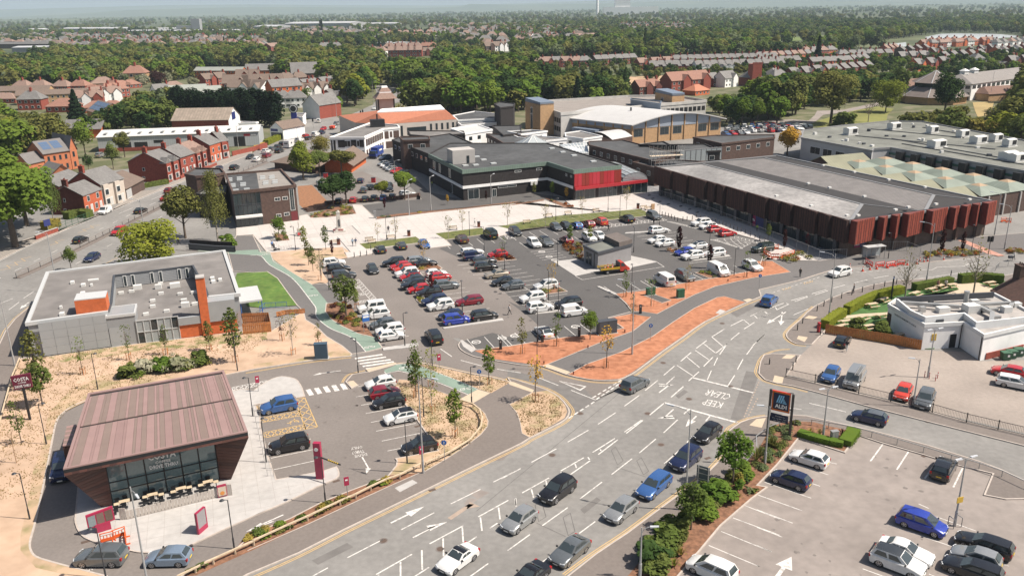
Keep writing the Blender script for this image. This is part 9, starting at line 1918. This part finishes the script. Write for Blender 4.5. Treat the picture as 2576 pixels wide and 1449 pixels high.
# people
hY=ab('skin',(.42,.25,.18),.6);f8=ab('hair_dark',(.03,.022,.018),.7)
def cT(ct,name='person'):
 J=dict(pel=(0,0,.95,.15),bel=(0,0,1.08,.14),che=(.01,0,1.30,.155),nek=(.02,0,1.47,.055),hd1=(.03,0,1.58,.085),hd2=(.035,0,1.68,.09),hd3=(.03,0,1.755,.05))
 st={'walk':.24,'stand':.03,'bend':.06,'push':.2}[ct]
 for s,sg in(('l',1),('r',-1)):
  f=st*sg
  J.update({s+'hip':(0,sg*.09,.90,.10),s+'kne':(f*.75+.04,sg*.10,.50,.065),s+'ank':(f*1.25-(.06 if f<0 else 0),sg*.10,.10,.045),s+'toe':(f*1.25+.16,sg*.11,.045,.04)})
  g=-f*.8 if ct!='push' else .35
  J.update({s+'sho':(.01,sg*.19,1.41,.07),s+'elb':(g*.55-.03,sg*.25,1.13,.05),s+'wri':(g*1.2+.06,sg*.24,.90 if ct!='push' else 1.02,.036),s+'han':(g*1.35+.09,sg*.23,.80 if ct!='push' else 1.,.034)})
 if ct=='bend':
  for k in('che','nek','hd1','hd2','hd3','lsho','rsho','lelb','relb','lwri','rwri','lhan','rhan'):
   x,y,z,r=J[k];dz=z-1.;J[k]=(x+dz*.75,y,1.+dz*.62,r)
 E_=[('pel','bel'),('bel','che'),('che','nek'),('nek','hd1'),('hd1','hd2'),('hd2','hd3')]+[x for s in'lr' for x in(('pel',s+'hip'),(s+'hip',s+'kne'),(s+'kne',s+'ank'),(s+'ank',s+'toe'),('che',s+'sho'),(s+'sho',s+'elb'),(s+'elb',s+'wri'),(s+'wri',s+'han'))]
 ks=list(J);me=bpy.data.meshes.new(name);me.from_pydata([J[k][:3]for k in ks],[(ks.index(a),ks.index(c))for a,c in E_],[])
 o=bpy.data.objects.new(name,me);cI.objects.link(o);md=o.modifiers.new('skin','SKIN');
 bm=bmesh.new();bm.from_mesh(me);fv=bm.verts.layers.skin.verify()
 for v,k in zip(bm.verts,ks):v[fv].radius=(J[k][3],J[k][3]*(1. if k[0]in'lr' or k in('nek','hd1','hd2','hd3')else 1.15));v[fv].use_root=(k=='pel')
 bm.to_mesh(me);bm.free();sb=o.modifiers.new('sub','SUBSURF');sb.levels=1;sb.render_levels=1
 dg=bpy.context.evaluated_depsgraph_get();ju=o.evaluated_get(dg);m2=bpy.data.meshes.new_from_object(ju);bpy.data.objects.remove(o)
 m2.name=name;m2.materials.clear()
 for mm in(hY,f8,de,ay,ah):m2.materials.append(mm)
 for p in m2.polygons:
  c=p.center;z=c.z;hI=abs(c.y)>.20 and z<1.42
  if ct=='bend':hz=c.x*.55+z
  if ct=='bend':p.material_index=4 if z<.12 else 3 if z<.95 and c.x<.3 else(1 if c.x>.46 and z>1.35 else 0 if c.x>.42 else 2)
  else:p.material_index=4 if z<.12 else 0 if(hI and z<.95 and abs(c.y)>.215)else 3 if z<.98 else 2 if z<1.46 else(1 if(z>1.66 or(c.x<.0 and z>1.53))else 0)
  p.use_smooth=True
 return m2
PM={k:cT(k)for k in('walk','stand','bend','push')}
def cl(nm,c):return ab('cloth_'+nm,c,.8)
i9=[('12',2465,718,'walk',.2,(.55,.52,.5),(.03,.03,.03),'person in a pale coat walking across main car park with a bag'),('11',955,1142,'walk',1.4,(.3,.4,.5),(.05,.06,.09),'person in light blue top walking onto plaza'),('11',985,1140,'walk',1.4,(.06,.09,.16),(.35,.33,.3),'person in navy jacket walking beside light blue top'),('11',180,1165,'stand',2.4,(.1,.2,.42),(.1,.1,.12),'person in blue shirt standing by parked scooter'),('11',195,1185,'stand',-1,(.04,.04,.05),(.03,.03,.03),'person in black standing beside scooter'),('11',1300,1015,'walk',1.9,(.05,.05,.055),(.05,.05,.06),'person in dark clothes walking along plaza lamp line'),('11',2133,945,'walk',2,(.6,.6,.58),(.5,.5,.48),'person in white crossing plaza by bin'),('21',970,998,'walk',.4,(.03,.03,.03),(.02,.02,.02),'person in black walking by grass strip bays'),('21',1408,935,'stand',1,(.05,.05,.06),(.04,.04,.05),'person beside grey tall car at plaza corner'),('31',415,1440,'stand',.8,(.07,.06,.05),(.05,.05,.05),'person in brown jacket standing at main road kerb'),('31',1020,1312,'bend',-.8,(.025,.025,.03),(.25,.25,.26),'person in black bending down beside red barriers'),('31',2475,1278,'push',3.,(.6,.6,.58),(.03,.03,.04),'person in white top pushing a trolley along road'),('32',930,515,'stand',2.5,(.025,.03,.035),(.025,.03,.04),'person in black standing on pub pavement by bollards'),('32',862,1075,'walk',1.,(.02,.02,.025),(.4,.42,.42),'person in dark top and pale trousers behind black hatchback'),('21',2403,1005,'stand',1.4,(.30,.50,.03),(.03,.03,.04),'person in yellow high-visibility vest before market hall'),('01',1725,1130,'walk',.5,(.02,.02,.025),(.02,.02,.025),'person in black in shade of library trees'),('11',1720,572,'walk',.5,(.35,.42,.05),(.05,.05,.06),'person in high-visibility vest by dark service block'),('11',1765,505,'stand',.5,(.3,.42,.06),(.05,.05,.06),'person in high-visibility jacket at service doorway'),('32',1740,475,'stand',.5,(.4,.2,.15),(.1,.1,.12),'person in rust top standing at far pub picnic table'),('32',1815,470,'stand',.5,(.6,.58,.55),(.1,.1,.12),'person in white top standing at far pub picnic table')]
for(t,x,y,ct,rz,bZ,tr,a8)in i9:
 zz=.02 if t in('12',)else R;o=a6('person',PM[ct],None,tuple(xy(G1(t,x,y),zz)),rz);cC(o,a8,'person')
 nm='%02d%02d%02d'%tuple(int(v*99)for v in bZ);jg='%02d%02d%02d'%tuple(int(v*99)for v in tr)
 for i,m in((2,cl(nm,bZ)),(3,cl(jg,tr))):o.material_slots[i].link='OBJECT';o.material_slots[i].material=m
gK=bpy.data.objects.new('figure',PM['stand']);cI.objects.link(gK);gV=[k for k in cI.objects if k.name=='statue'][0];gK.parent=gV;gK.location=(0,0,1.6)
for i in range(5):gK.material_slots[i].link='OBJECT';gK.material_slots[i].material=gx
o=thing('scooter','dark mobility scooter parked beside two standing people','scooter',G1('11',222,1180,R),.6);ag(o,'frame',ah,lambda b:(b.box((0,0,.2),1.,.35,.15),b.bar((.45,0,.3),(.55,0,1.),.07,.07),b.bar((.55,-.28,1.),(.55,.28,1.),.05,.05)));ag(o,'seat',ay,lambda b:(b.box((-.2,0,.55),.45,.42,.1),b.box((-.42,0,.6),.1,.42,.45),b.box((-.25,0,.3),.12,.12,.25)))
for x in(-.42,.5):ag(o,'wheel',ey,lambda b:b.Tb((x,-.12,.2),(x,.12,.2),.2,n=12))
o=thing('trolley','dark wheeled trolley pushed along road','trolley',G1('31',2440,1278,R),0);ag(o,'basket',ay,lambda b:b.box((0,0,.5),.7,.5,.5));ag(o,'frame',aL,lambda b:(b.bar((-.3,-.22,.15),(.3,-.22,.15),.04,.04),b.bar((-.3,.22,.15),(.3,.22,.15),.04,.04),b.bar((.35,-.25,1.),(.35,.25,1.),.04,.04),b.bar((.3,.22,.15),(.35,.22,1.),.04,.04),b.bar((.3,-.22,.15),(.35,-.22,1.),.04,.04)));[ag(o,'wheel',ey,lambda b:b.Tb((x,y-.02,.07),(x,y+.02,.07),.07,n=8))for x in(-.28,.28)for y in(-.22,.22)]
# pub garden
def e7(o):
 ag(o,'tabletop',a_,lambda b:[b.box((0,y,.72),1.8,.13,.04)for y in(-.3,-.15,0,.15,.3)])
 for s in(1,-1):ag(o,'bench',a_,lambda b:[b.box((0,s*(.68+k*.14),.43),1.8,.12,.04)for k in(0,1)])
 for x in(-.6,.6):ag(o,'leg_frame',bq,lambda b:(b.bar((x,-.2,.7),(x,-.6,0),.06,.08),b.bar((x,.2,.7),(x,.6,0),.06,.08),b.bar((x,-.8,.4),(x,.8,.4),.05,.08)))
jr=aA('32','171,163 164,172 204,154 216,172 239,151 244,120 222,130 338,100 354,94 376,92 275,189 306,108 450,88',R)
for i,p in enumerate(jr):
 o=thing('picnic_table','%s pale timber picnic table in pub garden, counted from post box'%bA(i),'picnic table',(p.x,p.y,R+.02),.3+(i%3)*.15,'pub garden picnic tables');e7(o)
bY('wheelie_bin','bin','green bins behind pub','{} dark green wheelie bin behind pub brick plinth',aA('32','479,230 490,227 504,223',0),lambda o:(ag(o,'body',dH,lambda b:b.Hx([(-.5,-.4,.1),(.5,-.4,.1),(.5,.4,.1),(-.5,.4,.1)],[(-.62,-.5,1.1),(.62,-.5,1.1),(.62,.5,1.1),(-.62,.5,1.1)])),ag(o,'lid',dH,lambda b:b.box((0,0,1.1),1.3,1.05,.1)),ag(o,'label',aF,lambda b:b.box((.1,-.52,.6),.3,.02,.3))),0)
bY('red_stall','red box','red boxes by pavilion trees','{} red box by pavilion trees',aA('11','139,96 231,105',0),lambda o:(ag(o,'body',cZ[0],lambda b:b.box((0,0,0),1.2,.8,1.4)),ag(o,'lid',ay,lambda b:b.box((0,0,1.4),1.25,.85,.08))),0)
b_=thing('flower_basket','hanging flower basket on pub wall corner','hanging basket',G1('32',1560,890,1.8));jl=am(80,120,.16,.4,.5,-.3,5);ob=a6('flowers',jl.mesh('flowers',cK['fresh']),b_);ag(b_,'bracket',ah,lambda b:b.bar((0,0,.5),(.5,.1,.6),.04,.04))
# hedges, beds, tufts
def bf(aH,q,w,h,lf,bu=.16,jk=70,z=R):
 b=M();r=random.Random(len(aH));L=0
 for i in range(len(q)-1):
  d=q[i+1]-q[i];n=VX((-d.y,d.x,0)).normalized();k=int(d.length*jk)
  for _ in range(k):
   f=r.random();cA=r.choice([0,0,1,2]);c=q[i].lerp(q[i+1],f)
   if cA==0:p=c+n*r.uniform(-w/2,w/2)+Z3*(h+r.uniform(-.08,.06));nn=Z3
   else:s=1 if cA==1 else-1;p=c+n*s*(w/2+r.uniform(-.06,.04))+Z3*r.uniform(.05,h);nn=n*s
   aY(b,xy(p,p.z if p.z>0 else 0),(nn+b5(r)*.6).normalized(),bu*r.uniform(.8,1.5),r)
  b.Pm([xy(q[i]+n*w*.42,0),xy(q[i+1]+n*w*.42,0),xy(q[i+1]-n*w*.42,0),xy(q[i]-n*w*.42,0)],z,z+h*.92)
 t=thing('hedge',aH,'hedge',(q[0].x,q[0].y,0));b.v=[(v[0],v[1],v[2]if v[2]>z else v[2]+z)for v in b.v];b.Bd('foliage',cK[lf],t);return t
bf('clipped yellow-green hedge at pub corner by post box',G('32 130,172 148,158 165,147'),1.5,1.5,'lime');bf('long clipped yellow-green hedge along pub pavement',G('32 172,143 200,128 226,116 256,108 279,103'),1.4,1.5,'lime');bf('clipped hedge beside far picnic tables',G('32 302,98 330,93 374,85'),1.4,1.4,'mid');bf('dark clipped hedge at far end of pub garden',G('32 390,83 430,80 474,84'),1.6,1.7,'mid')
bf('row of rounded yellow-green hedge bushes beside showroom',[G1('11',120,165),G1('11',200,130),G1('11',275,100)],2.2,2.,'lime',.3,40,0);bf('green garden hedge before terrace houses',[G1('01',1370,580),G1('01',1480,560),G1('01',1620,535)],1.6,1.3,'mid',.25,50,0);bf('golden bush by big street tree',[G1('01',430,985),G1('01',560,945)],2.4,2.,'gold',.3,60,0);bf('dark bushes by end terrace gable',[G1('01',640,880),G1('01',760,850),G1('01',870,860)],2.6,1.8,'mid',.3,50,0)
bf('clipped bright green hedge along store flower bed',G('33 80,155 112,165 140,172 166,177'),1.2,.7,'fresh',.12,160);bf('clipped bright green hedge at store flower bed corner',G('33 169,176 180,162 187,152'),1.6,.8,'fresh',.12,160)
for i,(t,x,y)in enumerate((('32',965,888),('32',1200,925))):tree('round_bush',G1(t,x,y,R),2.5,'mid','%s round clipped bush inside pub plank fence'%bA(i),'round pub bushes','bush','bush',bN=1.1)
def dm(name,aU,n,e8,h7,bu,seed,z=R,parent=None):
 q=G(aU);r=random.Random(seed);x0,x1,y0,y1=min(p.x for p in q),max(p.x for p in q),min(p.y for p in q),max(p.y for p in q);k=0;bs={l:M()for l in set(e8)};hn=[(r.uniform(x0,x1),r.uniform(y0,y1),r.choice(e8),r.uniform(.5,1))for _ in range(max(8,n//40))]
 hn=[c for c in hn if aP(c[0],c[1],q)]or[((x0+x1)/2,(y0+y1)/2,e8[0],1)]
 while k<n:
  c=r.choice(hn);d=b5(r);c7=.55;p=VX((c[0]+d.x*c7*r.uniform(.5,1.3),c[1]+d.y*c7*r.uniform(.5,1.3),z+max(.02,h7*c[3]*(.35+.65*abs(d.z))*r.uniform(.7,1))));k+=1
  if aP(p.x,p.y,q):aY(bs[c[2]],p,(Z3+d*.8+b5(r)*.5).normalized(),bu*r.uniform(.7,1.4),r)
 bO=list(bs);m=M()
 for i,l in enumerate(bO):m.add(bs[l].v,bs[l].f,i)
 o=m.Bd(name,[cK[l]for l in bO]);cC(o,kind='stuff');return o
dm('bed_planting','12 140,124 164,120 186,126 200,148 232,186 210,184 170,166 148,152 138,138',2600,['copper','rust','gold','olive','mid'],.8,.26,1);dm('bed_planting','31 41,255 56,243 84,240 117,254 88,260 66,262',1600,['rust','gold','gold','olive'],.9,.24,2);dm('bed_planting','31 314,246 340,239 392,236 438,245 400,250 330,254',2600,['gold','gold','olive','rust'],.9,.26,3);dm('bed_planting','31 472,238 515,233 528,236 528,243 484,243',1000,['rust','gold'],.8,.25,4)
dm('bed_planting','11 108,170 152,154 186,150 198,166 140,173 112,174',2200,['lime','gold','olive','grey'],.9,.25,5);dm('bed_planting','11 39,204 64,206 69,217 43,219',700,['lime','gold','olive'],.8,.22,6);dm('bed_planting','21 72,136 80,136 128,153 109,154',1000,['gold','olive','rust'],.6,.22,7);dm('bed_planting','11 236,172 278,166 398,155 515,141 515,144 398,158 280,170 238,176',1200,['olive','gold','grey'],.4,.22,8,R)
dm('bed_planting','21 100,230 112,222 144,223 147,250 138,254',2400,['rust','olive','copper','gold'],1.,.24,9,0);dm('bed_planting','02 230,260 250,244 300,236 380,230 408,234 410,242 360,256 320,260 260,272 236,269',4200,['mid','fresh','olive','grey','blossom'],1.5,.26,10);dm('bed_planting','33 26,141 46,134 76,130 94,138 80,158 39,209 12,238 -12,254 24 498,118 468,140 450,112 484,48',4200,['grey','grey','olive','mid'],.7,.22,11)
dm('bed_planting','24 260,292 268,250 290,212 330,180 360,142 400,114 450,90 466,112 430,152 400,170 360,204 336,240 304,292',9000,['fresh','mid','mid','olive','dark','gold'],1.3,.26,12);dm('strip_planting','14 -12,212 70,181 130,151 184,129 216,118 260,100 284,98 284,104 202,140 100,187 0,234 04 380,284 352,288 400,266 456,243',5200,['mid','fresh','gold','olive'],.7,.20,13)
for i,(s,mx,h)in enumerate((('12 313,59 320,50 352,47 363,54 358,58',['gold','rust','grey'],.5),('12 313,115 318,109 330,109 328,120 320,122',['gold','lime'],.6),('12 458,39 466,34 498,30 506,38 466,42',['rust','rust','copper'],.4),('22 62,100 68,94 100,91 115,99 74,105',['lime','gold','grey'],.7),('22 361,63 380,62 410,72 391,75',['lime','gold','grey'],.7),('21 304,237 312,233 328,236 325,243',['rust','rust','gold'],.5),('22 -8,32 6,30 16,37 -4,39',['rust','copper'],.4))):
 q=G(s);aK('planting_island',q,.12,bG,kw=.14);dm('bay_planting',s,420,mx,h,.2,20+i,.13)
def fY(o,lf,h=1.):
 b=M();r=random.Random(3)
 for i in range(46):
  a=r.uniform(0,6.28);t=r.uniform(.15,.95);e=VX((cos(a)*t*h*.8,sin(a)*t*h*.8,h*(1.15-t*.6)));s=VX((-sin(a),cos(a),0))*.035;m_=e*.55+Z3*h*.18
  b.add([-s,s,m_+s,m_-s,e],[[0,1,2,3],[3,2,4]])
 a6('blades',b.mesh('blades',cK[lf]),o)
for(t,x,y,lf,h,a8)in(('33',170,890,'olive',1.3,'green spiky flax below tall store sign'),('33',30,985,'olive',1.5,'large yellow-striped spiky flax beside grey lamp'),('33',515,765,'gold',.9,'golden spiky flax behind clipped hedge'),('33',605,765,'gold',.8,'second golden spiky flax by twin lamp'),('33',820,780,'copper',1.,'bronze spiky flax at flower bed rail'),('33',790,850,'rust',.8,'orange spiky flax at clipped hedge corner'),('23',2400,1020,'olive',1.6,'tall yellow-green spiky flax by timber fence end'),('23',2545,880,'olive',1.4,'spiky flax beside sign lamp'),('24',1675,1245,'gold',.9,'golden tuft on store bark bed'),('24',2220,700,'gold',.8,'golden tuft near kerbed bark'),('24',1610,1350,'lime',.9,'lime tuft low on store bark bed')):
 o=thing('flax_plant',a8,'plant',G1(t,x,y,R),0,'spiky plants on store verge');fY(o,lf,h)
for i,(x,y,lf,h)in enumerate(((1400,1300,'dark',1.9),(1480,1180,'mid',2.1),(1620,1000,'mid',1.8),(1900,860,'fresh',1.7),(2050,700,'fresh',1.9),(1960,640,'mid',1.6),(2260,480,'fresh',1.6),(1440,1400,'mid',1.5))):tree('shrub',G1('24',x,y,R),h,lf,'%s bushy shrub up store verge, counted from picture bottom'%bA(i),'verge shrubs','shrub','shrub',bN=1.3)
for i,(x,y,lf)in enumerate(((1230,1310,'mid'),(1420,1265,'blossom'),(1560,1255,'fresh'),(1750,1240,'blossom'),(1930,1190,'mid'))):tree('shrub',G1('02',x,y,R),1.9,lf,'%s bush of flowering clump in dry soil, counted from coffee roof end'%bA(i),'flowering clump','shrub','shrub',bN=1.2)
def dC(name,aU,n,lf,seed,i2=None):
 q=G(aU);r=random.Random(seed);x0,x1,y0,y1=min(p.x for p in q),max(p.x for p in q),min(p.y for p in q),max(p.y for p in q);b=M();k=0
 while k<n:
  cx,cy=r.uniform(x0,x1),r.uniform(y0,y1);k+=1
  for _ in range(7):
   x,y=cx+r.gauss(0,.35),cy+r.gauss(0,.35)
   if not aP(x,y,q):continue
   a=r.uniform(0,6.28);u=VX((cos(a),sin(a),0))*r.uniform(.05,.12);h=r.uniform(.05,.16);b.add([VX((x,y,R))-u,VX((x,y,R))+u,VX((x,y,R+h))+u*r.uniform(-1,1)],[[0,1,2]])
 cC(b.Bd(name,cK[lf]),kind='stuff')
dC('dry_grass','02 42,229 180,213 348,192 470,177 12 20,180 02 515,200 420,240 260,280 03 300,60 172,86 140,100 108,132 92,210 78,280 0,280 0,140 26,40',2600,'straw',1);dC('dry_grass','13 278,68 296,49 372,76 422,96 446,114 451,138 410,176 330,225 320,228 356,184',900,'straw',2);dC('dry_grass','13 280,18 332,19 420,38 495,53 458,74 398,51 296,16',500,'straw',3);dC('dry_grass','23 46,73 98,82 115,110 86,136 43,159 24,130 4,96',350,'straw',4)
# joints, stains and covers
def ea(name,aU,sp,w,z,m,cL):
 q=G(aU);b=M()
 for d,n in((dA,dB),(dB,dA)):
  c=bC(q);k=-26
  while k<26:
   fV=None
   for i in range(-150,151):
    p=c+n*(k*sp)+d*(i*.7)
    if aP(p.x,p.y,q):fV=fV or p;hu=p
    elif fV:b.line(fV,hu,w,z);fV=None
   k+=1
 cC(b.Bd(name,m,cL),kind='stuff')
JT=ao('paving_joint',(.33,.305,.285),.9,.1,2)
ea('paving_joints','11 0,188 88,178 198,166 236,177 515,142 21 72,140 128,153 140,138 254,122 320,138 296,167 120,186 0,188 11 468,190 312,210 204,224 100,234 32,241 0,220',2.4,.05,R+.006,JT,a9)
ea('paving_joints','04 148,186 288,243 515,161 14 120,117 158,100 43,105 13 12,118 2,97 96,80 03 480,152 04 446,108 220,160',1.5,.035,R+.006,JT,cf)
rs=random.Random(4)
def cn(name,aU,n,r0,r1,m,z,cL):
 q=G(aU);b=M();x0,x1,y0,y1=min(p.x for p in q),max(p.x for p in q),min(p.y for p in q),max(p.y for p in q)
 for _ in range(n):
  x,y=rs.uniform(x0,x1),rs.uniform(y0,y1)
  if aP(x,y,q):r=rs.uniform(r0,r1);b.Py([(x+cos(k*.698)*r*rs.uniform(.5,1.2),y+sin(k*.698)*r*rs.uniform(.5,1.2),z)for k in range(9)])
 cC(b.Bd(name,m,cL),kind='stuff')
g_=ao('oil_stain',(.16,.14,.127),.7,.2,3);hD=ao('dark_oil_stain',(.062,.058,.057),.7,.2,3)
cn('oil_stains','34 52,60 240,20 440,66 515,289 0,289 0,112',55,.1,.3,g_,.0075,gq);cn('oil_stains','12 140,60 300,40 422,156 248,208',110,.12,.35,g_,.0085,bQ);cn('oil_stains','11 400,252 21 120,190 460,230 22 380,66 174,178 0,180',220,.15,.5,hD,.0115,eA);cn('oil_stains','13 4,100 290,50 350,180 120,220',70,.15,.5,g_,.0065,a3)
bY('manhole_cover','manhole cover','road manhole covers','{} round iron manhole cover in main road surface',aA('23','140,112 270,112 350,84 430,60 86,192 296,172')+aA('14','360,236 250,220')+aA('22','300,236 414,160'),lambda o:(ag(o,'lid',iD,lambda b:b.Tb((0,0,0),(0,0,.012),.33,n=14)),ag(o,'frame',g_,lambda b:b.Tb((0,0,0),(0,0,.009),.45,n=14))),.002)
# air
hz=bpy.data.materials.new('haze_air');hz.use_nodes=True;n=hz.node_tree.nodes;n.remove(n['Principled BSDF']);gU=n.new('ShaderNodeVolumePrincipled');gU.inputs['Density'].default_value=fB;gU.inputs['Color'].default_value=fb;gU.inputs['Anisotropy'].default_value=.0;hz.node_tree.links.new(gU.outputs[0],n['Material Output'].inputs['Volume'])
o=M().box((0,12000,-1.5),61000,61000,700,0).Bd('haze',hz);o['kind']='stuff'
print('objects',len(cI.objects))
